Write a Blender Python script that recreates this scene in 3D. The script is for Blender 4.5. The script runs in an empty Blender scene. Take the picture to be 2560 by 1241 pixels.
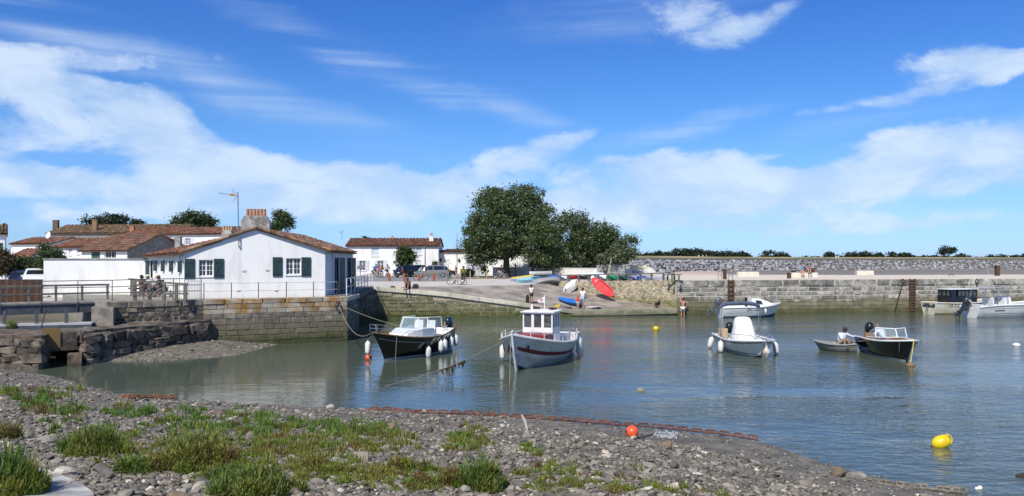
import bpy, bmesh, math, random
import numpy as np
from mathutils import Vector, Matrix, noise as mnoise

random.seed(7)
np.random.seed(7)
rad = math.radians
SC = bpy.context.scene
COL = SC.collection

# ------------------------------------------------------------------ camera, sky, sun, exposure
H = 4.6            # eye height above the harbour water (z = 0)
F = 1991.0         # focal length in photograph pixels (28 mm on 36 mm)
HY = 650.0         # row of the horizon in the photograph
PZ = 2.5           # level of the square and the house quay
SZ = 2.3           # level of the square itself
QZ = 2.9           # level of the stone jetty

cam_d = bpy.data.cameras.new('camera')
cam = bpy.data.objects.new('camera', cam_d)
COL.objects.link(cam)
cam.location = (0, 0, H)
cam.rotation_euler = (rad(90), 0, 0)
cam_d.lens = 28.0
cam_d.sensor_width = 36.0
cam_d.shift_y = 29.5 / 2560
cam_d.clip_start = 0.1
cam_d.clip_end = 20000
SC.camera = cam

SUN = Vector((-0.30, -0.72, 0.88)).normalized()
SUN_EL = math.asin(SUN.z)
SUN_AZ = math.atan2(SUN.x, SUN.y)      # clockwise from +Y

vs = SC.view_settings
vs.view_transform = 'Standard'
vs.look = 'None'
vs.exposure = 0.18
vs.gamma = 1.0
vs.use_curve_mapping = False

sun_d = bpy.data.lights.new('sun', 'SUN')
sun_d.energy = 4.7
sun_d.angle = rad(0.5)
sun_d.color = (1.0, 0.94, 0.84)
sun = bpy.data.objects.new('sun', sun_d)
COL.objects.link(sun)
sun.location = (-30, -40, 80)
sun.rotation_euler = SUN.to_track_quat('Z', 'Y').to_euler()

def px_dir(x, y):
    a = (x - 1280) / F
    return math.atan(a), math.atan((HY - y) / F / math.sqrt(1 + a * a))

world = bpy.data.worlds.new('World')
SC.world = world
world.use_nodes = True
def build_world():
    nt = world.node_tree
    N, L = nt.nodes, nt.links
    N.clear()
    def nd(t, **k):
        n = N.new(t)
        for a, b in k.items():
            setattr(n, a, b)
        return n
    def mth(op, a, b=None, c=None, clamp=False):
        n = nd('ShaderNodeMath', operation=op, use_clamp=clamp)
        for i, v in enumerate((a, b, c)):
            if v is None: continue
            if isinstance(v, (int, float)): n.inputs[i].default_value = v
            else: L.new(v, n.inputs[i])
        return n.outputs[0]
    def mrange(v, a, b, c=0.0, d=1.0, smooth=True):
        n = nd('ShaderNodeMapRange', interpolation_type='SMOOTHSTEP' if smooth else 'LINEAR')
        L.new(v, n.inputs[0])
        for i, x in enumerate((a, b, c, d)): n.inputs[i + 1].default_value = x
        return n.outputs[0]
    out = nd('ShaderNodeOutputWorld')
    bg = nd('ShaderNodeBackground')
    bg.inputs[1].default_value = 0.12
    sky = nd('ShaderNodeTexSky', sky_type='NISHITA')
    sky.sun_disc = False
    sky.sun_elevation = SUN_EL
    sky.sun_rotation = SUN_AZ
    sky.altitude = 0
    sky.air_density = 1.0
    sky.dust_density = 0.2
    sky.ozone_density = 2.0
    tc = nd('ShaderNodeTexCoord')
    sep = nd('ShaderNodeSeparateXYZ')
    L.new(tc.outputs['Generated'], sep.inputs[0])
    az = mth('ARCTAN2', sep.outputs[0], sep.outputs[1])
    el = mth('ARCSINE', sep.outputs[2])
    # polarised-looking clear air: deeper blue the higher one looks, the same all round
    rp = nd('ShaderNodeValToRGB')
    stops = SKY_TINT
    els = rp.color_ramp.elements
    while len(els) < len(stops): els.new(.5)
    for e_, (p_, c_) in zip(els, stops):
        e_.position = p_ / 1.5708
        e_.color = (c_[0] / 2, c_[1] / 2, c_[2] / 2, 1)
    L.new(mth('MULTIPLY', el, 1 / 1.5708, clamp=True), rp.inputs[0])
    tint = nd('ShaderNodeVectorMath', operation='MULTIPLY')
    L.new(sky.outputs[0], tint.inputs[0]); L.new(rp.outputs[0], tint.inputs[1])
    hsv = nd('ShaderNodeVectorMath', operation='SCALE'); hsv.inputs['Scale'].default_value = 1.62
    L.new(tint.outputs[0], hsv.inputs[0])
    comb = nd('ShaderNodeCombineXYZ')
    L.new(az, comb.inputs[0]); L.new(el, comb.inputs[1])
    # billows that ruffle the cloud outlines
    mp = nd('ShaderNodeMapping'); mp.inputs['Scale'].default_value = (8, 15, 1)
    L.new(comb.outputs[0], mp.inputs[0])
    n1 = nd('ShaderNodeTexNoise'); n1.inputs['Scale'].default_value = 1.0
    n1.inputs['Detail'].default_value = 7; n1.inputs['Roughness'].default_value = 0.6
    n1.inputs['Distortion'].default_value = 0.35
    L.new(mp.outputs[0], n1.inputs['Vector'])
    wv = nd('ShaderNodeVectorMath', operation='SUBTRACT'); wv.inputs[1].default_value = (.5, .5, .5)
    L.new(n1.outputs['Color'], wv.inputs[0])
    wm = nd('ShaderNodeVectorMath', operation='MULTIPLY'); wm.inputs[1].default_value = (.075, .05, 0)
    L.new(wv.outputs[0], wm.inputs[0])
    wa = nd('ShaderNodeVectorMath', operation='ADD')
    L.new(comb.outputs[0], wa.inputs[0]); L.new(wm.outputs[0], wa.inputs[1])
    P = wa.outputs[0]
    def field(blobs):
        acc = None
        for cx, cy, rx, ry, rot, w in blobs:
            a, e = px_dir(cx, cy)
            m = nd('ShaderNodeMapping', vector_type='TEXTURE')
            m.inputs['Location'].default_value = (a, e, 0)
            m.inputs['Rotation'].default_value = (0, 0, rad(-rot))
            m.inputs['Scale'].default_value = (rx / F, ry / F, 1)
            L.new(P, m.inputs[0])
            ln = nd('ShaderNodeVectorMath', operation='LENGTH')
            L.new(m.outputs[0], ln.inputs[0])
            v = mrange(ln.outputs['Value'], 1.0, 0.0, 0.0, w)
            acc = v if acc is None else mth('ADD', acc, v)
        return acc
    banks = field([
        (20, 180, 440, 105, 4, 1.0), (240, 150, 260, 75, 4, .7), (400, 165, 110, 40, 10, .4), (250, 262, 380, 72, 8, 1.0), (430, 275, 130, 45, 12, .6),
        (60, 330, 380, 90, 0, .8), (0, 430, 300, 85, 0, .9), (400, 365, 230, 85, 8, 1.0), (560, 400, 330, 90, 12, 1.0), (720, 420, 240, 60, 8, .7),
        (420, 480, 460, 80, 2, .9), (920, 440, 200, 62, 6, 1.1), (1110, 475, 320, 62, 4, 1.0), (860, 500, 480, 70, 0, .9), (160, 528, 190, 26, 0, .6), (390, 522, 160, 26, 0, .6),
        (1430, 335, 130, 48, -10, .9), (1290, 390, 260, 62, -14, 1.0), (1160, 425, 150, 30, -8, .5), (1480, 430, 330, 80, 2, .8),
        (1720, 405, 260, 70, 4, 1.1), (1850, 460, 440, 90, 6, 1.0), (1600, 500, 480, 80, 0, .85), (1480, 540, 420, 55, 0, .6),
        (2440, 330, 260, 85, -8, 1.1), (2260, 385, 300, 75, -10, 1.0), (2150, 465, 480, 80, -2, .9), (2560, 400, 260, 100, -6, .8), (1930, 388, 70, 22, 0, .6),
        (2370, 155, 135, 62, -8, 1.15), (2480, 160, 150, 50, 10, .9), (2560, 150, 90, 40, 0, .6), (2380, 215, 420, 45, -13, .75), (2250, 560, 700, 40, 0, .55), (1900, 560, 500, 30, 0, .5), (300, 560, 500, 30, 0, .5), (2130, 262, 260, 30, -12, .5),
        (1730, 35, 260, 95, 14, 1.0), (1880, 50, 240, 50, -18, .9), (540, 150, 60, 22, 15, .7), (1400, 452, 30, 12, 0, .8), (330, 197, 190, 22, 5, -.9), (150, 402, 130, 26, 0, -.9), (720, 462, 110, 20, -5, -.7), (560, 305, 90, 30, 22, -.7), (1120, 395, 90, 28, -25, -.5), (1960, 405, 80, 24, 0, -.5), (1330, 470, 90, 20, 5, -.6), (1280, 530, 1900, 130, 0, .5), (700, 460, 800, 110, 2, .25), (2000, 450, 800, 110, 0, .25),
    ])
    # thin cirrus streamers
    mp2 = nd('ShaderNodeMapping'); mp2.inputs['Scale'].default_value = (1.5, 38, 1); mp2.inputs['Rotation'].default_value = (0, 0, rad(17))
    L.new(comb.outputs[0], mp2.inputs[0])
    n2 = nd('ShaderNodeTexNoise'); n2.inputs['Scale'].default_value = 1.0; n2.inputs['Detail'].default_value = 5
    n2.inputs['Roughness'].default_value = .55; n2.inputs['Distortion'].default_value = .3
    L.new(mp2.outputs[0], n2.inputs['Vector'])
    streaks = field([(920, 150, 640, 60, 19, .9), (560, 215, 760, 75, 14, .9), (1300, 270, 300, 50, 22, .7), (200, 70, 480, 60, 12, .7),
                     (1740, 310, 360, 38, -11, .8), (1560, 40, 480, 80, -4, .7), (2300, 260, 420, 60, -12, .5)])
    st = mth('MULTIPLY', streaks, mrange(n2.outputs[0], .30, .72))
    # the same kind of cloud all round the sky outside the view
    mp3 = nd('ShaderNodeMapping'); mp3.inputs['Scale'].default_value = (2.2, 2.2, 5.0)
    L.new(tc.outputs['Generated'], mp3.inputs[0])
    n3 = nd('ShaderNodeTexNoise'); n3.inputs['Scale'].default_value = 1.0; n3.inputs['Detail'].default_value = 6
    L.new(mp3.outputs[0], n3.inputs['Vector'])
    around = mth('MULTIPLY', mrange(n3.outputs[0], .5, .72), mrange(mth('ABSOLUTE', az), .66, .95))
    hi = mth('MULTIPLY', mrange(n3.outputs[0], .54, .76), mrange(el, .42, .75))
    dens = mth('MULTIPLY', banks, mth('MULTIPLY_ADD', n1.outputs[0], 2.3, -.15))
    n1b = nd('ShaderNodeTexNoise'); n1b.inputs['Scale'].default_value = 2.6; n1b.inputs['Detail'].default_value = 5; n1b.inputs['Roughness'].default_value = .62
    L.new(mp.outputs[0], n1b.inputs['Vector'])
    dens = mth('MULTIPLY', dens, mth('MULTIPLY_ADD', n1b.outputs[0], 1.5, .25))
    al = mth('ADD', mth('MULTIPLY', mrange(dens, .24, 1.35), .76), mth('MULTIPLY', mrange(dens, .46, .85), .24))
    al = mth('MAXIMUM', al, mth('MULTIPLY', mth('MAXIMUM', around, hi), .8))
    al = mth('MAXIMUM', al, mth('MULTIPLY', st, .62))
    al = mth('MULTIPLY', al, mrange(el, .0, .06, .55, 1.0))
    al = mth('MULTIPLY', al, .82)
    # brighter crests, greyer-blue hearts, both part of the cloud's own texture
    cr = nd('ShaderNodeMix', data_type='RGBA')
    cr.inputs['A'].default_value = CLOUD_A
    cr.inputs['B'].default_value = CLOUD_B
    L.new(mrange(n1.outputs[0], .38, .66), cr.inputs['Factor'])
    mx = nd('ShaderNodeMix', data_type='RGBA')
    L.new(al, mx.inputs['Factor'])
    L.new(hsv.outputs[0], mx.inputs['A']); L.new(cr.outputs['Result'], mx.inputs['B'])
    L.new(mx.outputs['Result'], bg.inputs[0])
    L.new(bg.outputs[0], out.inputs[0])
SKY_TINT = [(0, (.50, .80, 1.62)), (.025, (.50, .79, 1.46)), (.075, (.52, .80, 1.36)), (.174, (.40, .76, 1.27)), (.316, (.26, .62, 1.27)), (.5, (.30, .65, 1.24)), (.9, (.6, .82, 1.12)), (1.57, (.75, .9, 1.05))]
world.cycles.sampling_method = 'MANUAL'
world.cycles.sample_map_resolution = 256
CLOUD_A = (3.9, 5.2, 7.0, 1)
CLOUD_B = (5.6, 6.5, 7.7, 1)
build_world()

# ------------------------------------------------------------------ geometry helpers
def at(x, y, Y):
    """world point seen at pixel (x, y) at depth Y"""
    return Vector(((x - 1280) / F * Y, Y, H - (y - HY) / F * Y))
def on(x, y, z=0.0):
    """world point of pixel (x, y) on the level z"""
    Y = (H - z) * F / (y - HY)
    return Vector(((x - 1280) / F * Y, Y, z))
def V(*a): return Vector(a)
def rnd(a, b): return random.uniform(a, b)

def tag(o, label=None, cat=None, group=None, kind=None):
    if label: o['label'] = label
    if cat: o['category'] = cat
    if group: o['group'] = group
    if kind: o['kind'] = kind
    return o
def thing(name, label, cat, loc=(0, 0, 0), rz=0.0, group=None):
    o = bpy.data.objects.new(name, None)
    o.empty_display_size = 0.2
    COL.objects.link(o)
    o.location = loc
    o.rotation_euler = (0, 0, rz)
    return tag(o, label, cat, group)
def pmat(p):
    """matrix of a parent chain built from location, rotation and scale"""
    m = Matrix.Identity(4)
    while p is not None:
        m = p.matrix_basis @ m
        p = p.parent
    return m
def link(name, me, mat=None, parent=None):
    if mat is not None and not me.materials:
        for x in (mat if isinstance(mat, (list, tuple)) else [mat]):
            me.materials.append(x)
    o = bpy.data.objects.new(name, me)
    COL.objects.link(o)
    o.parent = parent
    return o
def mesh_np(name, v, f, mat, parent=None, smooth=False, mi=None):
    """object from numpy verts and equal-sized faces (world coordinates)"""
    v = np.asarray(v, dtype=np.float32).reshape(-1, 3)
    f = np.asarray(f, dtype=np.int32)
    k = f.shape[1]
    if parent is not None:
        im = np.array(pmat(parent).inverted(), dtype=np.float32)
        v = v @ im[:3, :3].T + im[:3, 3]
    me = bpy.data.meshes.new(name)
    me.vertices.add(len(v)); me.vertices.foreach_set('co', v.ravel())
    me.loops.add(f.size); me.loops.foreach_set('vertex_index', f.ravel())
    me.polygons.add(len(f))
    me.polygons.foreach_set('loop_start', np.arange(len(f), dtype=np.int32) * k)
    if mi is not None: me.polygons.foreach_set('material_index', np.asarray(mi, dtype=np.int32))
    me.polygons.foreach_set('use_smooth', np.full(len(f), smooth))
    me.update(calc_edges=True)
    return link(name, me, mat, parent)

class Frame:
    """upright wall frame: u along, w outward (to the right of u), v = world z"""
    def __init__(s, a, b):
        s.o = Vector((a[0], a[1], 0)); d = Vector((b[0] - a[0], b[1] - a[1], 0))
        s.L = d.length; s.u = d / s.L; s.w = Vector((s.u.y, -s.u.x, 0))
        s.ang = math.atan2(s.u.y, s.u.x)
    def p(s, u, w, v):
        q = s.o + s.u * u + s.w * w
        return Vector((q.x, q.y, v))

class MB:
    def __init__(s): s.v, s.f, s.m = [], [], []
    def add(s, vs_, fs, mi=0):
        k = len(s.v)
        s.v += [tuple(q) for q in vs_]
        s.f += [tuple(i + k for i in q) for q in fs]
        s.m += [mi] * len(fs)
        return s
    def hexa(s, p, mi=0):      # 8 points: bottom 4 (ccw), top 4
        return s.add(p, [(3, 2, 1, 0), (4, 5, 6, 7), (0, 1, 5, 4), (1, 2, 6, 5), (2, 3, 7, 6), (3, 0, 4, 7)], mi)
    def box(s, c, d, rz=0.0, mi=0, rot=None):
        R = rot if rot is not None else Matrix.Rotation(rz, 3, 'Z')
        c = Vector(c); hx, hy, hz = d[0] / 2, d[1] / 2, d[2] / 2
        pts = [(-hx, -hy, -hz), (hx, -hy, -hz), (hx, hy, -hz), (-hx, hy, -hz), (-hx, -hy, hz), (hx, -hy, hz), (hx, hy, hz), (-hx, hy, hz)]
        return s.hexa([c + R @ Vector(q) for q in pts], mi)
    def fbox(s, fr, u0, u1, w0, w1, v0, v1, mi=0):
        p = [fr.p(u0, w1, v0), fr.p(u1, w1, v0), fr.p(u1, w0, v0), fr.p(u0, w0, v0)]
        q = [fr.p(u0, w1, v1), fr.p(u1, w1, v1), fr.p(u1, w0, v1), fr.p(u0, w0, v1)]
        return s.hexa(p + q, mi)
    def poly(s, pts, mi=0): return s.add(pts, [tuple(range(len(pts)))], mi)
    def prism(s, pts, h, mi=0):   # polygon (ccw from above or facing h) swept by vector h
        h = Vector(h); n = len(pts)
        b = [Vector(q) for q in pts]; t = [q + h for q in b]
        fs = [tuple(reversed(range(n))), tuple(range(n, 2 * n))] + [(i, (i + 1) % n, n + (i + 1) % n, n + i) for i in range(n)]
        return s.add(b + t, fs, mi)
    def loft(s, rings, closed=True, cap=True, mi=0, mis=None):
        n = len(rings[0]); vs_, fs, ms = [], [], []
        for r in rings: vs_ += list(r)
        for i in range(len(rings) - 1):
            for j in range(n if closed else n - 1):
                a, b = i * n + j, i * n + (j + 1) % n
                fs.append((a, b, b + n, a + n)); ms.append(mis[j] if mis else mi)
        if cap and closed:
            fs.append(tuple(reversed(range(n)))); ms.append(mi)
            fs.append(tuple(range((len(rings) - 1) * n, len(rings) * n))); ms.append(mi)
        k = len(s.v); s.v += [tuple(q) for q in vs_]
        s.f += [tuple(i + k for i in q) for q in fs]; s.m += ms
        return s
    def tube(s, pts, r, n=6, cap=True, mi=0, closed=False):
        pts = [Vector(q) for q in pts]; N = len(pts)
        rs = r if isinstance(r, (list, tuple)) else [r] * N
        rings = []; ref = None
        for i, q in enumerate(pts):
            if closed: d = pts[(i + 1) % N] - pts[i - 1]
            else: d = pts[min(i + 1, N - 1)] - pts[max(i - 1, 0)]
            if d.length < 1e-9: d = Vector((0, 0, 1))
            d.normalize()
            if ref is None:
                ref = Vector((0, 0, 1)) if abs(d.z) < .9 else Vector((1, 0, 0))
            x = ref - d * ref.dot(d)
            if x.length < 1e-6: x = Vector((1, 0, 0)) - d * d.x
            x.normalize(); y = d.cross(x); ref = x
            rings.append([q + (x * math.cos(2 * math.pi * k / n) + y * math.sin(2 * math.pi * k / n)) * rs[i] for k in range(n)])
        if closed: rings.append(rings[0]); cap = False
        return s.loft(rings, True, cap, mi)
    def lathe(s, prof, n=12, M=None, mi=0):   # prof (r, z)
        rings = [[Vector((max(r, 1e-4) * math.cos(2 * math.pi * k / n), max(r, 1e-4) * math.sin(2 * math.pi * k / n), z)) for k in range(n)] for r, z in prof]
        if M is not None: rings = [[M @ q for q in r] for r in rings]
        return s.loft(rings, True, True, mi)
    def ball(s, c, r, n=10, m=6, mi=0):
        if isinstance(r, (int, float)): r = (r, r, r)
        M = Matrix.Translation(c) @ Matrix.Diagonal((r[0], r[1], r[2], 1))
        return s.lathe([(math.sin(math.pi * i / m), -math.cos(math.pi * i / m)) for i in range(m + 1)], n, M, mi)
    def xf(s, M, start=0):
        for i in range(start, len(s.v)): s.v[i] = tuple(M @ Vector(s.v[i]))
        return s
    def build(s, name, mat, parent=None, smooth=False, flip=False):
        me = bpy.data.meshes.new(name)
        v = s.v
        if parent is not None:
            im = pmat(parent).inverted()
            v = [im @ Vector(q) for q in v]
        me.from_pydata([tuple(q) for q in v], [], s.f)
        for x in (mat if isinstance(mat, (list, tuple)) else [mat]): me.materials.append(x)
        if any(s.m): me.polygons.foreach_set('material_index', s.m)
        bm = bmesh.new(); bm.from_mesh(me); bmesh.ops.recalc_face_normals(bm, faces=bm.faces); bm.to_mesh(me); bm.free()
        if smooth:
            me.polygons.foreach_set('use_smooth', [True] * len(me.polygons))
            if smooth != 'all':
                try: me.set_sharp_from_angle(angle=rad(42))
                except Exception: pass
        me.update()
        return link(name, me, None, parent)

def copy_tree(o, parent=None):
    c = o.copy(); COL.objects.link(c); c.parent = parent
    for ch in o.children: copy_tree(ch, c)
    return c
def catenary(a, b, sag, n=14):
    a, b = Vector(a), Vector(b)
    return [a.lerp(b, i / n) - Vector((0, 0, sag * 4 * (i / n) * (1 - i / n))) for i in range(n + 1)]

# ------------------------------------------------------------------ materials
_M = {}
def M(name, col, rough=.65, col2=None, vs_=3.0, var=.12, bump=0., bs=30., metal=0., rnd_=0., isl=0., hue=0., coat=0., algae=None, trans=0., spec=.5, thresh=(.38, .62), stretch=None, sub=None):
    """procedural surface: two-tone noise, fine relief, optional per-object / per-island variation"""
    if name in _M: return _M[name]
    m = bpy.data.materials.new(name); _M[name] = m
    m.use_nodes = True
    nt = m.node_tree; N, L = nt.nodes, nt.links
    b = N['Principled BSDF']
    b.inputs['Roughness'].default_value = rough
    b.inputs['Metallic'].default_value = metal
    b.inputs['Specular IOR Level'].default_value = spec
    if coat: b.inputs['Coat Weight'].default_value = coat; b.inputs['Coat Roughness'].default_value = .08
    geo = N.new('ShaderNodeNewGeometry')
    pos = geo.outputs['Position']
    if stretch:
        mp = N.new('ShaderNodeMapping'); mp.inputs['Scale'].default_value = stretch
        L.new(pos, mp.inputs[0]); pos = mp.outputs[0]
    nz = N.new('ShaderNodeTexNoise'); nz.inputs['Scale'].default_value = vs_; nz.inputs['Detail'].default_value = 6; nz.inputs['Roughness'].default_value = .6
    L.new(pos, nz.inputs['Vector'])
    c1 = tuple(col) + (1,)
    c2 = tuple(col2) + (1,) if col2 else tuple(max(0, x * (1 - var * 2)) for x in col) + (1,)
    mr = N.new('ShaderNodeMapRange'); mr.inputs[1].default_value = thresh[0]; mr.inputs[2].default_value = thresh[1]
    L.new(nz.outputs[0], mr.inputs[0])
    mx = N.new('ShaderNodeMix'); mx.data_type = 'RGBA'
    mx.inputs['A'].default_value = c1; mx.inputs['B'].default_value = c2
    L.new(mr.outputs[0], mx.inputs['Factor'])
    c = mx.outputs['Result']
    if rnd_ or isl or hue:
        hs = N.new('ShaderNodeHueSaturation')
        src = N.new('ShaderNodeObjectInfo').outputs['Random'] if rnd_ else geo.outputs['Random Per Island']
        a = rnd_ or isl
        r2 = N.new('ShaderNodeMapRange'); r2.inputs[3].default_value = 1 - a; r2.inputs[4].default_value = 1 + a
        L.new(src, r2.inputs[0]); L.new(r2.outputs[0], hs.inputs['Value'])
        if hue:
            ml = N.new('ShaderNodeMath'); ml.operation = 'MULTIPLY'; ml.inputs[1].default_value = 7.31
            fr = N.new('ShaderNodeMath'); fr.operation = 'FRACT'
            r3 = N.new('ShaderNodeMapRange'); r3.inputs[3].default_value = .5 - hue; r3.inputs[4].default_value = .5 + hue
            L.new(src, ml.inputs[0]); L.new(ml.outputs[0], fr.inputs[0]); L.new(fr.outputs[0], r3.inputs[0]); L.new(r3.outputs[0], hs.inputs['Hue'])
            ml2 = N.new('ShaderNodeMath'); ml2.operation = 'MULTIPLY'; ml2.inputs[1].default_value = 13.7
            fr2 = N.new('ShaderNodeMath'); fr2.operation = 'FRACT'
            r4 = N.new('ShaderNodeMapRange'); r4.inputs[3].default_value = .75; r4.inputs[4].default_value = 1.2
            L.new(src, ml2.inputs[0]); L.new(ml2.outputs[0], fr2.inputs[0]); L.new(fr2.outputs[0], r4.inputs[0]); L.new(r4.outputs[0], hs.inputs['Saturation'])
        L.new(c, hs.inputs['Color']); c = hs.outputs[0]
    if algae:      # growth and tide stain: colour of the stone itself below the high-water mark
        for (zlo, zhi, ac, amt) in algae:
            sp = N.new('ShaderNodeSeparateXYZ'); L.new(geo.outputs['Position'], sp.inputs[0])
            n2 = N.new('ShaderNodeTexNoise'); n2.inputs['Scale'].default_value = 1.7; n2.inputs['Detail'].default_value = 5
            L.new(geo.outputs['Position'], n2.inputs['Vector'])
            ma = N.new('ShaderNodeMath'); ma.operation = 'MULTIPLY_ADD'; ma.inputs[1].default_value = 1.1; 
            L.new(n2.outputs[0], ma.inputs[0])
            ad = N.new('ShaderNodeMath'); ad.operation = 'SUBTRACT'; ad.inputs[1].default_value = .55
            L.new(sp.outputs[2], ad.inputs[0]); L.new(ad.outputs[0], ma.inputs[2])
            r5 = N.new('ShaderNodeMapRange'); r5.interpolation_type = 'SMOOTHSTEP'
            r5.inputs[1].default_value = zlo; r5.inputs[2].default_value = zhi; r5.inputs[3].default_value = amt; r5.inputs[4].default_value = 0
            L.new(ma.outputs[0], r5.inputs[0])
            m2 = N.new('ShaderNodeMix'); m2.data_type = 'RGBA'; m2.inputs['B'].default_value = tuple(ac) + (1,)
            L.new(r5.outputs[0], m2.inputs['Factor']); L.new(c, m2.inputs['A']); c = m2.outputs['Result']
    L.new(c, b.inputs['Base Color'])
    if bump:
        nb = N.new('ShaderNodeTexNoise'); nb.inputs['Scale'].default_value = bs; nb.inputs['Detail'].default_value = 5
        L.new(pos, nb.inputs['Vector'])
        bp = N.new('ShaderNodeBump'); bp.inputs['Strength'].default_value = min(1, bump); bp.inputs['Distance'].default_value = .02 * max(1, bump)
        L.new(nb.outputs[0], bp.inputs['Height']); L.new(bp.outputs[0], b.inputs['Normal'])
    if trans:      # leaves let light through
        b.inputs['Transmission Weight'].default_value = 0
        tr = N.new('ShaderNodeBsdfTranslucent'); L.new(c, tr.inputs[0])
        ms = N.new('ShaderNodeMixShader'); ms.inputs[0].default_value = trans
        L.new(b.outputs[0], ms.inputs[1]); L.new(tr.outputs[0], ms.inputs[2])
        L.new(ms.outputs[0], N['Material Output'].inputs[0])
    return m
def glass(name='window_glass', col=(.02, .03, .035), rough=.05):
    return M(name, col, rough, var=.1, spec=.8)
def clear_glass():
    if 'clear_glass' in _M: return _M['clear_glass']
    m = bpy.data.materials.new('clear_glass'); _M['clear_glass'] = m; m.use_nodes = True
    N, L = m.node_tree.nodes, m.node_tree.links
    b = N['Principled BSDF']; b.inputs['Base Color'].default_value = (.35, .45, .5, 1); b.inputs['Roughness'].default_value = .04
    t = N.new('ShaderNodeBsdfTransparent'); t.inputs[0].default_value = (.85, .92, .95, 1)
    x = N.new('ShaderNodeMixShader'); x.inputs[0].default_value = .3
    L.new(t.outputs[0], x.inputs[1]); L.new(b.outputs[0], x.inputs[2]); L.new(x.outputs[0], N['Material Output'].inputs[0])
    return m
WHITE = M('lime_wash', (.79, .785, .765), .9, col2=(.62, .61, .57), vs_=1.3, bump=.6, bs=7, stretch=(1.3, 1.3, .3), thresh=(.5, .8), algae=[(2.25, 2.95, (.50, .47, .41), .55)])
PAINT = M('white_paint', (.78, .78, .77), .5, col2=(.68, .67, .65), vs_=2.0)
GREEN_PAINT = M('dark_green_paint', (.013, .035, .038), .5, col2=(.022, .05, .052), vs_=5)
MORTAR = M('mortar', (.30, .28, .23), .95, col2=(.2, .19, .155), vs_=2.5, bump=.8, bs=25,
           algae=[(.9, 1.6, (.16, .14, .07), .7), (.1, .7, (.07, .085, .02), .85)])
STEEL = M('galvanised_steel', (.30, .31, .32), .45, col2=(.2, .2, .2), vs_=6, metal=.6)
RUST = M('rust', (.105, .05, .028), .9, col2=(.055, .03, .02), vs_=6, bump=.6, bs=40)
BLACK = M('black_rubber', (.012, .012, .013), .6, var=.2)
WOOD = M('weathered_wood', (.17, .155, .135), .9, col2=(.10, .09, .075), vs_=5, stretch=(1, 1, .2), bump=.5, bs=30)
ROPE = M('rope', (.24, .215, .17), .95, col2=(.2, .18, .14), vs_=20)
TILE_BROWN = M('brown_tile', (.20, .10, .06), .9, col2=(.12, .075, .05), vs_=1.6, isl=.45, hue=.015)
TILE = M('clay_tile', (.27, .11, .06), .85, col2=(.15, .08, .055), vs_=2.2, isl=.45, hue=.012, bump=.4, bs=40)
TILE_OLD = M('mossy_clay_tile', (.25, .15, .075), .9, col2=(.13, .10, .06), vs_=1.5, isl=.4, hue=.02)
TILE_PALE = M('pale_clay_tile', (.29, .165, .10), .85, col2=(.17, .105, .07), vs_=1.8, isl=.5, hue=.02, bump=.4, bs=40)
CLAY = M('chimney_pot_clay', (.42, .18, .08), .8, col2=(.28, .12, .06), vs_=5)
CEMENT = M('rough_cement', (.36, .35, .33), .95, col2=(.20, .19, .17), vs_=2.2, bump=.8, bs=14)
GLASS = glass()

# ================================================================== SETTING
# ---- water
def water_material():
    m = bpy.data.materials.new('harbour_water'); m.use_nodes = True
    N, L = m.node_tree.nodes, m.node_tree.links
    b = N['Principled BSDF']
    b.inputs['Base Color'].default_value = (.072, .09, .066, 1)
    b.inputs['Roughness'].default_value = .07
    b.inputs['IOR'].default_value = 1.33
    geo = N.new('ShaderNodeNewGeometry')
    def nz(scale, stretch, rot, detail, dist=.4):
        mp = N.new('ShaderNodeMapping'); mp.inputs['Scale'].default_value = stretch; mp.inputs['Rotation'].default_value = (0, 0, rot)
        L.new(geo.outputs['Position'], mp.inputs[0])
        n = N.new('ShaderNodeTexNoise'); n.inputs['Scale'].default_value = scale; n.inputs['Detail'].default_value = detail; n.inputs['Distortion'].default_value = dist
        L.new(mp.outputs[0], n.inputs['Vector']); return n.outputs[0]
    def mul(a, k):
        q = N.new('ShaderNodeMath'); q.operation = 'MULTIPLY'; L.new(a, q.inputs[0])
        if isinstance(k, float): q.inputs[1].default_value = k
        else: L.new(k, q.inputs[1])
        return q.outputs[0]
    def add(a, c):
        q = N.new('ShaderNodeMath'); q.operation = 'ADD'; L.new(a, q.inputs[0]); L.new(c, q.inputs[1]); return q.outputs[0]
    w = add(add(mul(nz(1.3, (.5, 1, 1), .25, 2), .06), mul(nz(3.8, (.5, 1, 1), -.18, 3), .042)), mul(nz(10., (.55, 1, 1), .1, 2), .011))
    # the breeze: ruffled to the east, sheltered under the house quay
    sp = N.new('ShaderNodeSeparateXYZ'); L.new(geo.outputs['Position'], sp.inputs[0])
    br = N.new('ShaderNodeMapRange'); br.inputs[1].default_value = -10; br.inputs[2].default_value = 9; br.inputs[3].default_value = .16; br.inputs[4].default_value = 1.0
    L.new(sp.outputs[0], br.inputs[0])
    gust = N.new('ShaderNodeMapRange'); gust.inputs[1].default_value = .4; gust.inputs[2].default_value = .6; gust.inputs[3].default_value = .38; gust.inputs[4].default_value = 1.15
    L.new(nz(.11, (.6, 1.5, 1), .3, 3), gust.inputs[0])
    w = mul(mul(w, br.outputs[0]), gust.outputs[0])
    bp = N.new('ShaderNodeBump'); bp.inputs['Strength'].default_value = 1.0; bp.inputs['Distance'].default_value = 1.0
    L.new(w, bp.inputs['Height']); L.new(bp.outputs[0], b.inputs['Normal'])
    return m
wb = MB(); wb.poly([(-400, -60, 0), (900, -60, 0), (900, 190, 0), (-400, 190, 0)])
tag(wb.build('water', water_material()), kind='structure')

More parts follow.
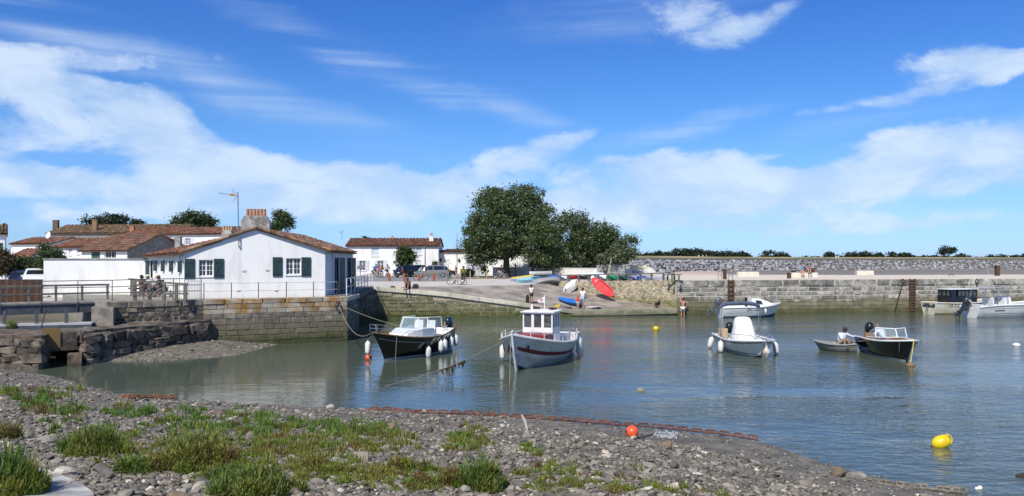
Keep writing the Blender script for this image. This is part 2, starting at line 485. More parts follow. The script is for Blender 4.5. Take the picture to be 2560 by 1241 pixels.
# ---- beach
SHORE_PX = [(130, 940), (290, 985), (430, 1000), (650, 1010), (830, 1021), (920, 1024), (1300, 1042), (1560, 1068), (1760, 1086), (1900, 1104), (2050, 1152), (2250, 1212), (2400, 1241)]
SHORE = [(-60., 44.), (-30., 37.), (-21.6, 33.6)] + [(on(x, y).x, on(x, y).y) for x, y in SHORE_PX] + [(12., 12.5), (18., 8.), (30., 2.)]
_sa = np.array(SHORE)
def shore_d(x, y):
    """distance inland (positive) from the water line"""
    x = np.asarray(x, float); y = np.asarray(y, float)
    best = np.full(x.shape, 1e9)
    for i in range(len(_sa) - 1):
        a, b = _sa[i], _sa[i + 1]; d = b - a
        t = np.clip(((x - a[0]) * d[0] + (y - a[1]) * d[1]) / (d @ d), 0, 1)
        best = np.minimum(best, np.hypot(x - a[0] - t * d[0], y - a[1] - t * d[1]))
    ys = np.interp(x, _sa[:, 0], _sa[:, 1])
    return np.where(y < ys, best, -best)
def beach_h(x, y):
    d = shore_d(x, y)
    z = np.where(d > 0, np.minimum(.105 * d, .63 + .085 * (d - 6)), .18 * d)
    z = np.where(d > 0, z + .03 * np.sin(x * 1.3 + np.sin(y * .9)) * np.clip(d / 2, 0, 1) + .025 * np.sin(y * 2.1 + x * .6) * np.clip(d / 2, 0, 1), z)
    return np.minimum(z, 2.75)
def beach_z(x, y): return float(beach_h(np.array([x]), np.array([y]))[0])
def beach_px(px, py):
    """point of the beach seen at a pixel"""
    Y = np.linspace(3, 40, 3000)
    X = (px - 1280) / F * Y; Z = H - (py - HY) / F * Y
    i = int(np.argmax(Z <= beach_h(X, Y)))
    return Vector((X[i], Y[i], float(beach_h(X[i:i + 1], Y[i:i + 1])[0])))
gx = np.arange(-40, 26.01, .25); gy = np.arange(-8, 40.01, .25)
XX, YY = np.meshgrid(gx, gy)
ZZ = beach_h(XX, YY) + np.random.uniform(-.012, .012, XX.shape)
ZZ = np.maximum(ZZ, -1.2)
nx, ny = len(gx), len(gy)
idx = (np.arange(ny - 1)[:, None] * nx + np.arange(nx - 1)[None, :]).ravel()
faces = np.stack([idx, idx + 1, idx + nx + 1, idx + nx], 1)
BEACH_M = M('beach_silt', (.17, .155, .13), .95, col2=(.085, .078, .066), vs_=1.6, bump=.9, bs=22)
beach = mesh_np('beach', np.stack([XX, YY, ZZ], -1), faces, BEACH_M, smooth=True)
tag(beach, kind='structure')

# ---- stone wall builder: each block an object, sharing six meshes
def block_meshes(name, mat, jit=.05, n=6, bev=.07):
    out = []
    for k in range(n):
        bm = bmesh.new(); bmesh.ops.create_cube(bm, size=1)
        bmesh.ops.bevel(bm, geom=bm.edges[:], offset=bev, segments=1, affect='EDGES', profile=.6)
        for v in bm.verts:
            v.co += Vector((rnd(-jit, jit), rnd(-jit, jit), rnd(-jit, jit)))
        me = bpy.data.meshes.new(name); bm.to_mesh(me); bm.free()
        me.materials.append(mat); out.append(me)
    return out
TIDE = [(1.0, 1.75, (.125, .108, .066), .75), (.15, .8, (.055, .068, .016), .9), (-.2, .45, (.03, .035, .015), .9)]
ST_GREY = M('grey_limestone', (.27, .24, .19), .92, col2=(.085, .077, .064), vs_=2.6, rnd_=.38, bump=.8, bs=18, algae=TIDE, thresh=(.34, .66))
ST_DARK = M('dark_sea_stone', (.20, .19, .165), .92, col2=(.07, .068, .062), vs_=2.4, rnd_=.42, bump=.9, bs=18, algae=TIDE)
ST_LICHEN = M('lichen_stone', (.34, .31, .25), .92, col2=(.27, .15, .045), vs_=1.3, rnd_=.25, bump=.8, bs=20, thresh=(.42, .6))
ST_PALE = M('pale_coping_stone', (.60, .56, .46), .9, col2=(.44, .41, .33), vs_=2.2, rnd_=.14, bump=.5, bs=20, algae=[(.5, 1.25, (.20, .19, .12), .8), (.1, .5, (.10, .10, .05), .7)])
BM_GREY = block_meshes('stone', ST_GREY); BM_DARK = block_meshes('stone', ST_DARK)
BM_LICH = block_meshes('stone', ST_LICHEN, .03); BM_PALE = block_meshes('coping_stone', ST_PALE, .02, bev=.04)
def stones(parent, fr, z0, z1, course, lens, meshes, depth=.16, u0=0., u1=None, top=None, proud=.045, gap=.022, name='stone'):
    u1 = fr.L if u1 is None else u1
    im = pmat(parent).inverted()
    z = z0
    while z < z1 - .08:
        h = min(course * rnd(.85, 1.15), z1 - z)
        if z1 - (z + h) < .1: h = z1 - z
        u = u0
        while u < u1 - .05:
            l = min(rnd(*lens), u1 - u)
            if u1 - (u + l) < .16: l = u1 - u
            uc = u + l / 2
            if top is None or z + h < top(uc) + .04:
                o = bpy.data.objects.new(name, random.choice(meshes)); COL.objects.link(o)
                o.parent = parent
                q = fr.p(uc, proud * rnd(.6, 1.25) - depth / 2, z + h / 2)
                o.matrix_local = im @ Matrix.Translation(q) @ Matrix.Rotation(fr.ang + random.choice((0, math.pi)) , 4, 'Z') @ Matrix.Diagonal((l - gap, depth, h - gap, 1))
            u += l
        z += h

# ---- house quay (stone platform carrying the white cottage)
HQ = [(-20.0, 39.2), (-16.2, 41.8), (-9.35, 45.2), (-9.45, 49.0), (-11.8, 49.0), (-11.95, 58.0), (-22.4, 58.0), (-22.4, 48.2), (-27.2, 48.2), (-21.4, 40.4)]
hq = thing('quay_wall', 'ochre and grey stone quay wall below the white gabled cottage', 'quay wall', (-12.8, 43.5, 0))
b = MB(); b.prism([(x, y, -1.2) for x, y in HQ], (0, 0, PZ + 1.2))
b.build('wall', MORTAR, hq)
frA = Frame(HQ[1], HQ[2]); frS = Frame(HQ[2], HQ[3])
stones(hq, frA, -.1, 1.72, .29, (.38, .85), BM_GREY)
stones(hq, frA, 1.72, 2.24, .26, (.55, 1.05), BM_LICH)
stones(hq, frA, 2.24, 2.52, .28, (.7, 1.3), BM_LICH, depth=.5, proud=.07)
stones(hq, frS, -.1, 2.24, .3, (.5, 1.2), BM_DARK)
stones(hq, frS, 2.24, 2.52, .28, (.8, 1.4), BM_PALE, depth=.5, proud=.06)
frI = Frame(HQ[4], HQ[5]); stones(hq, frI, -.1, 2.15, .34, (.6, 1.3), BM_DARK)  # dark blocks chosen to put the inlet's shade into the colour
# left retaining wall and the lower rough ledge
frR = Frame(HQ[0], HQ[1])
BM_RUB = block_meshes('stone', M('brown_rubble_stone', (.17, .135, .10), .93, col2=(.05, .043, .036), vs_=2.4, rnd_=.4, bump=1.4, bs=10), .17, 10, .16)
stones(hq, frR, 1.35, 2.2, .2, (.25, .6), BM_RUB, proud=.05, gap=.03)
stones(hq, frR, 2.2, 2.52, .32, (.6, 1.1), BM_GREY, depth=.5, proud=.06, name='coping_stone')

def rough_block(name, label, cat, poly, z0, z1, mat, seg=.35, amp=.1, seed=0, batter=.1):
    """old rubble-and-cement mass: prism with finely divided, uneven faces"""
    c = Vector((sum(p[0] for p in poly) / len(poly), sum(p[1] for p in poly) / len(poly), 0))
    ring = []
    n = len(poly)
    for i in range(n):
        a, b_ = Vector(poly[i]), Vector(poly[(i + 1) % n]); k = max(1, int((b_ - a).length / seg))
        ring += [a.lerp(b_, j / k) for j in range(k)]
    rows = max(2, int((z1 - z0) / seg)); rings = []
    for r in range(rows + 1):
        t = r / rows; z = z0 + (z1 - z0) * t
        rr = []
        for q in ring:
            d = Vector((q.x - c.x, q.y - c.y)).normalized()
            k = amp * (mnoise.noise(Vector((q.x * 1.1 + seed, q.y * 1.1, z * 1.6))) + .5 * mnoise.noise(Vector((q.x * 3.1, q.y * 3.1 + seed, z * 4)))) + batter * (1 - t)
            rr.append(Vector((q.x + d.x * k, q.y + d.y * k, z + (amp * .5 * mnoise.noise(Vector((q.x * 2, q.y * 2, seed))) if r == rows else 0))))
        rings.append(rr)
    m = MB(); m.loft(rings)
    o = m.build(name, mat, smooth=True)
    return tag(o, label, cat) if label else o
OLDWALL = M('old_sea_wall', (.20, .165, .13), .93, col2=(.05, .042, .034), vs_=2.2, bump=2.5, bs=5, thresh=(.33, .6), algae=[(.1, .7, (.035, .03, .02), .85)])
OLDWALL2 = M('old_sea_wall_brown', (.21, .155, .105), .93, col2=(.045, .036, .03), vs_=2.4, bump=2.5, bs=5, thresh=(.34, .62), algae=[(0, .5, (.035, .03, .02), .8)])
def px2(x, Y): return ((x - 1280) / F * Y, Y)
rough_block('ledge_wall', 'dark uneven rubble ledge stepping out below the retaining wall', 'ledge',
            [px2(205, 35.0), px2(330, 37.4), px2(430, 39.4), px2(522, 41.5), (-16.0, 42.2), (-20.2, 39.6), px2(196, 36.8)], -.8, 1.45, OLDWALL, .16, .2, 3)
rough_block('abutment_wall', 'low brown rubble sea wall at the outer side of the sluice', 'sea wall',
            [(-33, 33.6), px2(0, 33.4), px2(104, 33.6), px2(122, 35.0), px2(112, 36.2), (-33, 36.2)], -.8, 1.42, OLDWALL2, .16, .2, 9)
def rubble_on(o, a, c, z0, z1, pr=.1):
    fr = Frame(a, c); stones(o, fr, z0, z1, .36, (.25, 1.0), BM_RUB, proud=pr * rnd(.3, .8), gap=-.02, depth=.4)
rubble_on(bpy.data.objects['abutment_wall'], (-30, 33.35), px2(100, 33.35), -.1, 1.25)
rubble_on(bpy.data.objects['ledge_wall'], px2(214, 34.95), px2(330, 37.25), -.1, 1.3); rubble_on(bpy.data.objects['ledge_wall'], px2(330, 37.25), px2(520, 41.3), .2, 1.3)
b = MB()
b.prism([(*px2(168, 34.2), -.5), (*px2(204, 34.4), -.5), (*px2(207, 35.3), -.5), (*px2(172, 35.3), -.5)], (0, 0, 1.0))
tag(b.build('sluice_block', OLDWALL2), 'squat concrete block at the foot of the sluice opening', 'block')
pier = MB(); pier.prism([(*px2(228, 38.3), 0), (*px2(283, 38.4), 0), (*px2(290, 39.4), 0), (*px2(232, 39.6), 0)], (0, 0, 2.28))
tag(pier.build('bridge_pier', M('pier_stone', (.27, .24, .20), .9, col2=(.13, .115, .10), vs_=2, bump=.7, bs=16)), 'pale dressed stone pier under the end of the footbridge beam', 'pier')

# ---- mud: spit at the foot of the quay and the bank in the inner channel
def strip(name, lo, hi, mat, n=7, m=40, amp=.03, seed=0):
    def res(pl):
        pl = [Vector(q) for q in pl]; L_ = [0]
        for a, c in zip(pl, pl[1:]): L_.append(L_[-1] + (c - a).length)
        out = []
        for i in range(m + 1):
            s = L_[-1] * i / m
            j = max(k for k in range(len(pl) - 1) if L_[k] <= s + 1e-9)
            out.append(pl[j].lerp(pl[j + 1], (s - L_[j]) / max(1e-6, L_[j + 1] - L_[j])))
        return out
    A, B = res(lo), res(hi); rings = []
    for i in range(n + 1):
        t = i / n
        rings.append([a.lerp(c, t) + Vector((0, 0, amp * (1 if 0 < i < n else 0) * mnoise.noise(Vector((a.lerp(c, t).x * 2, a.lerp(c, t).y * 2, seed))))) for a, c in zip(A, B)])
    mb = MB(); mb.loft(rings, closed=False)
    return mb.build(name, mat, smooth=True)
SPIT_LO = [on(285, 907, -.03), on(400, 905, -.03), on(520, 899, -.03), on(610, 889, -.03), on(668, 869, -.03), on(700, 861, -.03)]
SPIT_HI = [Vector((*px2(205, 35.8), .05)), Vector((*px2(330, 37.8), .34)), Vector((*px2(430, 39.8), .45)), Vector((*px2(516, 41.8), .45)), Vector((*px2(590, 42.8), .28)), Vector((*px2(700, 44.2), .0))]
SILT = M('grey_silt', (.17, .15, .12), .9, col2=(.10, .088, .07), vs_=2.5, bump=.9, bs=16)
tag(strip('mud_bank', SPIT_LO, SPIT_HI, SILT, amp=.06), kind='structure')
MUD2 = M('channel_mud', (.125, .105, .075), .85, col2=(.065, .06, .04), vs_=.8, bump=.8, bs=6, stretch=(.4, 1, 1))
tag(strip('channel_bank', [(-70, 40.5, -.05), (-40, 40.8, -.05), (-27, 41.5, -.05), (-20, 42.5, -.05)], [(-70, 48.3, 2.1), (-40, 48.3, 2.0), (-28, 48.3, 2.0), (-20, 48.3, 1.9)], MUD2, amp=.25), kind='structure')

# ---- the square, the slipway and the boat park
RAMP_F = [(940, 62.3, 2.46), (1040, 62.8, 2.2), (1120, 63.2, 1.95), (1200, 63.6, 1.58), (1329, 64.3, 1.0), (1432, 64.9, .50), (1560, 65.6, .48), (1692, 66.4, .56)]
FRONT = [Vector((*px2(x, Y), z)) for x, Y, z in RAMP_F]
BACK = [Vector((*px2(x, Y), SZ)) for x, Y in ((952, 66), (1040, 68.3), (1120, 69.3), (1200, 70.2), (1310, 73.2))] + [Vector((*px2(1395, 77.5), 2.15)), Vector((*px2(1540, 71.4), 1.09)), Vector((*px2(1692, 66.6), .6))]
RAMP_M = M('slipway_concrete', (.33, .295, .245), .92, col2=(.19, .16, .13), vs_=.7, bump=.5, bs=9, thresh=(.42, .58), algae=[(.35, .95, (.17, .13, .08), .8)])
rb_ = []
for i in range(9):
    t = i / 8
    rb_.append([a.lerp(c, t) - Vector((0, 0, .012 if 0 < i < 8 else 0)) for a, c in zip(FRONT, BACK)])
m = MB(); m.loft(rb_, closed=False)
tag(m.build('slipway', RAMP_M, smooth=True), kind='structure')
SQ_M = M('square_paving', (.53, .50, .45), .9, col2=(.44, .41, .365), vs_=.5, bump=.3, bs=30)
sq = [(-260, 48.25), (-22.4, 48.25), (-22.4, 58.05), (-11.95, 58.05), (-11.2, 60.5), (FRONT[0].x, FRONT[0].y + .02)] + [(q.x, q.y) for q in BACK[:5]] + [(4.4, 77.5), (16, 100), (16, 190), (-260, 190)]
m = MB(); m.prism([(x, y, -1.2) for x, y in sq], (0, 0, SZ + 1.2))
tag(m.build('square', SQ_M), kind='structure')
JET_M = M('jetty_paving', (.60, .53, .43), .9, col2=(.53, .46, .38), vs_=.6, bump=.3, bs=20)
JF0, JF1 = Vector((13.7, 66.45, 0)), Vector((62, 75.7, 0))
m = MB(); m.prism([(JF0.x, JF0.y, -1.2), (JF1.x, JF1.y, -1.2), (62, 93, -1.2), (40, 89, -1.2), (23, 92, -1.2), (16.5, 98, -1.2)], (0, 0, QZ + 1.2))
tag(m.build('jetty', JET_M), kind='structure')
m = MB(); m.add([(4.4, 77.5, SZ + .003), (13.7, 66.4, QZ - .05), (16.5, 98, QZ - .04), (16, 100, SZ + .003)], [(0, 1, 2, 3)])
tag(m.build('boat_park', M('boat_park_gravel', (.46, .42, .36), .95, col2=(.36, .33, .28), vs_=.8)), kind='structure')
m = MB(); m.poly([on(870, 704, SZ + .004), on(1128, 704, SZ + .004), on(1128, 690, SZ + .004), on(700, 690, SZ + .004)])
tag(m.build('road', M('asphalt', (.20, .195, .19), .9, col2=(.26, .25, .24), vs_=.3)), kind='structure')
m = MB(); m.poly([on(1118, 698, SZ + .008), on(1290, 697, SZ + .008), on(1405, 692.5, SZ + .008), on(1580, 690, SZ + .008), on(1580, 683, SZ + .008), on(1118, 683, SZ + .008)])
tag(m.build('verge', M('dry_verge', (.30, .21, .14), .95, col2=(.12, .13, .055), vs_=.35, thresh=(.45, .6))), kind='structure')
m = MB(); m.poly([on(1128, 690, SZ + .012), on(1580, 686, SZ + .012), on(1580, 680, SZ + .012), on(1128, 684, SZ + .012)])
tag(m.build('grass_strip', M('rough_grass', (.085, .105, .03), .95, col2=(.16, .14, .06), vs_=.6)), kind='structure')

fq_ = [Frame((-11.95, 58.05), (-11.2, 60.5)), Frame((-11.2, 60.5), (FRONT[0].x, FRONT[0].y))]
# ---- slipway retaining wall with sloping coping
rw = thing('slipway_wall', 'mossy stone wall with pale sloping coping beside the slipway', 'wall', (FRONT[3].x, FRONT[3].y, 0))
m = MB()
for a, c in zip(FRONT, FRONT[1:]):
    d = (c - a).normalized(); w = Vector((d.y, -d.x, 0)).normalized() * .02
    m.hexa([(a.x - w.x, a.y - w.y, -1), (c.x - w.x, c.y - w.y, -1), (c.x - w.x * 10, c.y - w.y * 10 + .3, -1), (a.x - w.x * 10, a.y - w.y * 10 + .3, -1),
            (a.x - w.x, a.y - w.y, a.z - .02), (c.x - w.x, c.y - w.y, c.z - .02), (c.x - w.x * 10, c.y - w.y * 10 + .3, c.z - .02), (a.x - w.x * 10, a.y - w.y * 10 + .3, a.z - .02)])
m.build('wall', M('slip_mortar', (.40, .36, .27), .95, col2=(.27, .25, .17), vs_=2, algae=[(.2, .8, (.09, .10, .03), .8)]), rw)
for f_ in fq_:  # inlet facing: mortar and blocks coloured dark to stand in for deep shade
    m = MB(); m.fbox(f_, 0, f_.L, -.1, .05, -1, 2.28); m.build('wall', M('inlet_shade_mortar', (.10, .095, .085), .95), rw)
    stones(rw, f_, -.1, 2.28, .34, (.5, 1.0), BM_DARK, proud=.1)
frW = Frame(FRONT[0], FRONT[5])
def ramp_top(u):
    q = frW.p(u, 0, 0)
    return float(np.interp(q.x, [v.x for v in FRONT], [v.z for v in FRONT])) - .36
ST_RAMP = M('mossy_wall_stone', (.28, .25, .19), .92, col2=(.12, .11, .07), vs_=2.2, rnd_=.45, bump=.8, bs=18,
            algae=[(1.2, 2.1, (.15, .14, .06), .7), (.25, .85, (.075, .085, .018), .85), (-.2, .5, (.05, .07, .012), .9)])
stones(rw, frW, -.1, 2.2, .3, (.45, 1.1), block_meshes('stone', ST_RAMP, .06), top=ramp_top, proud=.05, gap=.05)
for i, (a, c) in enumerate(zip(FRONT, FRONT[1:])):
    n = max(1, round((c - a).length / (1.9 if i < 5 else 2.1)))
    for k in range(n):
        p, q = a.lerp(c, k / n), a.lerp(c, (k + 1) / n)
        d = (q - p); ln = d.length; d.normalize()
        hgt = .34 if i < 5 else .5
        o = bpy.data.objects.new('coping_stone', random.choice(BM_PALE)); COL.objects.link(o); o.parent = rw
        y = Vector((0, 0, 1)).cross(d).normalized(); zz = d.cross(y)
        R = Matrix((d, y, zz)).transposed().to_4x4()
        ctr = (p + q) / 2 + y * .2 - zz * (hgt / 2 - .05)
        o.matrix_local = pmat(rw).inverted() @ Matrix.Translation(ctr) @ R @ Matrix.Diagonal((ln - .015, .62, hgt, 1))

# ---- rubble side wall between slipway and boat park
SIDE_A, SIDE_B = Vector((4.45, 77.0, 0)), Vector((13.75, 66.42, 0))
def rubble_mat():
    m = M('cream_rubble', (.52, .44, .30), .95, col2=(.36, .31, .22), vs_=1.2, algae=[(.9, 1.7, (.2, .19, .08), .8), (.3, .8, (.1, .1, .03), .8)])
    N, L = m.node_tree.nodes, m.node_tree.links
    b_ = N['Principled BSDF']
    vo = N.new('ShaderNodeTexVoronoi'); vo.feature = 'DISTANCE_TO_EDGE'; vo.inputs['Scale'].default_value = 4.2
    g = N.new('ShaderNodeNewGeometry'); mp = N.new('ShaderNodeMapping'); mp.inputs['Scale'].default_value = (1, 1, 1.5)
    L.new(g.outputs['Position'], mp.inputs[0]); L.new(mp.outputs[0], vo.inputs['Vector'])
    bp = N.new('ShaderNodeBump'); bp.inputs['Strength'].default_value = .9; bp.inputs['Distance'].default_value = .12
    L.new(vo.outputs[0], bp.inputs['Height']); L.new(bp.outputs[0], b_.inputs['Normal'])
    src = b_.inputs['Base Color'].links[0].from_socket
    vc = N.new('ShaderNodeTexVoronoi'); vc.inputs['Scale'].default_value = 4.2; L.new(mp.outputs[0], vc.inputs['Vector'])
    sx = N.new('ShaderNodeSeparateXYZ'); L.new(vc.outputs['Color'], sx.inputs[0])
    hs = N.new('ShaderNodeHueSaturation'); mr = N.new('ShaderNodeMapRange'); mr.inputs[3].default_value = .55; mr.inputs[4].default_value = 1.25
    L.new(sx.outputs[0], mr.inputs[0]); L.new(mr.outputs[0], hs.inputs['Value']); L.new(src, hs.inputs['Color']); L.new(hs.outputs[0], b_.inputs['Base Color'])
    return m
m = MB(); frB = Frame(SIDE_A, SIDE_B)
pts = []
nn = 14
def side_top(t): return 2.52 + (QZ - 2.5) * t
rings = []
for w_, zf in ((.0, -1), (.0, 0), (-.5, 0), (-.5, -1)):
    rings.append([frB.p(frB.L * i / nn, w_ + .03, -1 if zf < 0 else side_top(i / nn)) for i in range(nn + 1)])
m.loft(list(map(list, zip(*rings))), True, True)
tag(m.build('rubble_wall', rubble_mat()), 'cream rubble wall rising between the slipway and the stored boats', 'wall')

# ---- jetty wall
jw = thing('jetty_wall', 'long jetty wall of grey limestone blocks with rusted ladders', 'jetty wall', (35, 70.4, 0))
frJ = Frame(JF0, JF1)
m = MB(); m.fbox(frJ, 0, frJ.L, -.3, .004, -1, QZ - .02)
m.build('wall', M('jetty_mortar', (.52, .48, .40), .95, col2=(.38, .35, .29), vs_=2.5, bump=.8, bs=25, algae=[(.95, 1.5, (.16, .14, .07), .8), (.1, .7, (.07, .085, .02), .85)]), jw)
LJ = 37.0
ST_JET = M('jetty_limestone', (.42, .39, .33), .92, col2=(.15, .14, .12), vs_=2.0, rnd_=.5, bump=.9, bs=16, thresh=(.36, .62),
           algae=[(.95, 1.5, (.165, .145, .075), .8), (.2, .8, (.085, .09, .028), .8), (-.2, .4, (.045, .05, .02), .9)])
BJ = block_meshes('stone', ST_JET, .06, 8)
stones(jw, frJ, -.1, 1.15, .36, (.55, 1.4), BJ, u1=LJ, proud=.05)
stones(jw, frJ, 1.15, 2.36, .4, (.4, 1.7), BJ, u1=LJ, proud=.04, gap=.1)
stones(jw, frJ, 2.36, QZ, .54, (1.1, 2.4), BJ, u1=LJ, depth=.6, proud=.06, gap=.04, name='coping_stone')

# ---- mudflat, sand, dyke and the land behind, out to the horizon
m = MB(); m.poly([(-9000, 150, 1.82), (9000, 150, 1.82), (9000, 12000, 1.82), (-9000, 12000, 1.82)])
tag(m.build('ground', M('far_field', (.16, .15, .07), .95, col2=(.10, .11, .05), vs_=.01)), kind='structure')
m = MB(); m.poly([(14, 86, 1.9), (700, 86, 1.9), (700, 270, 1.9), (14, 270, 1.9)])
tag(m.build('mudflat', M('wet_mudflat', (.155, .14, .12), .75, col2=(.22, .19, .16), vs_=.12, stretch=(.25, 1, 1))), kind='structure')
m = MB(); m.poly([on(1680, 691, 2.2), on(1822, 691, 2.2), on(1815, 679.5, 2.2), on(1690, 678, 2.2)])
tag(m.build('sand', M('pink_sand', (.50, .38, .29), .95, col2=(.42, .33, .26), vs_=.3)), kind='structure')
DB = [Vector((*px2(x, Y), 1.9)) for x, Y in ((1540, 138), (1640, 150), (1700, 163), (1800, 190), (2000, 214), (2300, 229), (2700, 240), (3400, 262))]
dyke = None
rings = []
for q in DB:
    dv = Vector((q.x, q.y, 0)).normalized()
    rings.append([q - Vector((0, 0, 1)), q, q + dv * 5 + Vector((0, 0, 2.35)), q + dv * 9 + Vector((0, 0, 3.1)), q + dv * 16 + Vector((0, 0, 3.5)), q + dv * 30 + Vector((0, 0, 2.6)), q + dv * 160 + Vector((0, 0, 2.0))])
m = MB(); m.loft(rings, closed=False, mis=[0, 0, 0, 1, 1, 1])
dyke = tag(m.build('dyke', [M('dyke_core', (.10, .095, .085), .95), M('dry_grass_bank', (.33, .26, .12), .95, col2=(.17, .17, .06), vs_=.09, bump=.6, bs=3, thresh=(.4, .62))], smooth=True), kind='structure')
# rock armour
def rock_mesh(name, mat, seed, sub=1, flat=.72, amp=.28):
    bm = bmesh.new(); bmesh.ops.create_icosphere(bm, subdivisions=sub, radius=.5)
    r = random.Random(seed)
    ax = [Vector((r.uniform(-1, 1), r.uniform(-1, 1), r.uniform(-1, 1))).normalized() for _ in range(6)]
    cut = [r.uniform(.27, .42) for _ in ax]
    for v in bm.verts:
        for a, c in zip(ax, cut):      # broken planes
            d = v.co.dot(a)
            if d > c: v.co -= a * (d - c)
        v.co *= 1 + amp * .5 * mnoise.noise(v.co * 3 + Vector((seed, 0, 0)))
        v.co.z *= flat
    me = bpy.data.meshes.new(name); bm.to_mesh(me); bm.free(); me.materials.append(mat)
    return me
ROCK_M = M('armour_rock', (.32, .32, .325), .9, col2=(.19, .19, .195), vs_=.8, rnd_=.25, bump=.5, bs=3)
ROCK_I = M('armour_rock_far', (.32, .32, .325), .9, col2=(.19, .19, .195), vs_=.8, isl=.25)
RM = [rock_mesh('rock', ROCK_M, s, 2) for s in range(8)]
rocks = []
for i in range(len(DB) - 1):
    a, c = DB[i], DB[i + 1]; n = int((c - a).length / 1.05)
    for k in range(n):
        for row in range(5):
            q = a.lerp(c, (k + rnd(0, 1)) / n); dv = Vector((q.x, q.y, 0)).normalized()
            t = (row + rnd(-.3, .3)) / 4.0
            p = q + dv * (5.0 * t) + Vector((0, 0, 2.15 * t + .05))
            px = 1280 + p.x / p.y * F
            if 1555 < px < 2620: rocks.append((p, rnd(.9, 1.55)))
rocks.sort(key=lambda r: -r[1] / r[0].y)
for p, s in rocks[:290]:
    o = bpy.data.objects.new('rock', random.choice(RM)); COL.objects.link(o); o.parent = dyke
    o.location = p; o.rotation_euler = (rnd(-.6, .6), rnd(-.6, .6), rnd(0, 6.3)); o.scale = (s * rnd(.8, 1.25), s * rnd(.8, 1.2), s * rnd(.7, 1.0))
def scatter(name, tpl, items, mat, parent=None, smooth=False):
    """merge many transformed copies of small triangle meshes: items (pos, (sx,sy,sz), euler, tpl index)"""
    T = []
    for me in tpl:
        v = np.empty(len(me.vertices) * 3, np.float32); me.vertices.foreach_get('co', v)
        me.calc_loop_triangles()
        t = np.empty(len(me.loop_triangles) * 3, np.int32); me.loop_triangles.foreach_get('vertices', t)
        T.append((v.reshape(-1, 3), t.reshape(-1, 3)))
    vs_l, fs_l, k = [], [], 0
    pos = np.array([i[0] for i in items], np.float32); sc = np.array([i[1] for i in items], np.float32)
    eu = np.array([i[2] for i in items], np.float32); ti = np.array([i[3] for i in items])
    cx, sx_, cy, sy_, cz, sz_ = np.cos(eu[:, 0]), np.sin(eu[:, 0]), np.cos(eu[:, 1]), np.sin(eu[:, 1]), np.cos(eu[:, 2]), np.sin(eu[:, 2])
    R = np.empty((len(items), 3, 3), np.float32)
    R[:, 0, 0] = cz * cy; R[:, 0, 1] = cz * sy_ * sx_ - sz_ * cx; R[:, 0, 2] = cz * sy_ * cx + sz_ * sx_
    R[:, 1, 0] = sz_ * cy; R[:, 1, 1] = sz_ * sy_ * sx_ + cz * cx; R[:, 1, 2] = sz_ * sy_ * cx - cz * sx_
    R[:, 2, 0] = -sy_; R[:, 2, 1] = cy * sx_; R[:, 2, 2] = cy * cx
    for j, (tv, tf) in enumerate(T):
        s = np.where(ti == j)[0]
        if not len(s): continue
        v = np.einsum('nij,nkj->nki', R[s], tv[None] * sc[s][:, None, :]) + pos[s][:, None, :]
        f = tf[None] + (k + np.arange(len(s)) * len(tv))[:, None, None]
        vs_l.append(v.reshape(-1, 3)); fs_l.append(f.reshape(-1, 3)); k += len(s) * len(tv)
    return mesh_np(name, np.concatenate(vs_l), np.concatenate(fs_l), mat, parent, smooth)
RF = [rock_mesh('rock_source', ROCK_I, 40 + s, 1) for s in range(6)]
o = scatter('rock_armour', RF, [(p, (s * rnd(.8, 1.2), s * rnd(.8, 1.2), s * rnd(.7, 1)), (rnd(-.6, .6), rnd(-.6, .6), rnd(0, 6.3)), random.randrange(6)) for p, s in rocks[290:]], ROCK_I, dyke)
tag(o, kind='stuff')

# ================================================================== BUILDINGS
def fu(fr, px):
    k = (px - 1280) / F
    return (k * fr.o.y - fr.o.x) / (fr.u.x - k * fr.u.y)
def fz(fr, px, py):
    return H - (py - HY) / F * fr.p(fu(fr, px), 0, 0).y
def wall_grid(mb, fr, u0, u1, z0, z1, ops, depth=.18, mi=0):
    """flat wall with real openings and reveals"""
    us = sorted({u0, u1, *[q for o in ops for q in o[:2]]}); zs = sorted({z0, z1, *[q for o in ops for q in o[2:4]]})
    for a, b_ in zip(us, us[1:]):
        for c, d in zip(zs, zs[1:]):
            um, zm = (a + b_) / 2, (c + d) / 2
            if any(o[0] < um < o[1] and o[2] < zm < o[3] for o in ops): continue
            mb.poly([fr.p(a, 0, c), fr.p(b_, 0, c), fr.p(b_, 0, d), fr.p(a, 0, d)], mi)
    for o in ops:
        a, b_, c, d = o[:4]
        for (p, q) in (((a, c), (b_, c)), ((b_, c), (b_, d)), ((b_, d), (a, d)), ((a, d), (a, c))):
            mb.poly([fr.p(p[0], 0, p[1]), fr.p(q[0], 0, q[1]), fr.p(q[0], -depth, q[1]), fr.p(p[0], -depth, p[1])], mi)
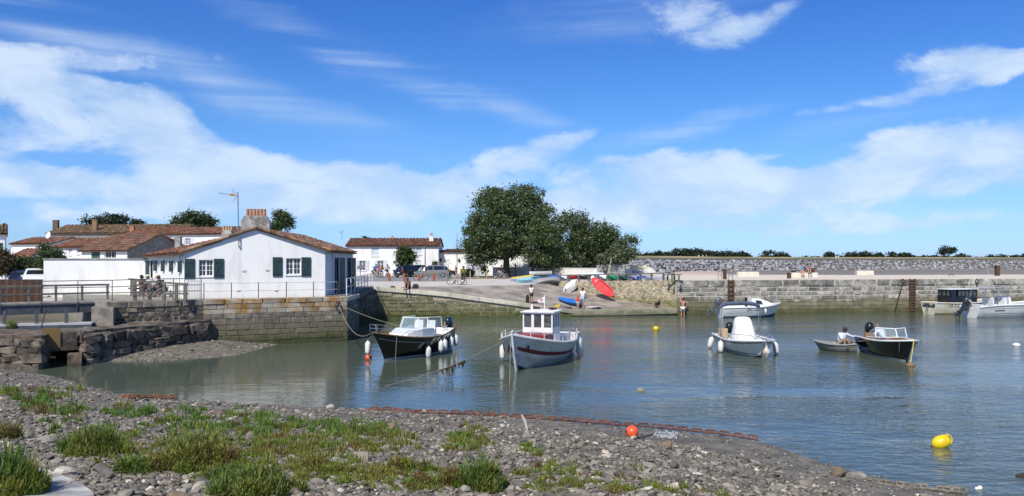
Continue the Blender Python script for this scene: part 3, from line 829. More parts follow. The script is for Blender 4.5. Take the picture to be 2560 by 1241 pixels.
def tiles(parent, a, b_, c, d, mat, pitch=.23, row=.36, name='roof_tiles'):
    """canal tiles: every tile a small arched shell; all joined into one covering"""
    a, b_, c, d = map(Vector, (a, b_, c, d))
    nc, nr = max(2, int((b_ - a).length / pitch)), max(2, int((d - a).length / row))
    vs_, fs = [], []
    r = pitch * .42; S = 4
    for i in range(nc):
        for j in range(nr):
            u = (i + .5 + rnd(-.08, .08)) / nc; v0 = max(0, j / nr - .01 + rnd(-.012, .012)); v1 = min(1.0, (j + 1.15) / nr)
            def P(uu, vv): return (a.lerp(b_, uu)).lerp(d.lerp(c, uu), vv)
            x = (P(min(1, u + .05), v0) - P(max(0, u - .05), v0)).normalized(); s = (P(u, v1) - P(u, v0)).normalized(); n = x.cross(s).normalized()
            if n.z < 0: n = -n
            lift = .035 + rnd(0, .02); k = len(vs_)
            for vv, rr, lf in ((v0, r * 1.12, lift), (v1, r * .92, .0)):
                o = P(u, vv) + n * lf
                for q in range(S + 1):
                    t = math.pi * q / S
                    vs_.append(o + x * (rr * math.cos(t)) + n * (rr * .85 * math.sin(t)))
            for q in range(S): fs.append((k + q, k + q + 1, k + S + 2 + q, k + S + 1 + q))
    o = mesh_np(name, [tuple(v) for v in vs_], fs, mat, parent, smooth=True)
    return tag(o, kind='stuff')
TILE_BED = M('tile_bed', (.13, .075, .045), .95)
def roof(parent, a, b_, c, d, mat, thick=.07, pitch=.23, row=.36):
    a, b_, c, d = map(Vector, (a, b_, c, d))
    n = (b_ - a).cross(d - a).normalized()
    if n.z < 0: n = -n
    m = MB(); m.prism([a, b_, c, d], -n * thick)
    r = m.build('roof', TILE_BED, parent)
    tiles(r, a + n * .004, b_ + n * .004, c + n * .004, d + n * .004, mat, pitch, row)
    return r
def window(parent, fr, u0, u1, z0, z1, depth=.14, cols=2, rows=3, frame=PAINT, name='window', bar=.024, label=None):
    m = MB(); e = .045
    w0, w1 = -depth - .04, -depth
    m.fbox(fr, u0, u0 + e, w0, w1, z0, z1); m.fbox(fr, u1 - e, u1, w0, w1, z0, z1)
    m.fbox(fr, u0 + e, u1 - e, w0, w1, z0, z0 + e); m.fbox(fr, u0 + e, u1 - e, w0, w1, z1 - e, z1)
    um = (u0 + u1) / 2
    if cols > 1: m.fbox(fr, um - e * .9, um + e * .9, w0 - .002, w1 + .008, z0 + e, z1 - e)
    o = m.build(name, frame, parent)
    if label: o['label'] = label
    halves = ((u0 + e, um - e * .9), (um + e * .9, u1 - e)) if cols > 1 else ((u0 + e, u1 - e),)
    for a, b_ in halves:
        p = MB(); p.poly([fr.p(a, w0 + .012, z0 + e), fr.p(b_, w0 + .012, z0 + e), fr.p(b_, w0 + .012, z1 - e), fr.p(a, w0 + .012, z1 - e)])
        p.build('pane', GLASS, o)
        for r in range(1, rows):
            z = z0 + e + (z1 - z0 - 2 * e) * r / rows
            g = MB(); g.fbox(fr, a, b_, w0 + .014, w1 - .004, z - bar / 2, z + bar / 2); g.build('glazing_bar', frame, o)
        if cols > 1:
            uu = (a + b_) / 2
            g = MB(); g.fbox(fr, uu - bar / 2, uu + bar / 2, w0 + .015, w1 - .003, z0 + e, z1 - e); g.build('glazing_bar', frame, o)
    return o
def shutter(parent, fr, u0, u1, z0, z1, mat, w=.03, zbrace=True, flip=False):
    m = MB(); n = max(3, round((u1 - u0) / .12))
    for i in range(n):
        a = u0 + (u1 - u0) * i / n
        m.fbox(fr, a + .003, a + (u1 - u0) / n - .003, w, w + .03, z0, z1)
    o = m.build('shutter', mat, parent)
    if zbrace:
        g = MB(); h = z1 - z0
        za, zb = z0 + h * .18, z1 - h * .18
        g.fbox(fr, u0 + .02, u1 - .02, w + .031, w + .055, za - .045, za + .045)
        g.fbox(fr, u0 + .02, u1 - .02, w + .031, w + .055, zb - .045, zb + .045)
        p, q = (u0 + .06, u1 - .06) if not flip else (u1 - .06, u0 + .06)
        d = .045 if p < q else -.045
        g.hexa([fr.p(p - d, w + .053, za + .05), fr.p(p + d, w + .053, za + .05), fr.p(p + d, w + .031, za + .05), fr.p(p - d, w + .031, za + .05),
                fr.p(q - d, w + .053, zb - .05), fr.p(q + d, w + .053, zb - .05), fr.p(q + d, w + .031, zb - .05), fr.p(q - d, w + .031, zb - .05)])
        g.build('brace', mat, o)
    return o
def swung(parent, fr, u, z0, z1, mat, width=.42, ang=100, side=1):
    """shutter standing out from the wall on its hinge at u"""
    a = rad(ang); n = MB()
    du, dw = math.cos(a) * side, math.sin(a)
    p0 = fr.p(u, .02, z0); d = fr.u * du + fr.w * dw; t = fr.u * dw * side - fr.w * du * side
    c = [p0, p0 + d * width, p0 + d * width + t * .035, p0 + t * .035]
    n.hexa([Vector((q.x, q.y, z0)) for q in c] + [Vector((q.x, q.y, z1)) for q in c])
    return n.build('shutter', mat, parent)
def pots(parent, c, n, h, r, dx, mat=CLAY):
    for i in range(n):
        m = MB(); q = Vector(c) + Vector(dx) * (i - (n - 1) / 2)
        m.lathe([(r, 0), (r * .93, h * .1), (r * .88, h), (r * .72, h), (r * .7, h * .6)], 10, Matrix.Translation(q))
        m.build('chimney_pot', mat, parent, smooth=True)

# ---- white gabled cottage on the quay
A_, B_, C_, D_ = Vector((-17.7, 43.0)), Vector((-10.65, 45.4)), Vector((-11.5, 57.6)), Vector((-18.5, 55.4))
W1_, W2_ = Vector((-22.9, 50.0)), Vector((-19.3, 52.7))
cot = thing('cottage', 'white gabled cottage with dark green shutters on the stone quay', 'house', (-14.5, 48, PZ))
fF, fS, fW = Frame(A_, B_), Frame(B_, C_), Frame(W1_, A_)
ZA, ZB, ZP = 4.97, 5.15, 6.30
def opn(fr, x0, x1, y0, y1):
    return (fu(fr, x0), fu(fr, x1), fz(fr, (x0 + x1) / 2, y1), fz(fr, (x0 + x1) / 2, y0))
oL, oR = opn(fF, 497, 533, 650, 691), opn(fF, 715, 752, 646, 687)
m = MB()
wall_grid(m, fF, 0, fF.L, PZ - .06, 4.9, [oL, oR])
ap = fF.L * .496
m.poly([fF.p(0, 0, 4.9), fF.p(fF.L, 0, 4.9), fF.p(fF.L, 0, ZB), fF.p(ap, 0, ZP), fF.p(0, 0, ZA)])
sd = [opn(fS, 841, 850, 647, 724), opn(fS, 872, 879, 647, 719)]
sd = [(a, b_, PZ + .02, 4.72) for a, b_, c, d in sd]
wall_grid(m, fS, 0, fS.L, PZ - .06, ZB, sd)
ww = [opn(fW, 373, 379, 652, 690)] + [opn(fW, x, x + 6, 653, 678) for x in (393, 412, 433, 455)]
ww = [(a, b_, (3.93 if i else 3.5), 4.55) for i, (a, b_, c, d) in enumerate(ww)]
wall_grid(m, fW, 0, fW.L, PZ - .06, ZA - .12, ww)
for p, q in ((C_, D_), (D_, W2_), (W2_, W1_)):
    fr = Frame(p, q); m.poly([fr.p(0, 0, PZ), fr.p(fr.L, 0, PZ), fr.p(fr.L, 0, ZA - .05), fr.p(0, 0, ZA - .05)])
m.build('wall', WHITE, cot)
Pk = fF.p(ap, .12, ZP + .03); Rk = Vector((*((C_ + D_) / 2), ZP + .03))
# eaves overhang
ob = Vector((.3, .02, -.09))
e1, e2 = fF.p(fF.L, .12, ZB + .03) + ob, Vector((*C_, ZB + .03)) + ob
roof(cot, e1, e2, Rk, Pk, TILE_PALE)
Q0 = fF.p(fF.L * .257, .1, ZA + (ZP - ZA) * .257 / .496 + .03); Q1 = Vector((*W2_, 5.95))
w_o = Vector((-.28, -.21, -.08))
roof(cot, Vector((*W1_, ZA - .1)) + w_o, fF.p(0, .1, ZA + .03) + w_o * .8, Q0, Q1, TILE)
mm = MB(); mm.poly([Q0, Q1, Rk, Pk]); mm.poly([Q1, Vector((*D_, ZA)), Vector((*C_, ZB)), Rk]); mm.build('back_roof', TILE_BED, cot)
# verge tiles along the gable
vt = MB()
for (p, q) in ((fF.p(-.2, .08, ZA + .0), Pk), (Pk, fF.p(fF.L + .25, .08, ZB - .02))):
    n = int((q - p).length / .36)
    for i in range(n):
        a, b_ = p.lerp(q, i / n), p.lerp(q, (i + 1.1) / n)
        up = Vector((0, 0, .05 + rnd(0, .02)))
        vt.tube([a + up, b_ + up * .6], [.1, .085], 7)
tag(vt.build('verge_tiles', TILE_PALE, cot, smooth=True), kind='stuff')
for i, o_ in enumerate((oL, oR)):
    window(cot, fF, *o_, depth=.13)
    s = MB(); s.fbox(fF, o_[0] - .06, o_[1] + .06, -.1, .05, o_[2] - .07, o_[2] - .002); s.build('window_sill', PAINT, cot)
    w = .52; zt, zb = o_[3] + .06, o_[2] - .1
    shutter(cot, fF, o_[0] - w - .2, o_[0] - .2, zb, zt, GREEN_PAINT, flip=True)
    shutter(cot, fF, o_[1] + .03, o_[1] + w + .03, zb, zt, GREEN_PAINT)
    s = MB(); s.fbox(fF, o_[0] - .12, o_[1] + .12, .001, .014, o_[2] - .06, o_[3] + .1)
for (a, b_, c, d) in sd:
    window(cot, fS, a, b_, c, d, depth=.16, cols=1, rows=4, name='glazed_door')
    swung(cot, fS, a, c + .05, d + .02, GREEN_PAINT, .8, 166)
    swung(cot, fS, b_, c + .05, d + .02, GREEN_PAINT, .8, 14)
for i, (a, b_, c, d) in enumerate(ww):
    window(cot, fW, a, b_, c, d, depth=.15, cols=1, rows=3)
    swung(cot, fW, a, c, d, GREEN_PAINT, .34, 162)
    if i == 0: swung(cot, fW, b_, c, d, GREEN_PAINT, .34, 18)
s = MB(); s.tube([fW.p(fW.L - .9, .06, PZ), fW.p(fW.L - .9, .06, ZA - .2), fW.p(fW.L - .7, .12, ZA - .05)], .045, 8); s.build('downpipe', PAINT, cot, smooth=True)
s = MB(); s.tube([fS.p(2.6, .06, PZ), fS.p(2.6, .06, ZB - .05)], .05, 8); s.build('downpipe', PAINT, cot, smooth=True)
s = MB(); s.fbox(fS, -.02, fS.L, .02, .14, ZB - .16, ZB - .04); s.build('gutter', M('zinc_gutter', (.42, .42, .42), .5, metal=.5), cot)
for px, py in ((611, 679), (669, 677), (597, 728), (691, 728)):
    u, z = fu(fF, px), fz(fF, px, py); s = MB()
    for k in range(3): s.fbox(fF, u - .1, u + .1, .003, .012, z - .055 + k * .04, z - .03 + k * .04)
    s.build('air_vent', M('vent_grey', (.5, .48, .44), .7), cot)
# chimneys
Yc = 46.6; c0 = at(641, 575, Yc)
s = MB(); fr = Frame((c0.x - .78, Yc - .2), (c0.x + .78, Yc + .1)); zt = at(641, 541, Yc).z
L_ = fr.L
prof = [(0, 5.6), (0, zt - .28), (.2, zt), (L_ - .2, zt), (L_, zt - .28), (L_, 5.6)]
s.prism([fr.p(u, .42, z) for u, z in prof], -fr.w * .95)
ch = s.build('chimney', M('lichened_cement', (.44, .42, .39), .95, col2=(.17, .16, .14), vs_=2.8, bump=1, bs=10, thresh=(.4, .6)), cot)
pots(ch, fr.p(L_ / 2, -.05, zt), 6, .42, .1, fr.u * .19)
c1 = at(569, 590, 49.5)
s = MB(); zt = at(569, 577, 49.5).z
s.lathe([(.45, 5.2), (.44, zt - .2), (.3, zt)], 4, Matrix.Translation((c1.x, 49.5, 0)) @ Matrix.Rotation(rad(55), 4, 'Z'))
ch = s.build('chimney', CEMENT, cot)
pots(ch, (c1.x, 49.5, zt), 4, .3, .08, (.15, .03, 0), M('pale_pot', (.45, .33, .24), .85))
# tv antenna on the gable
an = thing('tv_antenna', 'tall mast antenna with yellow-centred aerial on the cottage gable', 'antenna', fF.p(fu(fF, 597), .15, 5.5))
ua = fu(fF, 597); ztop = at(594, 481, 43.9).z
s = MB(); s.tube([fF.p(ua, .14, at(597, 614, 43.9).z), fF.p(ua - .05, .14, ztop)], .028, 7); s.build('mast', STEEL, an, smooth=True)
s = MB()
for z in (5.35, 5.75): s = MB(); s.fbox(fF, ua - .04, ua + .03, 0, .16, z, z + .03); s.build('bracket', STEEL, an)
za = at(575, 490, 43.9).z; s = MB(); uB = fu(fF, 546)
s.tube([fF.p(ua, .18, za - .04), fF.p(uB, .18, za + .12)], .012, 5)
for k in range(7):
    u = ua - .35 - k * .11; z = za + .02 + k * .012
    s.tube([fF.p(u, .02, z + .07), fF.p(u, .34, z + .07)], .007, 4); s.tube([fF.p(u, .02, z - .05), fF.p(u, .34, z - .05)], .007, 4)
s.tube([fF.p(ua - .1, .18, za), fF.p(ua - .34, .18, za + .34)], .012, 5); s.tube([fF.p(ua - .1, .18, za), fF.p(ua - .3, .18, za - .34)], .012, 5)
s.build('aerial', STEEL, an)
s = MB(); s.fbox(fF, ua - .45, ua - .22, .12, .24, za - .03, za + .09); s.build('dipole_box', M('orange_plastic', (.6, .26, .04), .5), an)

# ---- generic village house
STONEGABLE = M('grey_rubble_gable', (.25, .235, .21), .95, col2=(.15, .14, .125), vs_=3, bump=1, bs=7)
PALESHUT = M('pale_blue_shutter', (.66, .70, .76), .6)
def village_house(name, label, p0, p1, depth, ze, zr, wall=WHITE, tile=TILE, z0=SZ, over=.25, wins=(), pitch=.3, row=.45, gable=None, shut=None):
    fr = Frame(p0, p1); L_ = fr.L
    t = thing(name, label, 'house', (p0[0], p0[1], z0))
    ops = [(fu(fr, x0), fu(fr, x1), fz(fr, (x0 + x1) / 2, y1), fz(fr, (x0 + x1) / 2, y0), k) for x0, x1, y0, y1, k in wins]
    m = MB(); wall_grid(m, fr, 0, L_, z0, ze, ops, .15)
    m.poly([fr.p(0, -depth, z0), fr.p(L_, -depth, z0), fr.p(L_, -depth, ze), fr.p(0, -depth, ze)])
    gi = 1 if gable else 0
    for u in (0, L_):
        m.poly([fr.p(u, 0, z0), fr.p(u, -depth, z0), fr.p(u, -depth, ze), fr.p(u, -depth / 2, zr - .05), fr.p(u, 0, ze)], gi)
    m.build('wall', [wall, gable] if gable else wall, t)
    sl = (zr - ze) / (depth / 2)
    def e(u, w): return fr.p(u, w, ze - sl * over + .03)
    roof(t, e(-over * .6, over), e(L_ + over * .6, over), fr.p(L_ + over * .6, -depth / 2, zr), fr.p(-over * .6, -depth / 2, zr), tile, pitch=pitch, row=row)
    roof(t, e(L_ + over * .6, -depth - over), e(-over * .6, -depth - over), fr.p(-over * .6, -depth / 2, zr), fr.p(L_ + over * .6, -depth / 2, zr), tile, pitch=pitch * 1.6, row=row * 2)
    for a, b_, c, d, k in ops:
        if k == 'win': window(t, fr, a, b_, c, d, .1, 2, 3, bar=.03)
        elif k == 'dark':
            window(t, fr, a, b_, c, d, .12, 2, 1)
        elif k in ('shut', 'green'):
            q = shutter(t, fr, a + .01, b_ - .01, c + .01, d - .01, PALESHUT if k == 'shut' else M('green_shutter', (.03, .10, .06), .6), w=-.1, zbrace=False); q.name = 'closed_shutter'
        if k in ('win', 'shut'):
            g = MB(); g.fbox(fr, a - .08, b_ + .08, -.05, .07, c - .1, c - .002); g.build('window_sill', PAINT, t)
        if shut and k == 'win':
            w = (b_ - a) / 2
            shutter(t, fr, a - w - .05, a - .05, c, d, shut, zbrace=False); shutter(t, fr, b_ + .05, b_ + w + .05, c, d, shut, zbrace=False)
    return t, fr
def stack(parent, px, y0, y1, Y, w, mat, d=.5, cap=None, npots=0):
    c = at(px, y1, Y); zt = at(px, y0, Y).z
    s = MB(); s.box((c.x, Y, (c.z - .8 + zt) / 2), (w, d, zt - c.z + .8)); s.box((c.x, Y, zt + .03), (w + .1, d + .1, .08))
    o = s.build('chimney', mat, parent)
    if npots: pots(o, (c.x, Y, zt + .07), npots, .3, .1, (.2, 0, 0))
    return o
# long white house on the square
Yh = 114.0
lh, frl = village_house('long_house', 'long two-storey white house with red tile roof across the square', px2(866, Yh), px2(1096, Yh), 7, 6.62, 7.72, over=.3, shut=PALESHUT,
    wins=[(899, 914, 652, 677, 'win'), (944, 959, 652, 677, 'win'), (929, 947, 619, 641, 'shut'), (1040, 1054, 620, 637, 'shut'), (1038, 1053, 652, 676, 'shut')])
stack(lh, 1078.5, 590, 610, 116.2, .62, PAINT, npots=2)
s = MB(); c = at(981, 598, 117.5); s.lathe([(.34, 0), (.3, .15), (.1, .62)], 4, Matrix.Translation((c.x, 117.5, c.z - .1)) @ Matrix.Rotation(rad(45), 4, 'Z')); s.build('chimney', CLAY, lh)
s = MB(); c = at(1063, 665, 110)
lp = thing('street_lamp', 'slim black street lamp standing before the long white house', 'street lamp', (c.x, 110, SZ))
s = MB(); s.tube([(c.x, 110, SZ), (c.x, 110, at(0, 619, 110).z)], [.08, .05], 8); s.build('post', BLACK, lp)
s = MB(); s.box((c.x - .12, 110, at(0, 618, 110).z), (.5, .2, .1)); s.build('lantern', M('lamp_grey', (.2, .2, .21), .5), lp)
an2 = thing('roof_antenna', 'small antenna on a pole at the long house gable', 'antenna', at(855, 598, 117))
s = MB(); q = at(855, 600, 117); s.tube([q, q + Vector((0, 0, 1.35))], .03, 5); s.tube([q + Vector((-.35, 0, 1.1)), q + Vector((.15, 0, 1.2))], .025, 4); s.tube([q + Vector((-.3, -.3, 1.25)), q + Vector((-.1, .3, 1.0))], .02, 4); s.build('pole', STEEL, an2)
# low white house continuing right
lw = thing('low_house', 'low white single-storey house running behind the trees', 'house', (*px2(1097, 115.7), SZ))
fl = Frame(px2(1096.5, 115.7), px2(1562, 112))
ops = [opn(fl, 1111, 1125, 650, 690), opn(fl, 1167, 1205, 651, 690)]
ops = [(a, b_, SZ, d) for a, b_, c, d in ops]
m = MB(); wall_grid(m, fl, 0, fl.L, SZ, 5.75, ops, .15)
m.poly([fl.p(0, -6, SZ), fl.p(fl.L, -6, SZ), fl.p(fl.L, -6, 5.7), fl.p(0, -6, 5.7)])
for u in (0, fl.L): m.poly([fl.p(u, 0, SZ), fl.p(u, -6, SZ), fl.p(u, -6, 5.7), fl.p(u, 0, 5.7)])
m.build('wall', WHITE, lw)
roof(lw, fl.p(0, .2, 5.7), fl.p(fl.L, .2, 5.7), fl.p(fl.L, -6, 6.15), fl.p(0, -6, 6.15), TILE_PALE, pitch=.34, row=.6)
m = MB()
for i in range(int(fl.L / .34)): m.fbox(fl, i * .34 + .05, i * .34 + .25, .01, .14, 5.53, 5.66)
tag(m.build('eaves_corbels', M('corbel_grey', (.5, .48, .46), .9), lw), kind='stuff')
m = MB(); m.fbox(fl, ops[0][0] + .01, ops[0][1] - .01, -.12, -.07, SZ, ops[0][3] - .01); m.build('door', PAINT, lw)
gd = None
n = 12
gfr = MB(); gfr.fbox(fl, ops[1][0] - .15, ops[1][1] + .15, .01, .3, ops[1][3], ops[1][3] + .22); gfr.build('garage_lintel', M('lintel_grey', (.3, .3, .3), .8), lw)
g = MB(); g.fbox(fl, ops[1][0] + .01, ops[1][1] - .01, -.145, -.12, SZ, ops[1][3] - .01); gd = g.build('garage_door', M('door_shadow_gap', (.3, .3, .32), .7), lw)
for i in range(n):
    a = ops[1][0] + (ops[1][1] - ops[1][0]) * i / n; g = MB(); g.fbox(fl, a + .03, a + (ops[1][1] - ops[1][0]) / n - .03, -.118, -.09, SZ + .02, ops[1][3] - .05); g.build('panel', PALESHUT, gd)
for px in (1102, 1148):
    u, z = fu(fl, px), fz(fl, px, 651); s = MB(); s.ball(fl.p(u, .12, z), (.2, .12, .26), 8, 5); s.build('wall_lamp', M('bronze_lamp', (.10, .09, .075), .6), lw, smooth=True)
# low garden wall in front of it, grey slatted screen at its end
gw = Frame(px2(1232, 110), px2(1492, 98)); m = MB(); m.fbox(gw, 0, gw.L, -.25, 0, SZ, 3.5); m.fbox(gw, -.03, gw.L + .03, -.29, .04, 3.501, 3.58)
tag(m.build('garden_wall', M('cream_render', (.66, .64, .58), .9, col2=(.56, .54, .49), vs_=.6)), 'low cream garden wall running behind the tree trunks', 'wall')
sw = thing('slatted_screen', 'grey slatted screen at the end of the low garden wall', 'fence', (*px2(1492, 107), SZ))
fs_ = Frame(px2(1492, 106.5), px2(1562, 105)); gs = M('grey_slat', (.33, .33, .33), .8, col2=(.25, .25, .25), rnd_=.15)
for i in range(11):
    m = MB(); m.fbox(fs_, 0, fs_.L, -.04, 0, SZ + .05 + i * .145, SZ + .18 + i * .145); m.build('slat', gs, sw)
for u in (0, fs_.L - .08):
    m = MB(); m.fbox(fs_, u, u + .08, -.1, -.045, SZ, SZ + 1.66); m.build('post', gs, sw)
# pale concrete access ramp with cream panel
mo = thing('concrete_parapet', 'pale concrete parapet with cream panel where the jetty meets the dyke', 'parapet', (*px2(1600, 110), SZ))
fm = Frame(px2(1563, 108), px2(1645, 108)); PC = M('pale_concrete', (.66, .63, .57), .9, col2=(.58, .55, .5), vs_=.7)
def mu(px): return fu(fm, px)
def mz(py): return H - (py - HY) / F * 108
m = MB(); m.prism([fm.p(mu(1577), 0, SZ - .3), fm.p(mu(1642), 0, SZ - .3), fm.p(mu(1640), 0, mz(680)), fm.p(mu(1617), 0, mz(663)), fm.p(mu(1578), 0, mz(663))], -fm.w * .4); m.build('parapet_wall', PC, mo)
m = MB(); m.fbox(fm, mu(1582), mu(1616), .003, .03, mz(672), mz(665.7)); m.build('panel', M('cream_panel', (.72, .60, .34), .8), mo)
m = MB(); m.add([fm.p(mu(1563), 1.5, SZ + .05), fm.p(mu(1660), 7, SZ + .4), fm.p(mu(1640), .02, mz(681)), fm.p(mu(1570), .02, mz(676)), fm.p(mu(1563), 1.5, SZ - .6), fm.p(mu(1660), 7, SZ - .6), fm.p(mu(1640), .02, SZ - .6), fm.p(mu(1570), .02, SZ - .6)], [(0, 1, 2, 3), (0, 4, 5, 1), (1, 5, 6, 2), (3, 7, 4, 0)]); m.build('ramp', M('ramp_grey', (.5, .49, .47), .9), mo)
m = MB(); m.fbox(fm, mu(1560), mu(1577), .5, .9, SZ, mz(673)); m.fbox(fm, mu(1588), mu(1606), 5.5, 5.9, SZ, mz(684)); m.build('low_wall', PC, mo)

# ---- village on the left
def vh(*a, **k): return village_house(*a, **k)
s1, fr1 = vh('stone_gabled_house', 'small house with brown tile roof and bare grey stone gable', px2(204, 80), px2(318, 76), 7.0, 5.55, 7.15, tile=TILE_BROWN, gable=STONEGABLE, over=.3,
             wins=[(228, 250, 628, 646, 'green'), (261, 290, 627, 646, 'dark')])
stack(s1, 358, 598, 606, 84, .6, CLAY)
s2, _ = vh('white_house', 'white village house with orange tile roof behind the garden wall', px2(128, 90), px2(212, 88), 7, 6.0, 7.0, tile=TILE, wins=[(172, 180, 617, 638, 'shut'), (192, 200, 618, 636, 'shut')])
s3, _ = vh('white_annex', 'white annexe with reddish roof left of the dark conifer', px2(28, 96), px2(128, 94), 6, 6.5, 7.3, tile=TILE)
s4, _ = vh('red_roof_shed', 'lean shed with rust-red tile roof below the white annexe', px2(24, 84), px2(74, 83), 4, 4.9, 5.75, tile=TILE)
s5, _ = vh('barn', 'long barn with mossy ochre tile roof on the skyline', px2(118, 121), px2(440, 118), 9, 8.6, 10.0, wall=STONEGABLE, tile=TILE_OLD, pitch=.4, row=.55)
stack(s5, 140, 552, 565, 124, .8, M('dark_brick', (.14, .09, .065), .95)); stack(s5, 238, 550, 572, 121, .7, M('brown_brick', (.25, .15, .08), .95)); stack(s5, 331, 566, 575, 119, .6, CLAY)
s6, _ = vh('white_terrace', 'white two-storey terrace with mottled tile roof behind the cottage', px2(312, 97), px2(600, 92), 6, 7.62, 8.5, tile=TILE, pitch=.34, row=.5,
           wins=[(420, 432, 599, 608, 'dark'), (463, 476, 596, 612, 'win')], shut=PALESHUT)
s = MB(); q = at(397, 592, 94.2); s.tube([q, (q.x, q.y, PZ)], .07, 6); s.build('downpipe', STEEL, s6)
stack(s6, 446, 593, 605, 80, .55, CEMENT, npots=0); stack(s6, 437, 605, 612, 84, .9, CEMENT, npots=2)
s7, _ = vh('corner_house', 'pale corner house with tile eave cut by the photo edge', (px2(15, 72)[0] - 8.44, 72 - 5.36), px2(15, 72), 7, 6.95, 7.9, tile=TILE_OLD, wins=[(-3, 8, 608, 630, 'green')])
s = MB(); q = at(18, 588, 71.9); s.tube([q, q + Vector((-.15, 0, -.3)), (q.x - .15, q.y, PZ)], .06, 6); s.build('downpipe', STEEL, s7)
sd_ = thing('satellite_dish', 'white round satellite dish near the top of the conifer', 'satellite dish', at(123, 589, 70))
s = MB(); q = at(123, 589, 70); s.lathe([(0, 0), (.18, .03), (.3, .1), (.31, .1), (.18, .02)], 14, Matrix.Translation(q) @ Matrix.Rotation(rad(75), 4, 'X') @ Matrix.Rotation(rad(-25), 4, 'Y')); s.build('dish', PAINT, sd_, smooth=True)
s = MB(); s.tube([q, q + Vector((.1, .2, -1.2))], .03, 5); s.build('arm', STEEL, sd_)
# white wall by the footbridge
fg = Frame(px2(109, 49), px2(366, 50)); m = MB(); wl = thing('white_wall', 'plain whitewashed wall with thin dark coping beside the footbridge', 'wall', (*px2(240, 49.5), PZ))
m.fbox(fg, 0, fg.L, -.35, 0, 1.6, 4.62); m.build('wall', WHITE, wl)
m = MB(); m.fbox(fg, -.05, fg.L, -.4, .06, 4.622, 4.69); m.build('coping', CEMENT, wl)

# ---- footbridge, its railings, the lower walkway and the sluice
fb = thing('footbridge', 'steel beam footbridge with plank deck over the sluice channel', 'footbridge', (-24, 38, PZ))
fB = Frame((-30.5, 32.4), (-20.1, 40.75))
BEAM = M('blue_grey_steel', (.075, .085, .10), .55, col2=(.05, .055, .06), vs_=3)
m = MB(); m.fbox(fB, 0, fB.L, -.16, 0, 2.02, 2.4); m.fbox(fB, 0, fB.L, -.2, .06, 2.401, 2.44); m.fbox(fB, 0, fB.L, -.2, .06, 1.98, 2.019)
for k in range(9): m.fbox(fB, k * 1.6 + .2, k * 1.6 + .23, .001, .06, 2.02, 2.4)
m.build('beam', BEAM, fb)
m = MB(); m.fbox(fB, 0, fB.L, -2.2, -2.0, 2.02, 2.4); m.build('beam', BEAM, fb)
DECK = M('grey_deck_plank', (.22, .205, .185), .9, col2=(.15, .14, .125), vs_=3, rnd_=.2)
n = int(fB.L / .24)
for k in range(n):
    m = MB(); m.fbox(fB, k * .24 + .006, k * .24 + .234, -2.3, -.06, 2.441, 2.49); m.build('plank', DECK, fb)
rl = thing('steel_railing', 'thin steel handrail along the near edge of the footbridge and wall', 'railing', fB.p(8, 0, PZ))
def rail_line(parent, pts, h, mat, r=.022, rails=(1., .5), post_r=.022, names=('post', 'rail')):
    for q in pts:
        s = MB(); s.tube([q, q + Vector((0, 0, h))], post_r, 6); s.build(names[0], mat, parent, smooth=True)
    for k in rails:
        s = MB(); s.tube([q + Vector((0, 0, h * k)) for q in pts], r, 6); s.build(names[1], mat, parent, smooth=True)
GREYS = M('dull_steel', (.11, .115, .12), .5, col2=(.07, .07, .07), vs_=5, metal=.4)
pl = [fB.p(fu(fB, x), -.03, 2.44) for x in (-70, 2, 103, 195, 281)] + [frR.p(fu(frR, 362), -.25, PZ), frR.p(fu(frR, 436), -.25, PZ), frR.p(fu(frR, 505), -.2, PZ)]
rail_line(rl, pl, 1.12, GREYS, r=.02, rails=(1., .42, .7))
# mesh gate panel at its end
gp = thing('barrier_panel', 'slim barred steel barrier panel at the left end of the cottage front', 'barrier', on(500, 750, PZ))
a, b_ = on(470, 748.5, PZ), on(503, 749.5, PZ)
s = MB(); s.tube([a, a + V(0, 0, .98), b_ + V(0, 0, .98), b_], .02, 6); s.build('frame', STEEL, gp)
for k in range(1, 8):
    s = MB(); q = a.lerp(b_, k / 8); s.tube([q + V(0, 0, .05), q + V(0, 0, .97)], .008, 4); s.build('bar', STEEL, gp)
# timber balustrade on the far side of the deck
tb = thing('timber_balustrade', 'low grey timber balustrade along the far side of the footbridge', 'balustrade', fB.p(6, -2.2, PZ))
ps = [fB.p(fu(fB, x) if False else u, -2.12, 2.49) for u, x in zip(np.linspace(1.2, fB.L - .1, 11), range(11))]
for q in ps:
    s = MB(); s.box(q + V(0, 0, .37), (.1, .1, .74), fB.ang); s.build('post', WOOD, tb)
for h, t in ((.74, .1), (.36, .05)):
    s = MB(); s.fbox(fB, 1.0, fB.L, -2.17, -2.07, 2.49 + h + .002, 2.49 + h + t); s.build('rail', WOOD, tb)
# heavier timber posts where the deck lands
hp = thing('timber_fence', 'stout weathered timber fence where the footbridge lands', 'fence', on(400, 752, PZ))
rows = [[(337, 752), (374, 752), (410, 752), (441, 752), (463, 752)], [(330, 741), (352, 740), (372, 739), (394, 738), (420, 738)]]
for r_, tops in zip(rows, ((.98, .8), (.95, .7))):
    P_ = [on(x, y, PZ) for x, y in r_]
    hs_ = np.linspace(tops[0], tops[1], len(P_))
    for q, h in zip(P_, hs_):
        s = MB(); s.box(q + V(0, 0, h / 2), (.15, .13, h), .1); s.build('post', WOOD, hp)
    for k in (0, 1):
        a, b_ = P_[0] + V(-.2, 0, hs_[0] + .05 if not k else .45), P_[-1] + V(.1, 0, hs_[-1] + .05 if not k else .35)
        d = (b_ - a); s = MB(); q = (a + b_) / 2
        s.box(q, (d.length, .13, .09), rot=d.to_track_quat('X', 'Z').to_matrix()); s.build('rail', WOOD, hp)
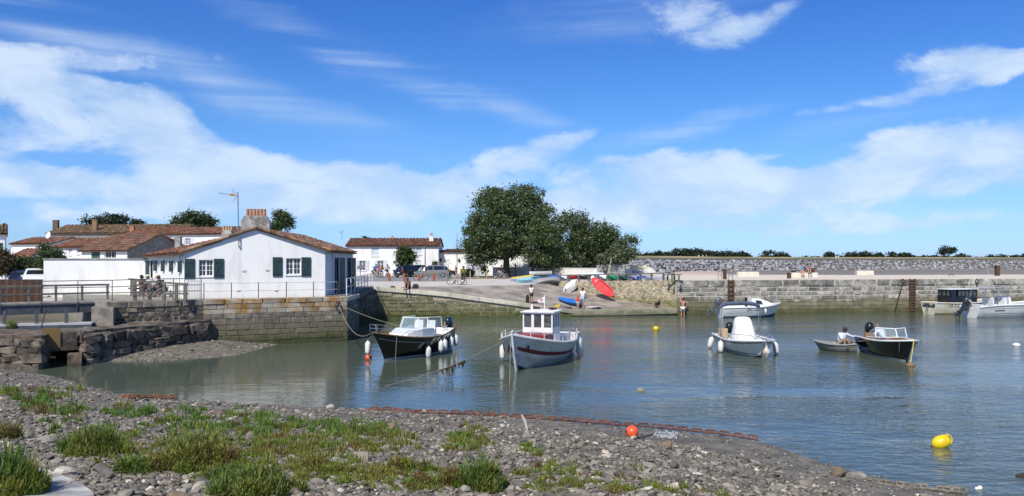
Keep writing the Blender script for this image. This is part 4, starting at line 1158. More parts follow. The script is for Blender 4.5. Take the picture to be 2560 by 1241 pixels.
# lower walkway
lwk = thing('lower_walkway', 'narrow pale walkway hanging below the footbridge over the sluice', 'walkway', (-24, 35.5, 1.6))
fk = Frame((-31, 34.3), px2(232, 37.9))
m = MB(); m.fbox(fk, 0, fk.L, -.45, .35, 1.55, 1.63); m.build('deck', M('pale_deck', (.42, .43, .44), .7, col2=(.33, .33, .34), vs_=2), lwk)
m = MB(); m.fbox(fk, 0, fk.L, .2, .34, 1.36, 1.548); m.build('edge_beam', BEAM, lwk)
for px in (13, 93, 167):
    q = fk.p(fu(fk, px), .1, 1.63); s = MB(); s.box(q + V(0, 0, .3), (.13, .13, .62), .4); s.build('post', BEAM, lwk)
s = MB(); s.tube(catenary(fk.p(fu(fk, 118), .3, 2.2), fk.p(fu(fk, 108), .36, 1.5), .02, 6), .02, 5)
tag(s.build('hanging_chain', BLACK), 'short black chain hanging under the footbridge beam', 'chain')
sg = thing('sluice_gate', 'rust and yellow stained sluice gate panel in the sea wall', 'sluice gate', (*px2(128, 34.6), .8))
q0, q1 = px2(106, 34.5), px2(151, 34.9); fq = Frame(q0, q1)
m = MB(); m.fbox(fq, 0, fq.L, -.1, 0, .75, 1.6); m.build('panel', M('rusty_gate', (.17, .115, .05), .8, col2=(.22, .14, .03), vs_=2.5, stretch=(1, 1, .3)), sg)
m = MB(); m.fbox(fq, fq.L, fq.L + .65, -.3, -.06, .7, 1.4); m.fbox(fq, 0, fq.L + .9, -.32, .03, .62, .745); m.build('frame', OLDWALL, sg)
m = MB(); m.prism([(*px2(112, 36.2), .62), (*px2(200, 35.6), .62), (*px2(205, 38.6), .62), (*px2(112, 38.6), .62)], (0, 0, .78)); m.prism([(*px2(108, 38.2), -1), (*px2(209, 38.2), -1), (*px2(209, 38.5), -1), (*px2(108, 38.5), -1)], (0, 0, 2.35)); tag(m.build('sluice_shade_slab', OLDWALL), 'added slab and back wall keeping the sluice opening dark', 'slab')  # slab and back wall added so the opening behind the gate stays dark
s = MB(); s.tube(catenary(frR.p(2.6, .7, 1.5), frR.p(2.65, .95, .9), .03, 6), .016, 5); s.ball(frR.p(2.66, .97, .82), .09, 8, 5)
tag(s.build('mooring_rope', ROPE), 'short frayed rope with a knot hanging on the dark ledge', 'rope')

# ---- railing along the cottage front, deck and white rails over the inlet
qr = thing('quay_railing', 'rusty two-wire railing along the quay in front of the cottage', 'railing', frA.p(3, -.3, PZ))
pl = [frA.p(fu(frA, x), -.25, PZ + .02) for x in (511, 580, 648, 718, 786, 846)]
for q in pl:
    s = MB(); s.tube([q, q + V(0, 0, .86)], .024, 6); s.build('post', RUST, qr)
for z in (.84, .42):
    for a, b_ in zip(pl, pl[1:]):
        s = MB(); s.tube(catenary(a + V(0, 0, z), b_ + V(0, 0, z), .02, 6), .012, 5); s.build('wire', M('pale_wire', (.45, .45, .46), .5), qr)
dk = thing('deck_bridge', 'dark timber deck beside the cottage bridging the inlet', 'deck', (-10.6, 53, PZ))
dka, dkb = Vector((-9.42, 45.6)), Vector((-10.95, 62.9))
m = MB(); m.hexa([(-11.9, 49.05, 2.2), (-9.5, 49.05, 2.2), (-10.75, 61.9, 2.2), (-11.9, 58.0, 2.2), (-11.9, 49.05, 2.497), (-9.5, 49.05, 2.497), (-10.75, 61.9, 2.497), (-11.9, 58.0, 2.497)]); m.build('deck', M('dark_deck', (.10, .10, .105), .8), dk)
n = 34
fd = Frame(dka, dkb)
for k in range(n):
    u = fd.L * k / n; m = MB(); m.fbox(fd, u + .01, u + fd.L / n - .01, -1.35 + .3 * (k / n), .03, 2.524, 2.56); m.build('plank', DECK, dk)
wr = thing('white_railing', 'white tubular railing along the deck beside the cottage', 'railing', (-10.2, 54, PZ))
rail_line(wr, [fd.p(u, -.06, 2.56) for u in np.linspace(0.1, fd.L - .1, 9)], .95, M('white_rail', (.72, .73, .74), .4, col2=(.5, .4, .33), vs_=4, thresh=(.55, .75)), r=.022, rails=(1., .5), post_r=.028)
# mooring ring and ropes at the quay corner
rg = thing('mooring_ring', 'rusty mooring ring on the quay corner', 'mooring ring', frA.p(frA.L - .55, .1, 2.1))
s = MB(); c = frA.p(frA.L - .55, .14, 2.0); s.tube([c + frA.u * (.16 * math.cos(t)) + V(0, 0, .2 * math.sin(t)) for t in np.linspace(0, 2 * math.pi, 17)[:-1]], .03, 6, closed=True); s.build('ring', RUST, rg)
s = MB(); s.box(c + V(0, 0, .22), (.12, .12, .12)); s.build('anchor', RUST, rg)

# ---- jetty furniture
def bollard_rust(px, y0, y1, w, label):
    q = on(px, y1, QZ); h = (y1 - y0) * q.y / F; wm = w * q.y / F
    t = thing('mooring_post', label, 'mooring post', q, group='rusted mooring posts on the jetty')
    s = MB(); fl_ = .04
    s.box(q + V(0, -wm * .4, h / 2), (wm, fl_, h)); s.box(q + V(0, wm * .4, h / 2), (wm, fl_, h)); s.box(q + V(0, 0, h / 2), (fl_, wm * .8 - fl_, h)); s.build('beam', RUST, t)
    s = MB(); s.box(q + V(0, 0, h + .012), (wm + .02, wm + .02, .02)); s.build('cap', RUST, t)
bollard_rust(1812, 673, 699, 8, 'rusted steel mooring post between the small steel rails')
bollard_rust(1972.5, 683, 697, 8, 'short rusted mooring post beside the couple on the stone block')
bollard_rust(2493, 665, 690, 9, 'tall rusted mooring post at the outer end of the jetty')
for x0, x1, y0, y1, lab in ((1845, 1898, 680, 692, 'pale stone bench block nearest the slipway'), (1979, 2045, 682, 694, 'pale stone bench block on which the couple sits'), (2143, 2185, 677, 688, 'small pale stone bench block beyond the couple')):
    q = on((x0 + x1) / 2, y1, QZ); k = q.y / F
    s = MB(); w, h, d = (x1 - x0) * k, (y1 - y0) * k, .6
    s.hexa([q + V(-w / 2, 0, 0), q + V(w / 2, 0, 0), q + V(w / 2, d, 0), q + V(-w / 2, d, 0), q + V(-w / 2 + .02, .02, h), q + V(w / 2 - .02, .02, h), q + V(w / 2 - .02, d - .02, h), q + V(-w / 2 + .02, d - .02, h)])
    tag(s.build('stone_bench', M('cream_stone', (.66, .60, .50), .85, col2=(.58, .53, .45), vs_=1.5)), lab, 'bench', 'stone bench blocks on the jetty')
for px, lab in ((1800, 'steel grab rail left of the first mooring post'), (1827, 'steel grab rail right of the first mooring post')):
    a = on(px - 5, 699.5, QZ); b_ = on(px + 4, 699.5, QZ); t = thing('grab_rail', lab, 'rail', a)
    s = MB(); s.tube([a, a + V(0, 0, .72), b_ + V(0, 0, .72), b_], .025, 6); s.build('hoop', STEEL, t)
    s = MB(); s.tube([a + V(0, 0, .36), b_ + V(0, 0, .36)], .018, 6); s.build('crossbar', STEEL, t)
a = on(2372, 692.5, QZ); s = MB(); s.tube([a, a + V(0, 0, .22), a + V(.5, 0, .22), a + V(.5, 0, 0)], .03, 6); tag(s.build('hoop', BLACK), 'low dark hoop handle on the jetty edge', 'hoop')
def ladder(px, w, label, zt=QZ, rungs=12):
    u = fu(frJ, px); k = frJ.p(u, 0, 0).y / F; hw = w * k / 2
    t = thing('ladder', label, 'ladder', frJ.p(u, .15, 0))
    m = MB(); m.fbox(frJ, u - hw, u + hw, .07, .1, -.2, zt - .02); m.build('recess_board', M('ladder_timber', (.16, .125, .085), .9, col2=(.09, .07, .05), vs_=2), t)
    for s_ in (-1, 1):
        m = MB(); m.fbox(frJ, u + s_ * hw - .05, u + s_ * hw + .05, .1, .2, -.2, zt + .02); m.build('stile', RUST, t)
    for i in range(rungs):
        m = MB(); z = .1 + i * (zt - .25) / (rungs - 1); m.tube([frJ.p(u - hw, .16, z), frJ.p(u + hw, .16, z)], .028, 6); m.build('rung', RUST, t)
ladder(1825, 13, 'timber-backed ladder on the jetty wall by the small white cabin boat', rungs=8)
ladder(2278, 14, 'rusty ladder on the jetty wall left of the working boat')
def wall_chain(px0, y0, px1, y1, label, ring=True):
    def on_wall(px, py): return frJ.p(fu(frJ, px), .1, fz(frJ, px, py))
    a, b_ = on_wall(px0, y0), on_wall(px1, y1)
    t = thing('wall_chain', label, 'chain', a)
    n = 26
    s = MB()
    for i in range(n):
        c = a.lerp(b_, (i + .5) / n); d = (b_ - a).normalized(); sd_v = frJ.u if i % 2 else frJ.w
        l, w = (b_ - a).length / n * .75, .05
        s.tube([c + d * (l * math.cos(q)) + sd_v * (w * math.sin(q)) for q in np.linspace(0, 2 * math.pi, 9)[:-1]], .022, 4, closed=True)
    s.build('links', RUST, t)
    s = MB(); s.tube([a + V(0, 0, .1) + frJ.u * (.16 * math.cos(q)) + V(0, 0, .18 * math.sin(q)) for q in np.linspace(0, 2 * math.pi, 15)[:-1]], .035, 6, closed=True); s.build('ring', RUST, t)
wall_chain(2255, 706, 2234, 780, 'rusted chain hanging from a ring left of the right-hand ladder')
wall_chain(2440, 706, 2440, 760, 'rusted chain hanging from a ring behind the black wheelhouse')

# ================================================================== BOATS
# boats are modelled with +Y to the bow, +X to starboard, z = 0 at the water line, then turned into place
def sm(t): t = max(0., min(1., t)); return t * t * (3 - 2 * t)
class Hull:
    def __init__(s, L, B, sheer, draft=.3, tw=.75, tm=.45, rake=.6, full=.42, bowp=2.2, flare=.25, ns=22, nv=9):
        s.__dict__.update(L=L, B=B, sheer=sheer, draft=draft, tw=tw, tm=tm, rake=rake, full=full, bowp=bowp, flare=flare, ns=ns, nv=nv)
    def b(s, t):
        if t < s.tm: return s.B / 2 * (s.tw + (1 - s.tw) * sm(t / s.tm) ** .8)
        return s.B / 2 * max(0.0, 1 - ((t - s.tm) / (1 - s.tm)) ** s.bowp)
    def sz(s, t):
        a, m, c = s.sheer; tm = .4
        return m + (a - m) * ((tm - t) / tm) ** 2 if t < tm else m + (c - m) * ((t - tm) / (1 - tm)) ** 2
    def kz(s, t): return -s.draft * (1 - max(0, (t - .72) / .28) ** 2 * .9)
    def P(s, t, v, sd=1, off=0.):
        zt, zb = s.sz(t), s.kz(t)
        e = s.full + s.flare * sm((t - .5) / .5)
        x = s.b(t) * v ** e + off
        z = zb + (zt - zb) * v
        return Vector((sd * x, t * (s.L + s.rake * v ** 1.3), z))
    def W(s, t, sd=1, off=0., z=0.):      # point of the side at height z
        zt, zb = s.sz(t), s.kz(t)
        return s.P(t, max(0, min(1, (z - zb) / (zt - zb))), sd, off)
    def outer(s, parent, mats, rowmat=None, name='hull'):
        m = MB(); rings = []
        vs_ = [(j / s.nv) ** 1.0 for j in range(s.nv + 1)]
        for i in range(s.ns + 1):
            t = i / s.ns
            rings.append([s.P(t, v, -1) for v in reversed(vs_)] + [s.P(t, v, 1) for v in vs_[1:]])
        mis = None
        if rowmat:
            r = [rowmat(j) for j in range(s.nv)]; mis = list(reversed(r)) + r
        m.loft(rings, closed=False, mis=mis)
        m.poly(rings[0], mis[0] if mis else 0)
        return m.build(name, mats, parent, smooth=True)
    def gunwale(s, parent, mat, r=.035, t1=1., name='gunwale', dz=0.):
        m = MB()
        n = 20
        pts = [s.P(t1 * i / n, 1, -1) for i in range(n + 1)] + [s.P(t1 * (n - i) / n, 1, 1) for i in range(1, n + 1)]
        m.tube([q + V(0, 0, dz) for q in pts], r, 6)
        return m.build(name, mat, parent, smooth=True)
    def inner(s, parent, mat, floor, t0=0., t1=1., name='liner', inset=.05):
        m = MB(); n = 18; rings = []
        for i in range(n + 1):
            t = t0 + (t1 - t0) * i / n; ww = max(0., s.b(t) - inset); zt = s.sz(t); f = min(floor, zt)
            y = s.P(t, 1).y - (.03 if i == n and t1 > .97 else 0)
            sd_ = [(max(0., min(ww, s.W(t, 1, 0, z).x - inset * (1 if j else .9))), z) for j, z in enumerate(zt - (zt - f) * q / 4 for q in range(5))]
            rings.append([V(-x, s.W(t, 1, 0, z).y - .02, z) for x, z in sd_] + [V(x, s.W(t, 1, 0, z).y - .02, z) for x, z in reversed(sd_)])
        m.loft(rings, closed=False)
        m.poly(rings[0]); m.poly(rings[-1])
        return m.build(name, mat, parent)
    def deck(s, parent, mat, t0, t1, dz=-.02, name='deck', crown=.04):
        m = MB(); n = 12; rings = []
        for i in range(n + 1):
            t = t0 + (t1 - t0) * i / n; w = max(0.001, s.b(t) - .02); y = s.P(t, 1).y; z = s.sz(t) + dz
            rings.append([V(-w, y, z), V(-w * .5, y, z + crown * .75), V(0, y, z + crown), V(w * .5, y, z + crown * .75), V(w, y, z)])
        m.loft(rings, closed=False)
        r = rings[0]; m.poly(r + [V(q.x * .8, q.y, q.z - .25) for q in reversed(r)])
        r = rings[-1]; m.poly(r + [V(q.x * .6, q.y - .03, q.z - .1) for q in reversed(r)])
        return m.build(name, mat, parent, smooth=True)
    def band(s, parent, mat, v0, v1, t0=0., t1=1., off=.012, name='stripe', byz=False):
        ts = sorted({t0, t1} | {i / s.ns for i in range(s.ns + 1) if t0 < i / s.ns < t1})
        for sd in (-1, 1):
            m = MB(); rings = []
            for t in ts:
                rings.append([s.W(t, sd, off, v0), s.W(t, sd, off, v1)] if byz else [s.P(t, v0, sd, off), s.P(t, v1, sd, off)])
            m.loft(rings, closed=False)
            m.build(name, mat, parent)
def place(t, x, y, hx, hy, z=0.):
    t.location = (x, y, z); t.rotation_euler = (0, 0, math.atan2(-hx, hy)); return t
GEL = M('gelcoat', (.80, .80, .78), .25, col2=(.72, .72, .69), vs_=1.5, coat=.3)
GELD = M('weathered_white_hull', (.66, .66, .64), .45, col2=(.50, .49, .46), vs_=1.6, bump=.2, bs=4, thresh=(.42, .68))
NAVY = M('black_hull', (.006, .008, .012), .12, var=.1, coat=.4)
BOTTOM = M('dark_antifoul', (.02, .022, .03), .6)
BLUEB = M('blue_antifoul', (.02, .09, .16), .6)
TEAK = M('teak', (.30, .17, .075), .6, col2=(.2, .11, .05), vs_=6, stretch=(1, .15, 1))
CHROME = M('polished_rail', (.55, .56, .57), .22, metal=.9, var=.05)
VINYL = M('white_vinyl', (.78, .77, .74), .55)
RED = M('deep_red_paint', (.22, .015, .022), .45, col2=(.16, .012, .018), vs_=3)
def text(parent, body, size, M4, mat, name='lettering', ext=.002):
    c = bpy.data.curves.new(name, 'FONT'); c.body = body; c.size = size; c.extrude = ext; c.align_x = 'CENTER'; c.align_y = 'CENTER'
    c.materials.append(mat)
    tmp = bpy.data.objects.new(name, c); COL.objects.link(tmp)
    me = bpy.data.meshes.new_from_object(tmp.evaluated_get(bpy.context.evaluated_depsgraph_get()))
    bpy.data.objects.remove(tmp)
    if not me.materials: me.materials.append(mat)
    o = bpy.data.objects.new(name, me); COL.objects.link(o); o.parent = parent; o.matrix_local = M4
    return o
def basis(o, x, y):
    x = Vector(x).normalized(); z = x.cross(Vector(y)).normalized(); y = z.cross(x)
    m = Matrix((x, y, z)).transposed().to_4x4(); m.translation = o
    return m
def outboard(parent, y, z, mat, tilt=0., s=1., band=None):
    """motor hanging on the transom at (0, y, z); tilt in degrees swings the leg up and aft"""
    T = Matrix.Translation((0, y, z)) @ Matrix.Rotation(rad(tilt), 4, 'X') @ Matrix.Scale(s, 4)
    m = MB(); rings = []
    for h, w, f, a in ((.12, .14, -.12, .24), (.2, .19, -.2, .30), (.38, .2, -.24, .34), (.55, .18, -.22, .32), (.66, .13, -.14, .24), (.7, .05, -.04, .12)):
        rings.append([V(w * math.copysign(abs(math.cos(q)) ** .7, math.cos(q)), -.28 + (a if math.sin(q) < 0 else -f) * math.copysign(abs(math.sin(q)) ** .7, math.sin(q)), h) for q in np.linspace(0, 2 * math.pi, 15)[:-1]])
    m.loft(rings); m.xf(T); cw = m.build('outboard_motor', mat, parent, smooth=True)
    m = MB(); m.loft([[V(sx * w, -.28 + sy * l, h) for sx, sy in ((-1, -1), (1, -1), (1, 1), (-1, 1))] for h, w, l in ((-.75, .04, .10), (-.3, .06, .12), (.14, .1, .17))]); m.box((0, -.08, -.02), (.24, .2, .3)); m.xf(T); m.build('leg', mat, cw)
    m = MB(); m.lathe([(.0, -.3), (.05, -.2), (.06, .0), (.045, .2), (0, .28)], 8, Matrix.Translation((0, -.3, -.78)) @ Matrix.Rotation(rad(90), 4, 'X')); m.loft([[V(-.015, -.42, -.8), V(.015, -.42, -.8), V(.015, -.24, -.8), V(-.015, -.24, -.8)], [V(-.01, -.42, -1.0), V(.01, -.42, -1.0), V(.01, -.32, -1.0), V(-.01, -.32, -1.0)]]); m.box((0, -.36, -.6), (.2, .3, .02)); m.xf(T); m.build('gearcase', mat, cw, smooth=True)
    m = MB()
    for k in range(3):
        q = Matrix.Translation((0, -.58, -.78)) @ Matrix.Rotation(k * 2.0944, 4, 'Y') @ Matrix.Rotation(.5, 4, 'Z')
        i = len(m.v); m.hexa([V(-.05, -.008, .02), V(.05, -.008, .02), V(.05, .008, .02), V(-.05, .008, .02), V(-.06, -.006, .15), V(.06, -.006, .15), V(.06, .006, .15), V(-.06, .006, .15)])
        m.xf(q, i)
    m.xf(T); m.build('propeller', STEEL, cw)
    if band is not None:
        m = MB(); m.box((.195, -.26, .42), (.02, .3, .1)); m.box((-.195, -.26, .42), (.02, .3, .1)); m.xf(T); m.build('emblem', band, cw)
    return cw
def fender(top, label, L=.55, r=.12, mat=None, group=None, line=None, tilt=(0, 0)):
    mat = mat or M('fender_white', (.74, .74, .72), .5, col2=(.58, .57, .53), vs_=5)
    t = thing('fender', label, 'fender', top - V(0, 0, L), group=group)
    R = Matrix.Translation(top) @ Matrix.Rotation(tilt[0], 4, 'X') @ Matrix.Rotation(tilt[1], 4, 'Y')
    m = MB(); m.lathe([(.03, 0), (.035, -.05), (r * .75, -.09), (r, -.16), (r, -L + .16), (r * .75, -L + .08), (.04, -L + .03), (.03, -L)], 12, R); m.build('body', mat, t, smooth=True)
    if line is not None:
        m = MB(); m.tube([top, line], .012, 5); m.build('line', ROPE, t)
    return t
def wpt(t, p): return pmat(t) @ Vector(p)

# ---- dark launch, left
lau = thing('launch', 'black hulled launch with white cuddy and windscreen below the quay', 'boat')
h = Hull(5.6, 2.25, (1.12, .92, 1.38), .35, tw=.55, tm=.42, rake=.95, full=.40, bowp=2.0, flare=.5)
h.outer(lau, [NAVY, M('boot_white', (.62, .61, .56), .5), BOTTOM], lambda j: 2 if j < 2 else 0)
h.band(lau, M('boot_white', (.62, .61, .56), .5), -.02, .1, 0, 1, .008, 'boot_stripe', byz=True)
h.band(lau, M('thin_line', (.40, .42, .44), .4), .80, .82, 0, .98, .008, 'styling_line')
h.gunwale(lau, TEAK, .03)
h.inner(lau, GEL, .45, .02, .62)
h.deck(lau, M('cream_deck', (.62, .58, .48), .7), .6, .985, .0)
m = MB(); z0 = .95
rings = [[V(-.78, 2.5, .6), V(.78, 2.5, .6), V(.78, 2.5, 1.3), V(-.78, 2.5, 1.3)], [V(-.76, 3.5, .6), V(.76, 3.5, .6), V(.76, 3.5, 1.32), V(-.76, 3.5, 1.32)], [V(-.5, 4.45, .6), V(.5, 4.45, .6), V(.5, 4.45, 1.16), V(-.5, 4.45, 1.16)]]
m.loft(rings); m.build('cuddy', GEL, lau)
m = MB()
fwl = [V(-.8, 1.75, 1.3), V(-.78, 3.1, 1.34), V(-.45, 3.55, 1.34), V(.45, 3.55, 1.34), V(.78, 3.1, 1.34), V(.8, 1.75, 1.3)]
ftl = [V(-.74, 1.75, 1.78), V(-.7, 2.95, 1.82), V(-.42, 3.3, 1.82), V(.42, 3.3, 1.82), V(.7, 2.95, 1.82), V(.74, 1.75, 1.78)]
m.loft([fwl, ftl], closed=False); ws = m.build('windscreen', clear_glass(), lau)
m = MB(); m.tube(ftl, .022, 6)
for a, b_ in zip(fwl, ftl): m.tube([a, b_], .018, 5)
m.build('frame', PAINT, ws)
for x in (-.35, .35):
    m = MB(); m.box((x, 2.2, 1.05), (.5, .5, .3)); m.loft([[V(x - .25, 1.95, 1.15), V(x + .25, 1.95, 1.15), V(x + .25, 2.1, 1.15), V(x - .25, 2.1, 1.15)], [V(x - .22, 1.9, 1.62), V(x + .22, 1.9, 1.62), V(x + .22, 2.0, 1.62), V(x - .22, 2.0, 1.62)]]); m.build('seat', VINYL, lau)
m = MB(); m.box((0, 1.2, .62), (1.3, .45, .5)); m.build('engine_box', VINYL, lau)
outboard(lau, -.02, .95, M('navy_cowl', (.012, .022, .05), .25), 0, .95)
m = MB(); by = h.P(1, 1).y
m.tube([V(-.42, by - .9, 1.32), V(-.4, by - .85, 1.62), V(-.2, by - .1, 1.72), V(0, by + .06, 1.73), V(.2, by - .1, 1.72), V(.4, by - .85, 1.62), V(.42, by - .9, 1.32)], .018, 6)
m.tube([V(-.4, by - .85, 1.48), V(-.2, by - .12, 1.55), V(.2, by - .12, 1.55), V(.4, by - .85, 1.48)], .014, 6)
for x in (-.2, .2): m.tube([V(x, by - .12, 1.38), V(x, by - .1, 1.72)], .014, 5)
m.build('pulpit', CHROME, lau, smooth=True)
for sd in (-1, 1):
    m = MB(); m.tube([h.P(.78, 1, sd) + V(-.1 * sd, 0, .02), h.P(.72, 1, sd) + V(-.1 * sd, 0, .26), h.P(.45, 1, sd) + V(-.1 * sd, 0, .3), h.P(.38, 1, sd) + V(-.1 * sd, 0, .02)], .014, 6); m.build('grab_rail', CHROME, lau, smooth=True)
    m = MB()
    q = [h.P(.2, 1, sd) + V(-.06 * sd, 0, 0), h.P(.31, 1, sd) + V(-.06 * sd, 0, 0)]
    m.tube([q[0], q[0] + V(0, 0, .34), q[1] + V(0, 0, .34), q[1]], .022, 6); m.tube([q[0] + V(0, 0, .18), q[1] + V(0, 0, .18)], .016, 6); m.build('side_rail', PAINT, lau, smooth=True)
m = MB(); m.lathe([(.07, -.05), (.085, .05), (.05, .22), (.02, .3)], 8, Matrix.Translation((0, .06, 1.1))); m.build('stern_post', TEAK, lau, smooth=True)
place(lau, -3.45, 41.3, -.42, -.907)
gl = 'fenders on the black launch'
for i, (tt, zt, dz) in enumerate(((.56, .86, .18), (.40, 1.0, .0), (.33, 1.02, .0), (.16, 1.0, .0), (.03, 1.05, .0))):
    tp = wpt(lau, h.W(tt, -1, .15, .72 - (.25 if i == 0 else 0)) * 1.0)
    fender(V(tp.x, tp.y, .72 - (.18 if i == 0 else 0) + .02 * i), ('white fender low on the black launch, nearest its bow', 'white fender on the black launch, second from its bow', 'white fender on the black launch, third from its bow', 'white fender on the black launch, fourth from its bow', 'white fender at the stern of the black launch')[i],
           .62, .13, group=gl, line=wpt(lau, h.P(tt, 1, -1, .02)), mat=None)
tp = wpt(lau, h.P(.9, 1, 1, .16)); fender(V(tp.x - .15, tp.y, .95), 'white fender hanging off the far bow of the black launch', .68, .13, group=gl, line=wpt(lau, h.P(.93, 1, 1)))
bw = wpt(lau, h.P(.99, 1, 1))
s = MB(); q = on(921, 900, 0); s.ball(q + V(0, 0, .1), .16, 14, 9); o = s.build('mooring_buoy', M('orange_buoy', (.75, .09, .03), .4), smooth='all'); tag(o, 'small orange buoy floating under the bow of the black launch', 'buoy', 'floating mooring buoys')
def rope(pts, label, r=.014, mat=ROPE, name='mooring_rope'):
    s = MB(); s.tube(pts, r, 5); return tag(s.build(name, mat), label, 'rope')
rope(catenary(frA.p(frA.L - .5, .2, 2.0), bw + V(0, 0, .02), .75), 'slack mooring rope from the quay corner to the black launch', .018)
rope(catenary(frA.p(frA.L - .5, .2, 2.1), wpt(lau, V(.6, 2.9, 1.3)), .12), 'taut mooring rope from the quay corner across to the launch cuddy', .014)
rope([bw, on(921, 903, 0) + V(0, 0, .2), on(932, 915, -.1)], 'bow line running from the black launch down to the orange buoy')
rope([wpt(lau, h.P(.83, 1, -1)), on(988, 907, -.05)], 'straight pale line from the launch gunwale into the water')

# ---- white fishing boat with wheelhouse
tr = thing('fishing_boat', 'white wooden fishing boat with wheelhouse, red hatch and red stripe', 'boat')
h = Hull(7.4, 3.05, (.98, .9, 1.55), .5, tw=.62, tm=.45, rake=.75, full=.40, bowp=2.4, flare=.42, nv=10)
h.outer(tr, [GELD, BOTTOM, M('stained_bottom', (.60, .58, .53), .6, col2=(.36, .33, .28), vs_=2.5, stretch=(1, 1, .5))], lambda j: 1 if j < 2 else (2 if j < 5 else 0))
h.band(tr, M('red_stripe', (.18, .02, .03), .5, col2=(.12, .015, .02)), .60, .70, 0.15, .985, .022, 'red_stripe')
for v in (.72, .8, .88): h.band(tr, GELD, v, v + .012, 0, .98, .014, 'plank_seam')
h.gunwale(tr, GELD, .06); h.inner(tr, M('deck_grey_white', (.6, .6, .58), .6), .62, .02, .97, 'deck_well', .09)
m = MB(); m.loft([[V(-.04, 7.32, -.3), V(.04, 7.32, -.3), V(.04, 7.52, -.3), V(-.04, 7.52, -.3)], [V(-.04, 7.8, .9), V(.04, 7.8, .9), V(.04, 8.02, .9), V(-.04, 8.02, .9)], [V(-.04, 8.02, 1.72), V(.04, 8.02, 1.72), V(.04, 8.24, 1.68), V(-.04, 8.24, 1.68)]]); m.build('stem_post', GELD, tr)
for sd in (-1, 1):
    m = MB(); q = h.P(.915, .74, sd, .02); m.ball(q, (.05, .12, .12), 10, 6); m.build('hawse_hole', BLACK, tr, smooth=True)
m = MB(); m.box((0, 5.0, 1.0), (1.5, 1.3, .62)); m.build('hatch', RED, tr)
for k in range(4):
    m = MB(); m.box((-.54 + k * .36, 5.66, 1.0), (.32, .025, .52)); m.build('hatch_board', RED, tr)
# wheelhouse
W0, W1, Y0, Y1, Z0, Z1, ZT = -.70, .70, 2.9, 4.3, .6, 1.5, 2.2
m = MB(); m.box((0, (Y0 + Y1) / 2, (Z0 + 1.46) / 2), (W1 - W0, Y1 - Y0, 1.46 - Z0)); wh = m.build('wheelhouse', PAINT, tr)
def panel_win(parent, c, ux, n, w, hgt, count, mat_f=PAINT):
    ux = Vector(ux); L_ = w * count
    f = MB(); X = basis(c, ux, (0, 0, 1))
    def bx(x0, x1, z0, z1, y0=0., y1=.05): f.add([X @ V(*q) for q in ((x0, z0, y0), (x1, z0, y0), (x1, z1, y0), (x0, z1, y0), (x0, z0, y1), (x1, z0, y1), (x1, z1, y1), (x0, z1, y1))], [(3, 2, 1, 0), (4, 5, 6, 7), (0, 1, 5, 4), (1, 2, 6, 5), (2, 3, 7, 6), (3, 0, 4, 7)])
    e = w * .13
    bx(-L_ / 2, L_ / 2, -hgt / 2, -hgt / 2 + .07); bx(-L_ / 2, L_ / 2, hgt / 2 - .07, hgt / 2)
    for k in range(count + 1):
        x = -L_ / 2 + w * k; lo, hi = max(-L_ / 2, x - e), min(L_ / 2, x + e); bx(lo, hi, -hgt / 2 + .07, hgt / 2 - .07)
    o = f.build('window', mat_f, parent)
    for k in range(count):
        p = MB(); x0, x1 = -L_ / 2 + w * k + e, -L_ / 2 + w * (k + 1) - e
        p.add([X @ V(*q) for q in ((x0, -hgt / 2 + .07, .015), (x1, -hgt / 2 + .07, .015), (x1, hgt / 2 - .07, .015), (x0, hgt / 2 - .07, .015))], [(0, 1, 2, 3)])
        p.build('pane', GLASS_T, o)
    return o
GLASS_T = M('cabin_glass', (.10, .11, .11), .06, spec=.9, col2=(.05, .055, .055), vs_=4)
hh = ZT - 1.46
panel_win(wh, V(0, Y1 - .05, 1.46 + hh / 2), (-1, 0, 0), None, (W1 - W0) / 3, hh, 3)
panel_win(wh, V(0, Y0 + .05, 1.46 + hh / 2), (1, 0, 0), None, (W1 - W0) / 3, hh, 3)
panel_win(wh, V(W0 + .05, (Y0 + Y1) / 2, 1.46 + hh / 2), (0, -1, 0), None, (Y1 - Y0 - .1) / 3, hh, 3)
panel_win(wh, V(W1 - .05, (Y0 + Y1) / 2, 1.46 + hh / 2), (0, 1, 0), None, (Y1 - Y0 - .1) / 3, hh, 3)
m = MB(); rings = []
for z, e in ((ZT, .09), (ZT + .05, .1), (ZT + .1, -.12)): rings.append([V(W0 - e, Y0 - e, z), V(W1 + e, Y0 - e, z), V(W1 + e, Y1 + e, z), V(W0 - e, Y1 + e, z)])
m.loft(rings); m.build('wheelhouse_roof', PAINT, tr)
m = MB(); m.tube([V(.0, 3.1, 2.25), V(.0, 3.1, 2.95)], .02, 6); m.build('flagstaff', PAINT, tr)
m = MB(); fl_ = [[V(.0 + .02 - .34 * k / 6, 3.1 + .03 * math.sin(k * 1.3), 2.9 - .16 * k / 6 - j * .3 * (1 - .1 * k)) for k in range(7)] for j in (0, 1)]; m.loft(fl_, closed=False); m.xf(Matrix.Translation((.0, 3.1, 0)) @ Matrix.Rotation(rad(200), 4, 'Z') @ Matrix.Translation((0, -3.1, 0))); m.build('flag', M('white_pennant', (.72, .68, .70), .8, col2=(.5, .25, .3), vs_=5, thresh=(.5, .6)), tr)
m = MB(); m.lathe([(.06, 0), (.06, .12), (.04, .15), (.04, .24)], 8, Matrix.Translation((.5, 3.5, 2.29))); m.build('deck_light', PAINT, tr, smooth=True)
m = MB(); m.tube([V(-.62, 3.3, 2.33), V(-.4, 3.5, 2.36), V(-.55, 3.7, 2.33), V(-.3, 3.35, 2.36)], .05, 7); m.build('coiled_cover', M('maroon_cloth', (.09, .02, .025), .9), tr, smooth=True)
